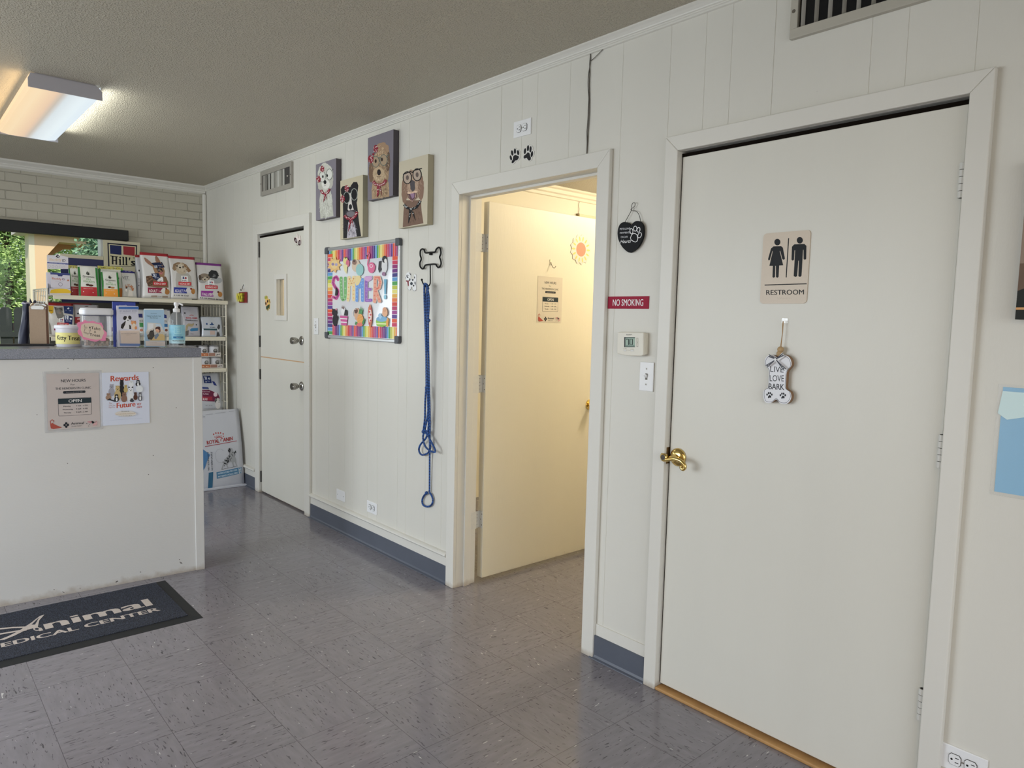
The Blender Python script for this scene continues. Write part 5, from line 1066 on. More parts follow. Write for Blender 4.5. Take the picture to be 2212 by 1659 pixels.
A.text('Preventive Vet', -.020, .0665, .014, .0665, -.0035, '#23485c').rect(-.028, .050, .026, .060, '#2f678f').text('Hand Gel', -.012, .053, .010, .053, -.004, '#b9ced8').text('Hand Sanitizer Gel', -.033, .0345, .033, .0345, -.0055, '#1c2228', bold=.02).rect(-.002, .014, .024, .019, '#3a3a3e'); m.build('label', t)
PW = M('#ecebea', .35); m = MB(); m.lathe([(.016, .190), (.017, .194), (.017, .208), (.009, .212), (.008, .222), (.012, .228), (.0125, .240), (.009, .244)], (0, 0, 0), PW, n=20); m.tube([(0, 0, .236), (.012, -.006, .238), (.026, -.014, .232), (.028, -.015, .226)], .005, PW, n=8); m.lathe([(.003, .02), (.003, .19)], (0, 0, 0), PW, n=8); m.build('pump', t, smooth=True)

# --- treat jar
lx = (hit('im', 173, 740, 'y', 3.84)[0]+hit('im', 241, 740, 'y', 3.84)[0])/2+.934
t = cthing('treat_jar', lx, CTZ, 'clear square jar of dog treats with white lid and pink Take A Treat note', 'jar', None, .13); t.scale = (.80, .80, .97)
def sq(r_, w2, n=8):
    o = []
    for k, (sx, sy) in enumerate(((1, 1), (-1, 1), (-1, -1), (1, -1))):
        for i in range(n): q = (k*PI/2)+i*PI/2/(n-1); o.append((sx*(w2-r_)+r_*math.cos(q), sy*(w2-r_)+r_*math.sin(q)))
    return o
def sqtube(m, prof, mat, cap=True):      # prof: (half width, radius, z)
    V = []; n = 32
    for w2, r_, z in prof: V += [(x, y, z) for x, y in sq(r_, w2)]
    F = [[j*n+i, j*n+(i+1)%n, (j+1)*n+(i+1)%n, (j+1)*n+i] for j in range(len(prof)-1) for i in range(n)]
    if cap: F += [list(range(n))[::-1], [(len(prof)-1)*n+i for i in range(n)]]
    return m.add(V, F, mat)
m = MB(); sqtube(m, [(.078, .02, 0), (.082, .022, .004), (.083, .022, .16), (.080, .02, .175)], M('#d5d8dc', .1, alpha=.22)); m.build('jar_body', t, smooth=True)
m = MB(); sqtube(m, [(.084, .024, .172), (.088, .026, .176), (.088, .026, .197), (.080, .024, .207)], M('#dfdfe3', .35)); m.build('lid', t, smooth=True)
MB().tube([(x, y, .168) for x, y in sq(.02, .081)], .002, M('#4a4f66', .4), n=6, closed=True).build('gasket', t)
rnd = random.Random(9); m = MB()
for i in range(46):
    x, y, z = rnd.uniform(-.062, .062), rnd.uniform(-.062, .062), .010+rnd.random()*.045; a0 = rnd.uniform(0, PI); dx, dy = .017*math.cos(a0), .017*math.sin(a0)
    c = M(('#b59a80', '#8d6f57', '#c9b49b')[i % 3], .8); m.tube([(x-dx, y-dy, z), (x, y, z+.004), (x+dx, y+dy, z)], .007, c, n=6, rs=[.009, .006, .009])
tag(m.build('dog_treats', t), 'biscuit dog treats at the bottom of the jar')
m = MB(); ja = lambda px, py: (lambda q: ((q[0]+.934-lx)/.80, (q[2]-CTZ)/.97))(hit('d3', px, py, 'y', 3.765))
o_ = [(1075,580),(1110,560),(1180,560),(1240,515),(1310,550),(1420,535),(1500,570),(1600,575),(1640,660),(1640,720),(1715,790),(1715,860),(1690,920),(1700,965),(1620,975),(1560,960),(1480,990),(1380,975),(1300,950),(1210,940),(1170,880),(1100,830),(1080,760),(1110,700),(1075,640)]
m.prism([ja(*p) for p in o_], -.088, -.0855, M('#d87f9f', .6, gain=1.25)); A = Art(m, ja, -.088, g=1.45)
A.poly([(1165, 620), (1230, 590), (1350, 580), (1450, 590), (1560, 610), (1620, 680), (1645, 750), (1660, 800), (1625, 870), (1600, 930), (1480, 945), (1330, 920), (1200, 880), (1180, 800), (1150, 730)], '#bfae9d')
K = '#26221f'; A.text('Take', 1372, 715, 1575, 740, 62, K, bold=.012).text('A', 1438, 800, 1482, 800, 52, K, bold=.012).text('Treat', 1340, 865, 1570, 885, 62, K, bold=.012)
A.line([(1240, 620), (1225, 650), (1250, 670), (1235, 690)], 7, K).line([(1275, 670), (1260, 690), (1285, 695), (1290, 675)], 6, K, closed=True).ell(1350, 680, 14, 20, K).line([(1245, 700), (1218, 790), (1310, 830), (1365, 740), (1350, 690)], 6, K).line([(1225, 775), (1312, 812)], 6, K).line([(1320, 735), (1335, 745), (1345, 730)], 5, K); m.build('note', t)

# --- kitty treats tub
lx = (hit('im', 122, 740, 'y', 3.93)[0]+hit('im', 168, 740, 'y', 3.93)[0])/2+.934
t = cthing('treat_tub', lx, CTZ, 'white plastic Kitty Treats tub with yellow label, left of the clear treat jar', 'tub', None, .235)
r2 = .0595; MB().lathe([(r2-.006, 0), (r2-.004, .004), (r2-.002, .094), (r2, .096)], (0, 0, 0), M('#d9d7dc', .4), n=36).build('tub', t, smooth=True)
MB().lathe([(r2+.002, .092), (r2+.004, .095), (r2+.004, .106), (r2+.001, .110)], (0, 0, 0), M('#e6e4e8', .4), n=36).build('lid', t, smooth=True)
m = MB(); A = CArt(m, lambda x, z: (x, z), r2-.0015, g=1.35); A.rect(-.098, .014, .052, .072, '#d9c983'); A.text('Kitty Treats', -.066, .036, .056, .032, -.024, '#241f1c', bold=.02); m.build('label', t)

# --- clipboards
for k, (x0, x1, lyy, top) in enumerate(((58, 94, .345, 659), (60.5, 99, .365, 661), (62, 98.5, .385, 655))):
    y3 = 3.699+lyy; p0, p1_ = hit('im', x0, 740, 'y', y3), hit('im', x1, 740, 'y', y3); hz = hit('im', (x0+x1)/2, top, 'y', y3)[2]-CTZ; w2 = (p1_[0]-p0[0])/2
    t = cthing('clipboard', (p0[0]+p1_[0])/2+.934, CTZ, ('tan clipboard with a shiny metal clip, frontmost of the clipboards on the counter', 'brown clipboard edge directly behind the front clipboard', 'rearmost clipboard with only its clip and edge showing')[k], 'clipboard', 'clipboards on the counter', lyy)
    o_ = [(-w2, 0), (w2, 0), (w2, hz-.008), (w2-.008, hz), (-w2+.008, hz), (-w2, hz-.008)]
    MB().prism(o_, 0, .0035, M(('#a8927c', '#77543f', '#8d6d54')[k], .6, noise=.08, nscale=90, gain=1.25)).build('board', t)
    CH = M('#a5a5a3', .3, metal=1); m = MB(); m.prism([(-.026, hz-.022), (.026, hz-.022), (.030, hz-.010), (.020, hz-.002), (-.020, hz-.002), (-.030, hz-.010)], -.006, 0, CH); m.tube([(-.012, -.004, hz-.002), (-.010, -.004, hz+.008), (.010, -.004, hz+.008), (.012, -.004, hz-.002)], .0022, CH, n=6); m.lathe([(.005, -.008), (.004, -.006)], (-.018, 0, hz-.012), CH, axis='y', n=10); m.lathe([(.005, -.008), (.004, -.006)], (.018, 0, hz-.012), CH, axis='y', n=10); m.build('clip', t, bevel=.0015)
# --- navy tote bag
NV = M('#0d1430', .6, noise=.3, nscale=14, bump=.4, bscale=18)
y3 = 4.06; f = lambda px, py: (lambda q: (q[0]+.934, q[2]-CTZ))(hit('g8', px, py, 'y', y3)); 
bx0 = f(600, 700)[0]; t = cthing('tote_bag', bx0, CTZ, 'slumped navy blue fabric bag with a grey rim, standing left of the clipboards', 'bag', None, .37)
def tb(px, py): q = f(px, py); return q[0]-bx0, q[1]
m = MB(); rows = [(1470, 445, 810), (1300, 470, 810), (1100, 490, 815), (900, 520, 815), (700, 560, 815), (480, 600, 815), (300, 590, 815), (215, 590, 810)]; V = []; n = 20
for (py, xa, xb) in rows:
    (x0, z0), (x1, _) = tb(xa, py), tb(xb, py); z0 = max(0, z0)
    for i in range(n):
        q = 2*PI*i/n; w__ = 1+.10*math.sin(5*q+py*.01); V.append(((x0+x1)/2+(x1-x0)/2*math.cos(q)*w__, .045+.035*math.sin(q)*w__*(1 if py > 400 else .6), z0))
m.add(V, [[j*n+i, j*n+(i+1)%n, (j+1)*n+(i+1)%n, (j+1)*n+i] for j in range(len(rows)-1) for i in range(n)]+[list(range(n))[::-1]], NV); m.build('bag_body', t, smooth=True)
m = MB(); (x0, z0), (x1, _) = tb(590, 200), tb(815, 215); m.tube([((x0+x1)/2+(x1-x0)/2*math.cos(2*PI*i/20)*1.05, .045+.026*math.sin(2*PI*i/20), z0+.002*math.sin(i*1.7)) for i in range(20)], .004, M('#9a96a8', .5), closed=True, n=6); m.build('rim', t)
m = MB()
for pts in ([(800, 200), (815, 45), (860, 120), (900, 200)], [(900, 195), (960, 95), (1010, 130), (1000, 200)], [(590, 190), (620, 130), (700, 120), (740, 190)]): m.prism([tb(*p) for p in pts], .040, .050, NV)
m.build('handle', t)
t = cthing('document_tray', -.80, CTZ, 'flat black tray on the counter at the left edge of the picture', 'tray', None, .30)
MB().box(-.16, .155, .0, .05, 0, .010, M('#141416', .5)).build('tray', t, bevel=.002)

# --- door mat
t = empty('door_mat', (-1.706, 3.338, 0), 0, 'navy mat with black rubber border and white lettering in front of the counter', 'mat'); mw, mh = .549, .303
RB = M('#1b1d1f', .7, bump=.1); m = MB(); bd = .052
for pl in ([(-mw, -mh), (mw, -mh), (mw-bd, -mh+bd), (-mw+bd, -mh+bd)], [(mw, -mh), (mw, mh), (mw-bd, mh-bd*.5), (mw-bd, -mh+bd)], [(mw, mh), (-mw, mh), (-mw+bd, mh-bd*.5), (mw-bd, mh-bd*.5)], [(-mw, mh), (-mw, -mh), (-mw+bd, -mh+bd), (-mw+bd, mh-bd*.5)]):
    m.add([(pl[0][0], pl[0][1], .001), (pl[1][0], pl[1][1], .001), (pl[2][0], pl[2][1], .007), (pl[3][0], pl[3][1], .007)], [(0, 1, 2, 3)], RB)
m.box(-mw, mw, -mh, mh, 0, .001, RB); m.build('rubber_border', t)
MC = bpy.data.materials.new('carpet_navy'); nt, N, L = nodes(MC); b = N['Principled BSDF']; geo = N.new('ShaderNodeNewGeometry'); n1 = N.new('ShaderNodeTexNoise'); n1.inputs['Scale'].default_value = 330; n1.inputs['Detail'].default_value = 2; L.new(geo.outputs['Position'], n1.inputs['Vector'])
r_ = N.new('ShaderNodeMapRange'); L.new(n1.outputs['Fac'], r_.inputs[0]); r_.inputs[1].default_value = .42; r_.inputs[2].default_value = .68; L.new(mixc(nt, r_.outputs[0], lin('#0e1119'), lin('#4a5062')), b.inputs['Base Color']); b.inputs['Roughness'].default_value = .95
bpn = N.new('ShaderNodeBump'); bpn.inputs['Strength'].default_value = .8; bpn.inputs['Distance'].default_value = .004; L.new(n1.outputs['Fac'], bpn.inputs['Height']); L.new(bpn.outputs[0], b.inputs['Normal'])
m = MB(); m.box(-mw+bd, mw-bd, -mh+bd, mh-bd*.5, .001, .010, MC)
class FArt(Art):
    def tris(s, P, F, col):
        z = s.y+s.k*1.5e-4; s.k += 1; s.mb.add([(x, y, z) for x, y in P], F, s.mat(col))
WL = M('#c9bdb4', .9, noise=.15, nscale=220, bump=.5, bscale=200)
def mf(px, py): p = hit('e1', px, py, 'z', .011); return p[0]+1.706, p[1]-3.338
A = FArt(m, lambda x, y: (x, y), .0101)
def W_(t_, x0, x1, y, h_, bold, wd=0): A.text(t_, x0, y, x1, y, -h_, WL, bold=bold)
W_('MEDICAL CENTER', -.268, .412, -.118, .046, .04); W_('nimal', -.030, .398, -.030, .100, .042)
A.fn = mf; A.poly([(425, 565), (380, 578), (300, 640), (180, 720), (80, 770), (0, 802), (-110, 800), (-60, 812), (40, 806), (140, 765), (240, 715), (340, 690), (350, 712), (380, 722), (415, 715), (395, 690), (360, 690), (375, 620)], WL)
A.poly([(375, 590), (335, 660), (300, 662)], MC); A.ell(352, 702, 34, 18, WL).ell(352, 703, 20, 10, MC); A.line([(345, 690), (260, 686), (120, 690), (0, 702), (-150, 730)], 13, WL); A.line([(255, 712), (140, 728), (0, 752), (-120, 790)], 13, WL)
m.build('carpet', t)

# --- wire shelf unit
WIRE = M('#dcd6c4', .35, noise=.04); SHF = M('#ddd6c2', .38); DKP = M('#55524a', .8)
SX0, SX1, SY0, SY1 = -1.345, -.088, 5.70, 6.32; SHELFZ = [1.532, 1.232, .972, .612]
t = empty('shelf_unit', ((SX0+SX1)/2, (SY0+SY1)/2, 0), 0, 'cream wire sided shelf unit of pet food in the far corner', 'shelf unit'); hx, hy = (SX1-SX0)/2, (SY1-SY0)/2
for i, z in enumerate(SHELFZ):
    m = MB(); x0, x1 = (-hx+.035, hx+.012) if i == 0 else (-hx+.015, hx-.010); 
    m.prismz([(x0, -hy+.02), (x1, -hy+.02), (x1, hy-.02), (x0, hy-.02)], z-.004, z, SHF)
    pr2 = [(-hy+.03, z), (-hy+.004, z), (-hy-.004, z-.010), (-hy+.000, z-.030), (-hy+.008, z-.030), (-hy+.008, z-.006), (-hy+.03, z-.004)]; extr_x(pr2, x0, x1, SHF, m); m.build('shelf', t)
def side_panel(x):
    m = MB(); top = 1.575 if x < 0 else 1.50
    m.tube([(x, -hy+.01, 0), (x, -hy+.01, top)], .0065, WIRE).tube([(x, hy-.01, 0), (x, hy-.01, top)], .0065, WIRE)
    k = 7
    for i in range(1, k+1): y = -hy+.01+(2*hy-.02)*i/(k+1); m.tube([(x, y, .03), (x, y, top)], .003, WIRE, n=6)
    z = .05
    while z < top: m.tube([(x, -hy+.01, z), (x, hy-.01, z)], .003, WIRE, n=6); z += .0795
    m.tube([(x, -hy+.01, top), (x, hy-.01, top)], .004, WIRE, n=6); m.build('wire_side', t)
side_panel(-hx); side_panel(hx)
MB().box(-hx+.01, hx-.01, hy-.010, hy, .02, 1.49, DKP).build('back_panel', t)
# sign board above the shelves
BEI = M('#cfc8ac', .45); hdr = MB(); hy2 = hy-.012; hc = ((SX0+SX1)/2, SY0+hy+hy2)
def hd(crop, px, py): q = hit(crop, px, py, 'y', hc[1]); return q[0]-hc[0], q[2]
a1 = hd('im', 140, 553); a2 = hd('im', 226, 563)
hdr.box(-1.14-hc[0]-.02, -.60-hc[0], hy2, hy2+.012, 1.49, 1.842, M('#262a58', .4)); hdr.box(-1.16-hc[0], -.86-hc[0], hy2-.006, hy2+.016, 1.840, 1.868, BEI).build('header_board', t)
x0, x1 = -.858-hc[0], -.584-hc[0]; m = MB(); m.box(x0, x1, hy2-.004, hy2+.014, 1.700, 2.004, BEI); A = Art(m, lambda px, py: hd('e5', px, py), hy2-.004, g=1.4, step=1e-4)
A.poly([(1478, 538), (1888, 572), (1884, 868), (1490, 868)], '#1d1d2c').poly([(1496, 556), (1872, 590), (1868, 862), (1508, 862)], '#b9b395').poly([(1512, 568), (1672, 580), (1672, 706), (1518, 690)], '#1f2750').poly([(1696, 586), (1855, 598), (1855, 722), (1700, 700)], '#8a2e34')
K = '#15151c'
for pl in ([(1540, 724), (1562, 726), (1562, 838), (1540, 834)], [(1590, 730), (1612, 732), (1612, 842), (1590, 840)], [(1562, 775), (1592, 778), (1592, 790), (1562, 787)], [(1518, 715), (1580, 722), (1580, 730), (1518, 725)], [(1578, 722), (1628, 728), (1628, 736), (1578, 732)], [(1640, 765), (1664, 767), (1664, 842), (1646, 842)], [(1632, 764), (1664, 766), (1664, 772), (1632, 771)],
           [(1686, 733), (1708, 735), (1708, 846), (1690, 845)], [(1680, 732), (1700, 733), (1700, 740), (1680, 740)], [(1728, 737), (1750, 739), (1750, 850), (1732, 849)], [(1722, 736), (1744, 737), (1744, 744), (1722, 744)], [(1776, 742), (1796, 744), (1786, 780), (1774, 784)]): A.poly(pl, K); A.k -= 1
for xx in (1636, 1682, 1724): A.poly([(xx, 838), (xx+38, 842), (xx+38, 849), (xx, 846)], K); A.k -= 1
A.k += 1; A.ell(1654, 742, 12, 13, K).text('s', 1808, 852, 1862, 856, 100, K, bold=.05).line([(1845+11*math.cos(q*PI/6), 745+12*math.sin(q*PI/6)) for q in range(12)], 3, K, closed=True).text('R', 1840, 750, 1850, 750, 9, K); m.build('sign_board', t)

# --- pet food bags
def pouch(name, crop, x0, x1, ytop, ybot, Y, label, cat, body, paint, d=.09, top=None, toph=.04, group=None, tilt=-4, rz=0, z0=None, gl=.28, gus='#b9bbc0', crop_w=None, side=None, skew=0.0):
    c = CROPS[crop]; pa = hit(crop, x0, ybot, 'y', Y); pb = hit(crop, x1, ybot, 'y', Y); zb = pa[2] if z0 is None else z0
    zt = hit(crop, (x0+x1)/2, ytop, 'y', Y)[2]; w_ = pb[0]-pa[0]; h_ = (zt-zb); cx_ = (pa[0]+pb[0])/2
    t_ = empty(name, (cx_, Y+d/2, zb), rz, label, cat, group)
    m_ = MB(); nu, nv = 12, 16
    def prof(v): return .5*d*(1-.10*math.exp(-v*30))*(1 if v < .45 else max(.04, 1-((v-.45)/.55)**1.4)) 
    rnd_ = random.Random(int(x0+ytop)); ph = [rnd_.uniform(0, 6) for _ in range(4)]
    def yf(x, z):
        u = max(-1, min(1, x/(w_/2))); v = max(0, min(1, z/h_)); return -prof(v)*(.80+.20*(1-u*u))+.0016*math.sin(x*70+ph[0]+3*math.sin(z*20+ph[1]))*(.3+v)+.05*math.tan(0)
    lean = math.tan(math.radians(-tilt)); pch = lambda v: .0 if v < .05 else .35*d*min(1, v*2)
    V = []; R_ = []
    for j in range(nv+1):
        v = j/nv; z = h_*v; row = []; wsc = 1-.03*math.sin(PI*min(1, v*1.1))
        for i in range(nu+1): x = (-1+2*i/nu)*w_/2*wsc; row.append((x, yf(x, z)+lean*z, z))
        row.append((w_/2*wsc-min(pch(v), w_*.12)*.5, lean*z, z))
        for i in range(nu, -1, -1): x = (-1+2*i/nu)*w_/2*wsc; row.append((x, -yf(x, z)*.8+lean*z, z))
        row.append((-w_/2*wsc+min(pch(v), w_*.12)*.5, lean*z, z)); V += row
    n_ = 2*(nu+1)+2; F1 = []; 
    BM = M(body, gl, coat=.15, gain=1.3); GM = M(side, gl, gain=1.2) if side else BM; TM = M(top, gl, gain=1.2) if top else BM
    for j in range(nv):
        for i in range(n_):
            k = (i+1) % n_; q = [j*n_+i, j*n_+k, (j+1)*n_+k, (j+1)*n_+i]; mt = TM if (top and (j+.5)/nv > 1-toph) else (GM if (i >= nu and i < nu+2) or i >= n_-2 else BM)
            F1.append((q, mt))
    F1.append((list(range(n_))[::-1], BM)); F1.append(([nv*n_+i for i in range(n_)], TM))
    b0 = len(m_.v); m_.v += V
    for q, mt in F1: m_.f.append([b0+i for i in q]); m_.m.append(m_.mi(mt))
    nbase = len(m_.f)
    def fn_(px, py):
        p = hit(crop, px, py, 'y', Y+.002); return p[0]-cx_, p[2]-zb
    if crop_w: fn_ = lambda u, v: ((u-.5)*w_, (1-v)*h_)
    A_ = Art(m_, fn_, -.0006, surf=lambda x, z: yf(x, z)+lean*z, g=1.4, rough=.35, limit=.022, step=4e-5)
    if paint: paint(A_)
    o = m_.build('bag', t_)
    for p in o.data.polygons[:nbase-2]: p.use_smooth = True
    return t_
S1, S2, S3, S4 = SHELFZ
GB = 'pill pocket pouches on the top shelf'
# pill pockets, back then front
GRN = '#2f6b35'
def greenies(col, col2, shift=0, sc=1.0, band=False):
    def f(A):
        A.poly([(.10, .04), (.90, .04), (.88, .70), (.12, .70)], '#bdbdb6'); A.poly([(.10, .70), (.90, .70), (.92, 1.0), (.08, 1.0)], col)
        A.poly([(0, .06), (.10, .04), (.12, .40), (.09, .7), (.08, 1), (0, 1)], GRN).poly([(.90, .04), (1, .06), (1, 1), (.92, 1), (.91, .7), (.88, .4)], GRN)
        if band: A.poly([(0, 0), (1, 0), (1, .10), (0, .10)], '#a9a256'); A.text('VALUE   PACK', .12, .08, .88, .08, .045, '#2a2a1a', bold=.02)
        A.poly([(.42, .22), (.47, .17), (.50, .24), (.56, .18), (.55, .25), (.63, .27), (.55, .29), (.50, .31), (.40, .28)], '#20241e')
        A.text('Greenies', .22, .385, .80, .40, .075, '#23281f', bold=.02).text('PILL', .40, .47, .64, .475, .055, '#5a8a48', bold=.02).text('POCKETS', .24, .545, .80, .555, .055, '#5a8a48', bold=.02)
        A.ell(.44, .63, .10, .035, '#3a251e').ell(.60, .645, .13, .035, '#4a2c22' if col2 else '#9a7048').text('Hickory Smoke', .22, .765, .72, .77, .028, '#d9b9ae', bold=.01).ell(.22, .86, .03, .014, '#d9c4b9').ell(.70, .88, .03, .014, '#d9c4b9')
    return f
pouch('treat_pouch', 'im', 151.5, 177, 573, 632, 5.80, 'green and white pill pocket pouch with red base, half hidden behind its twin', 'pouch', '#b9b9b2', greenies('#8f2c30', True, band=True), d=.05, group=GB, crop_w=True, z0=S1)
pouch('treat_pouch', 'im', 171.5, 214, 574, 636, 5.745, "green and white pill pocket pouch with red base, in front of its twin", 'pouch', '#b9b9b2', greenies('#a32f34', True), d=.05, group=GB, crop_w=True, z0=S1)
pouch('treat_pouch', 'im', 215, 270, 575, 636, 5.82, 'wide green pill pocket pouch with yellow value pack strip, behind the orange one', 'pouch', '#b9b9b2', greenies('#b06a2e', False, band=True), d=.05, group=GB, crop_w=True, z0=S1)
pouch('treat_pouch', 'im', 221, 258.5, 585, 638, 5.75, 'small green and white pill pocket pouch with orange base', 'pouch', '#b9b9b2', greenies('#d68a3a', False), d=.045, group=GB, crop_w=True, z0=S1)
FG = 'pet food bags on the top shelf'
def vet(A):
    A.poly([(1775, 540), (1955, 555), (1955, 588), (1775, 588)], '#2b2a5e').text('IN THE WEIGHT', 1780, 562, 1925, 572, 14, '#b9b9c9', bold=.01).text('VET', 1752, 700, 1868, 702, 48, '#4f5257').text('Weight Diet', 1790, 722, 1885, 726, 16, '#6b6e72')
    A.poly([(1790, 800), (1850, 785), (1910, 800), (1955, 850), (1955, 900), (1935, 930), (1905, 900), (1915, 960), (1920, 1020), (1800, 1025)], '#a9a7a2').poly([(1830, 800), (1900, 795), (1955, 870), (1940, 930), (1900, 905), (1880, 860)], '#9c6645').poly([(1795, 810), (1830, 795), (1840, 860), (1800, 880)], '#8d5c3e').ell(1812, 905, 16, 30, '#cfcac4').ell(1818, 868, 14, 13, '#1f1a18').ell(1855, 845, 8, 8, '#231c18').poly([(1860, 900), (1925, 930), (1930, 1025), (1840, 1025)], '#c3beb8')
pouch('vet_diet_bag', 'd1', 1745, 2010, 560, 1025, 5.80, 'white diet food bag with a beagle picture, right of the orange pill pockets', 'pet food bag', '#b6b5b2', vet, d=.07, group=FG, z0=S1, top='#2b2a5e', toph=.07)
pouch('pet_food_bag', 'd2', 190, 400, 300, 1210, 5.84, 'white pet food bag seen mostly from its side behind the shepherd bag', 'pet food bag', '#b2b2b6', lambda A: (A.poly([(265, 440), (290, 445), (280, 500), (262, 490)], '#222').poly([(210, 630), (250, 620), (270, 660), (215, 665)], '#222').poly([(290, 600), (335, 605), (340, 640), (300, 640)], '#222').rect(195, 820, 330, 832, '#8b8c92').rect(195, 850, 330, 858, '#8b8c92').rect(195, 900, 330, 908, '#8b8c92').rect(200, 960, 215, 985, '#333').rect(235, 965, 250, 990, '#333').rect(280, 960, 292, 980, '#333').rect(340, 955, 352, 975, '#333')), d=.09, top='#8e2b30', group=FG, z0=S1, toph=.05)
def hl(A, x, y, s, word=True):      # small square brand mark over a red strip
    A.poly([(x-75*s, y-75*s), (x+70*s, y-70*s), (x+75*s, y+75*s), (x-70*s, y+65*s)], '#d5d5d5').rect(x-48*s, y-55*s, x-4*s, y-8*s, '#2b3363').rect(x+4*s, y-50*s, x+44*s, y-4*s, '#8a2e3c').text("Hill's", x-52*s, y+45*s, x+52*s, y+52*s, 34*s, '#1f2026', bold=.02)
def strip(A, x0, y0, x1, y1, c, tx): A.poly([(x0, y0), (x1, y0+10), (x1, y1+10), (x0, y1)], c); A.text(tx, x0+22, y1-18, x1-22, y1-8, (y1-y0)*.5, '#d9c9c6', bold=.012)
def shep(A):
    A.poly([(370, 770), (520, 750), (560, 740), (700, 760), (800, 780), (850, 900), (855, 1020), (600, 1020), (400, 990)], '#6e5440').poly([(370, 780), (480, 755), (530, 800), (500, 960), (420, 1000), (375, 900)], '#4b3628')
    A.poly([(355, 365), (375, 355), (470, 430), (530, 500), (560, 580), (520, 560), (430, 500), (375, 440)], '#8a6858').poly([(600, 440), (600, 350), (620, 305), (650, 330), (700, 430), (705, 480), (640, 470)], '#80604f').poly([(510, 480), (700, 440), (760, 560), (785, 660), (770, 760), (720, 800), (650, 790), (560, 700), (530, 600)], '#8b6c52').poly([(600, 600), (720, 600), (760, 650), (720, 700), (640, 680)], '#2b2422').poly([(650, 680), (740, 660), (735, 720), (690, 735)], '#b06a6e').poly([(620, 620), (680, 610), (690, 660), (640, 660)], '#6b6466')
    A.poly([(500, 480), (740, 455), (790, 575), (640, 600), (560, 540)], '#1d2440').rect(560, 530, 630, 585, '#a9adb8').text('NEW!', 640, 545, 720, 550, 22, '#8d93a8', bold=.02).poly([(480, 710), (640, 700), (700, 860), (600, 870), (520, 820)], '#1f2846').rect(505, 720, 590, 780, '#a9adb8').text('PET ID', 550, 815, 640, 818, 24, '#b9bcc8', bold=.02)
    A.poly([(600, 860), (700, 780), (735, 800), (740, 900), (610, 895)], '#cfcfd0').text("Hill's", 612, 890, 730, 895, 30, '#1f2026', bold=.02); strip(A, 512, 885, 815, 965, '#a5262e', 'SCIENCE DIET'); strip(A, 400, 1015, 720, 1130, '#7c1f3a', 'ADULT 1-6'); A.ell(745, 1090, 55, 62, '#c3c0bd').ell(820, 1110, 55, 60, '#96683a').ell(800, 1045, 22, 22, '#7a2a22').rect(470, 1190, 600, 1225, '#8b7d70').rect(710, 1195, 835, 1235, '#8b7d70').text('5 LB', 625, 1215, 690, 1220, 20, '#333')
pouch('pet_food_bag', 'd2', 300, 915, 255, 1245, 5.75, 'white and red pet food bag with a German shepherd picture and navy tags', 'pet food bag', '#c0bebc', shep, d=.11, top='#9c2f36', group=FG, z0=S1, toph=.045)
def shih(A):
    A.poly([(1040, 690), (1130, 720), (1290, 700), (1350, 780), (1365, 980), (1395, 1005), (1020, 1005), (1010, 850)], '#9a9690').ell(1155, 600, 130, 135, '#a39683').poly([(960, 600), (990, 500), (1100, 455), (1150, 470), (1060, 560), (1040, 640), (990, 650)], '#7c664f').poly([(1180, 470), (1270, 510), (1360, 650), (1300, 690), (1250, 620)], '#7c5f45').ell(1130, 560, 60, 60, '#b5ab9b').ell(1075, 545, 22, 18, '#2b2320').ell(1190, 565, 22, 18, '#2b2320').ell(1130, 577, 26, 18, '#1c1918').line([(1090, 650), (1135, 625), (1190, 650), (1240, 660)], 12, '#2f2622').ell(1170, 670, 90, 50, '#a99c89').ell(1155, 640, 70, 30, '#b5a996')
    hl(A, 1205, 835, 1.0); strip(A, 1068, 890, 1345, 965, '#b0272f', 'SCIENCE DIET'); strip(A, 968, 1010, 1245, 1135, '#26307c', 'ADULT 7+'); A.ell(1285, 1080, 58, 58, '#bdbabf').ell(1385, 1100, 45, 60, '#9b6a38').ell(1340, 1045, 24, 22, '#7a2a22').text('5 LB 8 OZ', 965, 1195, 1285, 1210, 26, '#2a2a2e', bold=.02).poly([(1355, 1265), (1480, 1270), (1480, 1280), (1355, 1278)], '#222')
pouch('pet_food_bag', 'd2', 915, 1490, 330, 1275, 5.745, "white and red pet food bag with a shih tzu picture on the top shelf", 'pet food bag', '#bcb9b6', shih, d=.11, top='#9c2f36', group=FG, z0=S1, toph=.045)
def small(A):
    A.ell(1600, 860, 90, 60, '#8f8c89').ell(1900, 860, 130, 70, '#8f9193').ell(1650, 790, 115, 85, '#75695c').ell(1655, 830, 60, 50, '#a59a8a').ell(1645, 840, 24, 18, '#1c1a1a').ell(1605, 795, 14, 16, '#221e1c').ell(1700, 795, 14, 16, '#221e1c').ell(1550, 800, 32, 60, '#4b4037').ell(1850, 730, 115, 95, '#27282a', jag=.12).ell(1850, 760, 50, 40, '#505153').ell(1855, 770, 18, 12, '#8c8d8f')
    hl(A, 1780, 925, .9); strip(A, 1648, 965, 1920, 1040, '#a8262e', 'SCIENCE DIET'); strip(A, 1560, 1085, 1820, 1205, '#7d2a80', 'SMALL & MINI'); A.ell(1865, 1150, 62, 60, '#b6b2b0').ell(1970, 1165, 50, 58, '#9b6a38').ell(1930, 1115, 24, 22, '#5a2a22').text('4.5 LB SMALL BITES', 1530, 1250, 2015, 1300, 28, '#2a2a2e', bold=.02)
pouch('pet_food_bag', 'd2', 1500, 2060, 480, 1300, 5.75, 'white and purple pet food bag with two small dogs, rightmost on the top shelf', 'pet food bag', '#bab7b5', small, d=.10, top='#74307e', group=FG, z0=S1, toph=.045)

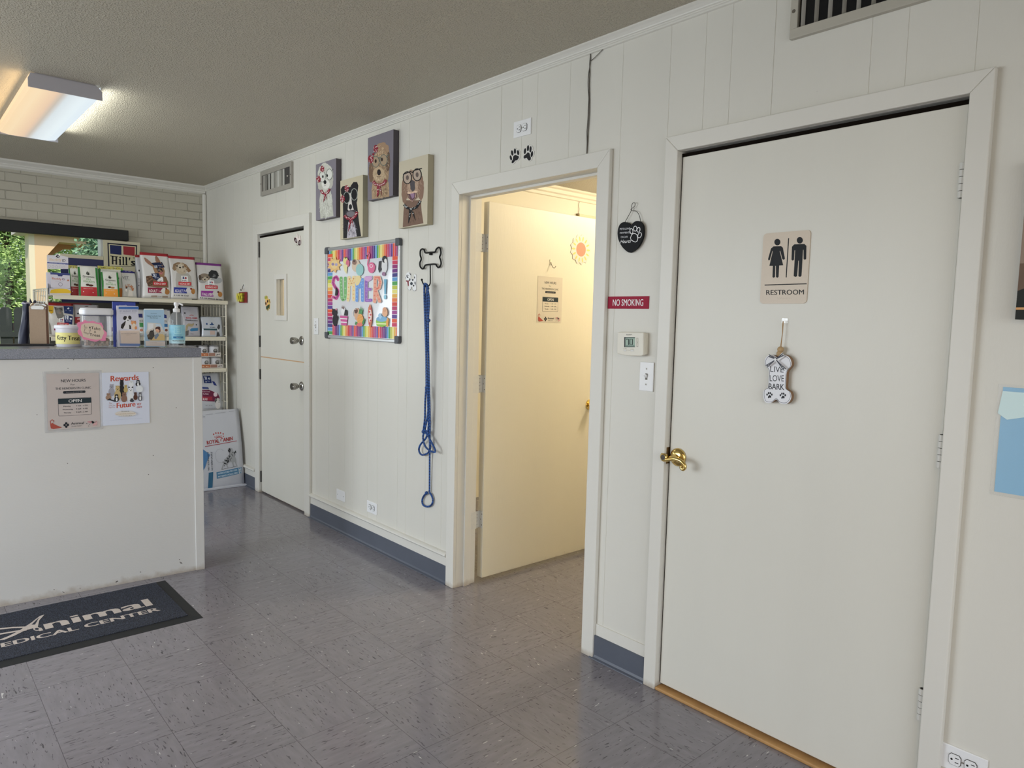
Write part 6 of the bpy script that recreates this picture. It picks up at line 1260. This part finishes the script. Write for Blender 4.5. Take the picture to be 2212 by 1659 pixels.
# white counter display box with little boxes in it
t = empty('display_box', (0, 0, 0), 0, "white and yellow cardboard display box of pet tag kits on the top shelf", 'display box')
fy = 5.74; bxl = hit('d1', 350, 950, 'y', fy)[0]; bxr = hit('d1', 795, 950, 'y', fy)[0]; t.location = ((bxl+bxr)/2, fy, S1); cx_ = (bxl+bxr)/2; a = (bxr-bxl)/2
W1 = pc('#b9b6bb', 1.4); f = lambda px, py: (lambda q: (q[0]-cx_, q[2]-S1))(hit('d1', px, py, 'y', fy)); fb = lambda px, py: (lambda q: (q[0]-cx_, q[2]-S1))(hit('d1', px, py, 'y', fy+.085))
m = MB(); m.box(-a+.012, a, 0, .003, 0, .046, W1).box(-a+.01, a, .003, .085, 0, .003, W1); p = f(350, 530); q = f(790, 830)
for sx in (-a+.012, a-.003): m.add([(sx, 0, 0), (sx, .085, 0), (sx, .085, .15), (sx, 0, .046), (sx+.003, 0, 0), (sx+.003, .085, 0), (sx+.003, .085, .15), (sx+.003, 0, .046)], [(0,1,2,3), (7,6,5,4), (0,3,7,4), (3,2,6,7)], pc('#5b6068', 1.3))
A = Art(m, f, 0, g=1.4); A.poly([(405, 965), (425, 905), (520, 885), (620, 880), (720, 890), (790, 920), (795, 965)], '#c9a52f'); m.build('tray', t)
m = MB(); o_ = [fb(*p) for p in ((350, 262), (500, 268), (520, 245), (560, 240), (600, 270), (740, 300), (745, 520), (352, 520))]; m.prism(o_, .082, .085, W1); A = Art(m, fb, .082, g=1.4)
A.poly([(355, 390), (742, 418), (742, 440), (355, 412)], '#3a437c').text('Buddy', 400, 368, 622, 372, 48, '#b9a27f', bold=.01).text('ID', 632, 386, 692, 386, 46, '#3c3a44', bold=.012).poly([(545, 250), (592, 300), (548, 320), (510, 290)], '#26262c').poly([(548, 270), (575, 298), (545, 304)], '#b9b6bb').text('Buddy Badges Lasting Tags', 400, 405, 690, 432, 12, '#b5b9d0')
for i in range(5): A.ell(395+i*66, 470+i*4, 24, 24, '#8f8d95'); A.ell(395+i*66, 470+i*4, 20, 20, '#b9b6bb')
m.build('header_card', t)
def tagkit(x, y, w2, label, paintit):
    t2 = empty('tag_kit_box', (cx_+x, fy+y, S1+.012), 0, label, 'small box', 'pet tag kit boxes in the display'); m2 = MB(); hgt = .148; m2.box(-w2, w2, 0, .012, 0, hgt, pc('#b2aeb6', 1.4))
    if paintit:
        A2 = Art(m2, lambda u, v: ((u-.5)*2*w2, (1-v)*hgt), 0, g=1.4); A2.rect(0, 0, 1, .10, '#39406e').poly([(.35, .08), (.65, .08), (.60, .17), (.40, .17)], '#2c3260').text('Buddy', .08, .33, .56, .35, .10, '#a35f48', bold=.02).text('ID', .60, .35, .74, .355, .09, '#5b3c58', bold=.02).text('the pet tag', .24, .42, .66, .43, .03, '#8d8890')
        A2.line([(.5+.10*math.cos(i*PI/8), .56+.085*math.sin(i*PI/8)) for i in range(16)], .02, '#6f6c78', closed=True).poly([(0, .72), (.5, .84), (1, .72), (1, .99), (0, .99)], '#8f8a92').poly([(.9, .28), (.97, .38), (.84, .38)], '#a35f48')
    m2.build('carton', t2)
tagkit(.012, .010, .060, 'white pet tag kit box with orange lettering, front of the display', True)
for i in range(3): tagkit(-.006+.000*i, .028+i*.016, .060, 'white pet tag kit box, %s behind the front one in the display' % ('directly', 'second', 'third')[i], False)

# second shelf
G2_ = 'pet food bags on the second shelf'
def cat(A):
    A.poly([(600, 225), (680, 250), (780, 240), (770, 330), (800, 430), (700, 500), (650, 470), (615, 340)], '#5f5c58').poly([(600, 220), (640, 260), (625, 330)], '#3f3c3a').poly([(700, 260), (780, 240), (775, 320)], '#4a4744').ell(700, 330, 60, 60, '#6d6964').ell(715, 360, 14, 10, '#8d5a50').line([(640, 300), (670, 290)], 8, '#2b2927').line([(720, 300), (750, 300)], 8, '#2b2927')
    A.poly([(445, 200), (590, 210), (570, 360), (520, 380), (470, 320)], '#b58f22').text('NEW', 480, 320, 560, 330, 26, '#3a3018', bold=.02).poly([(808, 210), (1015, 222), (1000, 400), (808, 365)], '#27335c').ell(905, 262, 24, 20, '#c9ccd6').text('Rescue', 845, 318, 965, 322, 26, '#8d93a8').poly([(810, 400), (990, 440), (970, 615), (785, 575)], '#1e2a58').rect(820, 415, 905, 505, '#c0c3cc').ell(945, 490, 25, 22, '#c9ccd6').text('PET ID', 835, 550, 945, 555, 28, '#a9adc0', bold=.02)
    hl(A, 742, 530, .7); strip(A, 645, 570, 890, 640, '#a8262e', 'SCIENCE DIET'); A.poly([(575, 660), (640, 660), (640, 740), (575, 740)], '#7a2050').poly([(450, 520), (500, 640), (520, 830), (460, 820)], '#6e6a62')
pouch('cat_food_bag', 'd3', 440, 1035, 160, 850, 5.75, 'white cat food bag with tabby picture, on the second shelf behind the tub', 'pet food bag', '#b7b4b0', cat, d=.10, top='#97262c', group=G2_, z0=S2, toph=.06)
pouch('cat_food_bag', 'd3', 480, 1440, 150, 850, 5.87, 'wide cat food bag of which only the red top shows behind the tabby bag', 'pet food bag', '#a9a6a2', None, d=.09, top='#97262c', group=G2_, z0=S2, toph=.08)
pouch('pet_food_bag', 'd3', 1040, 1585, 185, 850, 5.77, 'pale grey pet food pouch with a hang hole, behind the clear treat jar', 'pet food bag', '#9e9a9c', lambda A: A.ell(1305, 218, 45, 12, '#55504f').text('Urinary', 1150, 330, 1500, 345, 34, '#4a464a').poly([(1085, 360), (1150, 355), (1140, 390), (1090, 392)], '#27282c').poly([(1035, 450), (1140, 450), (1140, 600), (1030, 590)], '#7c2026').text('c/d', 1085, 510, 1135, 510, 40, '#c9b9b9', bold=.02), d=.08, group=G2_, z0=S2)
pouch('pet_food_bag', 'd4', 25, 195, 225, 700, 5.76, 'white pet food bag with a purple band, left of the dog and kitten leaflets', 'pet food bag', '#b3b0b2', lambda A: A.rect(80, 292, 200, 300, '#3b3a3c').text('Ne', 95, 375, 175, 385, 50, '#222226', bold=.03).poly([(90, 550), (190, 550), (190, 620), (90, 620)], '#4a2a68').text('W', 110, 600, 150, 600, 34, '#b9a9c8'), d=.07, group=G2_, z0=S2)
pouch('pet_food_bag', 'd4', 560, 700, 235, 690, 5.77, 'white pet food bag with a green band, between the two clear holders', 'pet food bag', '#b4b4b4', lambda A: A.poly([(585, 310), (655, 310), (655, 380), (585, 375)], '#2b2f5c').text('10-2', 592, 455, 655, 452, 34, '#222').poly([(585, 465), (655, 470), (655, 545), (588, 545)], '#3d7a48').ell(620, 600, 30, 22, '#a8705c'), d=.07, group=G2_, z0=S2)
pouch('pet_food_bag', 'd4', 960, 1165, 235, 700, 5.77, 'white pet food bag with a blue band, left behind the hand sanitizer', 'pet food bag', '#b4b4b6', lambda A: A.poly([(1010, 310), (1080, 330), (1080, 390), (1010, 385)], '#26306c').text('LTY', 1018, 460, 1078, 465, 34, '#222', bold=.02).poly([(1015, 485), (1085, 490), (1085, 545), (1020, 542)], '#2b5a88').ell(1060, 600, 26, 22, '#6a3f34').rect(1105, 240, 1160, 252, '#2a2a4a'), d=.07, group=G2_, z0=S2)
def roy(A):
    A.rect(1395, 235, 1460, 242, '#77747a').ell(1408, 298, 15, 14, '#26262a'); [A.ell(1490+i*15, 340-8*math.sin(i*PI/4), 5, 9, '#a04a4a') for i in range(5)]; A.text('ROYAL CANIN', 1420, 395, 1620, 400, 26, '#9a2a34', bold=.03).text('Multifunction', 1405, 435, 1620, 445, 28, '#33343c', bold=.02, slant=.2)
    A.poly([(1410, 520), (1450, 480), (1520, 490), (1545, 470), (1555, 500), (1520, 540), (1450, 530), (1430, 600), (1400, 640)], '#8f8266').poly([(1470, 600), (1510, 565), (1625, 560), (1620, 610), (1500, 620)], '#31688e').poly([(1400, 620), (1460, 600), (1450, 690), (1400, 700)], '#55524f').text('Urinary', 1485, 672, 1540, 672, 20, '#333').ell(1595, 505, 12, 12, '#2a2c33')
pouch('pet_food_bag', 'd4', 1360, 1665, 185, 700, 5.75, 'upright grey pouch with red lettering on the second shelf, right of the hand sanitizer', 'pet food bag', '#9d9ba2', roy, d=.07, group=G2_, z0=S2, gl=.2)
def tr(A): A.ell(1870, 500, 40, 12, '#26406c').ell(1875, 482, 14, 22, '#26406c').text('treats', 1830, 555, 1925, 560, 26, '#3c4046', bold=.02).poly([(1720, 570), (1960, 575), (1955, 605), (1725, 600)], '#2a4248').poly([(1960, 560), (1985, 500), (2015, 505), (2015, 560), (1985, 600), (2010, 700), (1945, 715)], '#3a3a3c').ell(1975, 600, 12, 40, '#c9c9cc').poly([(1830, 610), (1920, 615), (1920, 680), (1835, 680)], '#a9958c').ell(1785, 490, 14, 18, '#26406c')
pouch('treat_pouch', 'd4', 1660, 1900, 360, 705, 5.80, 'small silver treat pouch tucked behind its twin at the right end of the second shelf', 'pouch', '#8c9296', lambda A: A.poly([(1675, 570), (1760, 575), (1755, 605), (1678, 600)], '#2a4248'), d=.05, group='silver treat pouches on the second shelf', z0=S2, gl=.2, top='#2a3a3c', toph=.06)
pouch('treat_pouch', 'd4', 1695, 2062, 365, 715, 5.745, "small silver treat pouch with a dog picture, at the second shelf's right front", 'pouch', '#a9adb4', tr, d=.05, group='silver treat pouches on the second shelf', z0=S2, gl=.15)

# third shelf: cans in shrink-wrapped trays
def cantray(z, px0, px1, Y, label, sag):
    x0 = hit('im', px0, 780, 'y', Y)[0]; x1 = hit('im', px1, 780, 'y', Y)[0]; w_ = x1-x0; t2 = empty('can_tray', ((x0+x1)/2, Y+.10, z), 0, label, 'tray of cans', 'shrink wrapped trays of cans on the third shelf'); a = w_/2
    m2 = MB(); m2.box(-a, a, -.10, -.098, 0, .034, pc('#b9b2ac', 1.3)).box(-a, a, .098, .10, 0, .034, pc('#b9b2ac', 1.3)).box(-a, -a+.002, -.098, .098, 0, .034, pc('#b9b2ac', 1.3)).box(a-.002, a, -.098, .098, 0, .034, pc('#b9b2ac', 1.3)).box(-a, a, -.098, .098, 0, .002, pc('#b9b2ac', 1.3))
    A2 = Art(m2, lambda x, zz: (x, zz), -.10, g=1.35, step=1e-4); A2.rect(-a, .006, a-.10, .030, '#a3603c').rect(a-.098, .006, a-.045, .030, '#8d6a5c').text('low fat', -a+.16, .012, a-.11, .012, -.010, '#d9b9a0').poly([(a-.035, .008), (a-.032, .022), (a-.02, .020), (a-.008, .024), (a-.012, .010), (a-.016, .018), (a-.028, .016), (a-.03, .008)], '#1f1d1d'); m2.build('cardboard_tray', t2)
    n = int(w_//.086); 
    for r in range(2):
        for i in range(n):
            x = a-.045-i*.087; c = MB(); c.lathe([(.036, 0), (.041, .003), (.041, .082), (.038, .086), (.040, .090)], (0, 0, 0), M('#a8a6a8', .25, metal=.3), n=22); A3 = CArt(c, lambda x_, z_: (x_, z_), .0412, g=1.3); A3.rect(-.055, .012, .055, .078, '#b9b8bb').ell(.005, .045, .018, .018, '#4a4744').ell(.005, .05, .010, .008, '#8c8884')
            c.build('can', t2, loc=(x, -.052+r*.10, .002), smooth=False)
    if sag:
        w3_ = MB(); prf = [(-a-.001, .034), (-a-.001, .085), (-a+.05, .098), (0, .095), (a-.06, .098), (a-.005, .080), (a+.001, .034)]; nn = len(prf); w3_.add([(x, -.101, zz) for x, zz in prf]+[(x, .101, zz) for x, zz in prf], [[i, i+1, nn+i+1, nn+i] for i in range(nn-1)]+[list(range(nn))], glass(a=.9)); w3_.build('shrink_wrap', t2)
ztray2 = S3+.096
cantray(S3, 330, 481, 5.735, 'lower shrink wrapped tray of cans with orange stripe on the third shelf', True)
cantray(ztray2, 322, 477, 5.735, 'upper tray of cans with orange stripe, stacked on the other tray', False)
# fourth shelf bag
def rd(A):
    A.rect(205, 430, 280, 500, '#23305c').rect(212, 436, 240, 466, '#a9adb8').ell(262, 455, 10, 10, '#c9ccd6').text('PET ID', 222, 485, 262, 486, 9, '#a9adc0').poly([(285, 480), (310, 485), (330, 525), (300, 520)], '#26306a').poly([(180, 535), (240, 540), (245, 555), (180, 555)], '#2a3566')
    A.poly([(120, 565), (240, 562), (330, 600), (350, 640), (345, 660), (300, 650), (295, 680), (120, 670)], '#5e1f38').text('DIGESTIVE', 165, 585, 250, 588, 12, '#b9a0a8').text('CARE', 180, 610, 235, 613, 14, '#c9b4ba', bold=.01).ell(305, 610, 20, 22, '#c4b4b9').rect(130, 630, 272, 668, '#8c2838').text('R/d', 180, 668, 220, 668, 26, '#d9c4c8', bold=.02).rect(120, 678, 272, 700, '#a9a9ad')
    A.ell(322, 680, 24, 34, '#4a4545').ell(328, 710, 28, 42, '#c4c0be').ell(330, 660, 14, 16, '#b9b4b0').text('VET 8 LB', 200, 722, 270, 722, 9, '#55555c').rect(190, 748, 300, 752, '#8d8d92')
pouch('pet_food_bag', 'd5', 60, 372, 405, 775, 5.75, 'white pet food bag with maroon band and cat picture on the lowest shelf', 'pet food bag', '#aeb0b6', rd, d=.14, z0=S4, tilt=-3, gl=.2)
# big bag leaning on the floor
def big(A):
    [A.ell(312+i*24, 1022-(16 if i in (1, 2, 3) else 6)+i*-1, 6.5, 8, '#9c3a38') for i in range(5)]; [A.ell(322+i*21, 1042-i*1.5-(6 if 0 < i < 4 else 0), 5, 6, '#9c3a38') for i in range(5)]
    A.line([(330, 1055), (350, 1045), (372, 1042), (396, 1048)], 8, '#9c3a38').text('ROYAL CANIN', 238, 1115, 498, 1072, 36, '#8f2f30', bold=.03).poly([(215, 1132), (538, 1076), (538, 1082), (216, 1138)], '#8c3a3c')
    A.line([(360+50*math.cos(i*PI/8), 1225+68*math.sin(i*PI/8)) for i in range(3, 15)], 2, '#8a8d92').poly([(440, 1165), (455, 1145), (485, 1150), (495, 1180), (505, 1220), (520, 1260), (522, 1300), (530, 1325), (518, 1322), (505, 1285), (490, 1290), (498, 1330), (486, 1332), (472, 1285), (440, 1290), (430, 1320), (440, 1340), (425, 1340), (412, 1300), (390, 1320), (378, 1355), (366, 1352), (385, 1300), (400, 1260), (430, 1235), (455, 1210), (445, 1185)], '#8f9092')
    r2_ = random.Random(5)
    for i in range(60):
        q = r2_.random(); x = 395+q*115+r2_.uniform(-12, 12); y = 1300-q*115+r2_.uniform(-22, 28)
        if x > 520 or y > 1330: continue
        A.ell(x, y, 5, 5, '#242528'); A.k -= 1
    A.k += 1; A.ell(455, 1170, 14, 22, '#222326').line([(365, 1358), (535, 1325)], 3, '#333')
    A.poly([(316, 1385), (572, 1335), (574, 1395), (318, 1448)], '#46708e').poly([(540, 1345), (568, 1340), (570, 1395), (542, 1400)], '#a9b0b6').text('HYDROLYZED PROTEIN', 330, 1408, 525, 1370, 16, '#b9c6d0', bold=.02).text('PROTEINES HYDROLYSEES', 330, 1438, 530, 1398, 16, '#b9c6d0', bold=.02).text('HP', 546, 1382, 566, 1378, 16, '#5b7688')
    A.poly([(240, 1390), (285, 1382), (275, 1500), (268, 1580), (225, 1578)], '#2f5a76').poly([(180, 1150), (262, 1215), (230, 1270), (205, 1340), (185, 1370)], '#46709a'); A.line([(190, 850), (250, 848)], 5, '#55585c').line([(190, 838), (360, 815), (540, 790)], 3, '#77797d')
    def vt(px, py): return px, py
    for tx, x_ in (('VETERINARY', 248), ('VETERINAIRE', 282)):
        f0 = A.fn; A.fn = (lambda xx: lambda u, v: f0(xx+v+ (1370-u-1180)*.0, 1370-u))(x_); A.text(tx, 0, 0, 185, 0, 15, '#33363c', bold=.02); A.fn = f0
t = pouch('dog_food_bag', 'd5', 40, 600, 785, 1570, 5.50, 'large white and blue dog food bag leaning on the floor beside the shelves', 'pet food bag', '#b3b4ba', big, d=.15, z0=.0, tilt=-6, gl=.18, rz=math.radians(0))
MB().prism([(-.215, 0), (.232, 0), (.245, .012), (.20, .02), (-.21, .02)], -.085, .06, M('#b9bac0', .25, gain=1.3)).build('bottom_seam', t, bevel=.004)
# ================================================================ OUTSIDE THE FAR WINDOW
def leafmat(name, c1, c2):
    m = bpy.data.materials.new(name); nt, N, L = nodes(m); b = N['Principled BSDF']; geo = N.new('ShaderNodeNewGeometry'); n1 = N.new('ShaderNodeTexNoise'); n1.inputs['Scale'].default_value = 2.2; n1.inputs['Detail'].default_value = 4; L.new(geo.outputs['Position'], n1.inputs['Vector'])
    L.new(mixc(nt, n1.outputs['Fac'], lin(c1), lin(c2)), b.inputs['Base Color']); b.inputs['Roughness'].default_value = .6; b.inputs['Transmission Weight'].default_value = 0
    return m
LF1 = leafmat('leaf_bright', '#92bb62', '#d3eaa4'); LF2 = leafmat('leaf_blue', '#4f7d58', '#93b893'); BARK = M('#5b4a3a', .9, noise=.3)
structure('ground_outside', MB().add([(-30, D+.2, -.25), (30, D+.2, -.25), (30, 45, -.25), (-30, 45, -.25)], [(0, 1, 2, 3)], M('#7d8a55', .9, noise=.3, nscale=1.5)))
def tree(label, x, y, h, cr_, mat, n, leaf, seed, z0=-.25, squash=1.0, low=.15, group='trees outside the window'):
    t = empty('leafy_tree', (x, y, z0), 0, label, 'tree', group); rnd = random.Random(seed)
    m = MB(); m.tube([(0, 0, 0), (.05, .02, h*.35), (-.03, 0, h*.7)], .09, BARK, rs=[.11, .08, .04])
    for i in range(7): a = i*.9; m.tube([(0, 0, h*(.25+.07*i)), (cr_*.5*math.cos(a), cr_*.5*math.sin(a), h*(.4+.07*i))], .03, BARK, n=5)
    m.build('trunk', t); V = []; F = []
    blobs = [(rnd.uniform(-1, 1)*cr_*.65, rnd.uniform(-1, 1)*cr_*.6, h*rnd.uniform(low, .95), cr_*rnd.uniform(.25, .5)) for _ in range(26)]
    for i in range(n):
        bx, by, bz, br_ = blobs[i % len(blobs)]; v = Vector((rnd.gauss(0, 1), rnd.gauss(0, 1), rnd.gauss(0, 1))).normalized()*br_*rnd.uniform(.75, 1.05)
        p = Vector((bx, by, bz))+v*Vector((1, 1, squash)) if False else Vector((bx+v.x, by+v.y, bz+v.z*squash)); u = Vector((rnd.gauss(0, 1), rnd.gauss(0, 1), rnd.gauss(0, .6))).normalized(); w_ = u.orthogonal().normalized(); l = leaf*rnd.uniform(.6, 1.2); b = len(V)
        V += [p-u*l, p+w_*l*.4, p+u*l, p-w_*l*.4]; F.append((b, b+1, b+2, b+3))
    m = MB(); m.add(V, F, mat); m.build('crown', t)
tree('bright green leafy tree at the left edge of the far window', -2.9, 16.0, 5.2, 1.9, LF1, 60000, .05, 1)
tree('bright green tree filling the gap beside the peach building', .0, 20.5, 6.5, 2.3, LF1, 60000, .06, 2)
tree('pale green tree behind the fence, further off between the other two', -2.6, 27.0, 8.5, 3.8, LF1, 40000, .10, 3)
tree('blue green bushy tree seen through the opening of the peach porch', 1.45, 13.6, 3.4, 1.2, LF2, 16000, .05, 4)
tree('tall blue green tree beyond the peach porch', 5.2, 18.5, 6.0, 2.2, LF2, 9000, .10, 6)
tree('slim blue green tree whose leaves hang in front of the peach porch', -.38, 8.55, 2.62, .30, LF2, 2600, .035, 8, low=.78)
# dark picket fence
t = empty('picket_fence', (-1.6, 11.0, -.25), 0, 'dark stained picket fence with rounded corners outside the window', 'fence'); FW_ = M('#2f3634', .7, noise=.3, nscale=6)
for i in range(-14, 6):
    x = .56+i*.152; h_ = 1.695+.004*((i*7) % 3); MB().prism([(x-.066, 0), (x+.066, 0), (x+.066, h_-.045), (x+.035, h_), (x-.035, h_), (x-.066, h_-.045)], -.01, .01, FW_).build('picket', t)
for z in (1.44, .5): MB().box(-1.7, 1.6, .01, .05, z-.05, z+.05, M('#3f3b3a', .7, noise=.2)).box(-1.7, 1.6, -.03, -.01, z-.13, z-.06, FW_).build('rail', t)
# peach porch building
PE = M('#f2cfa2', .8, noise=.04, nscale=3); PE_LIT = M('#f6e6c4', .8); RF = M('#e7e2dc', .6)
t = empty('porch_building', (0, 9.5, -.25), 0, 'peach stucco porch building with white fascia outside the window', 'building'); zf = .25
m = MB(); z1 = 2.34+zf
m.prism([(-.90, 0), (-.775, 0), (-.775, 2.056+zf), (-.883, 2.047+zf)][:0] or [(-.90, 0), (-.782, 0), (-.782, 2.05+zf), (-.656, 2.215+zf), (1.6, 2.215+zf), (1.6, z1), (-.90, z1)], 0, .30, PE); m.build('porch_wall', t)
MB().prism([(-.89, z1), (-.89, 2.05+zf), (-.73, 2.05+zf), (-.55, 2.165+zf), (1.6, 2.175+zf), (1.6, z1)], .302, .40, M('#e0a878', .8)).build('shaded_soffit', t)  # darker orange puts the shade of the arch underside into the colour
MB().box(-.955, -.90, 0, .30, 0, z1, PE_LIT).build('lit_column_side', t)  # paler colour paints the brightly lit side face of the column
MB().box(-1.07, 1.7, -.10, .42, 2.285+zf, 2.36+zf, RF).build('fascia', t)
MB().box(.25, .38, 2.0, 2.13, 0, 1.80+zf, PE).build('rear_post', t)
tag(MB().lathe([(.022, 0), (.022, 1.9)], (0, 0, 0), M('#d9dcda', .5), n=10).build('white_pole', loc=(-2.02, 9.2, -.25)), 'thin white pole outside the window at the left picture edge', 'pole')
# rolled shade
t = empty('window_shade', (-2.45, D, 2.015), 0, 'black rolled window shade valance across the top of the far window', 'window shade')
MB().box(-1.9, 1.796, -.075, -.004, 0, .088, M('#1b1d1e', .6)).build('valance', t, bevel=.004)
bpy.context.view_layer.update()
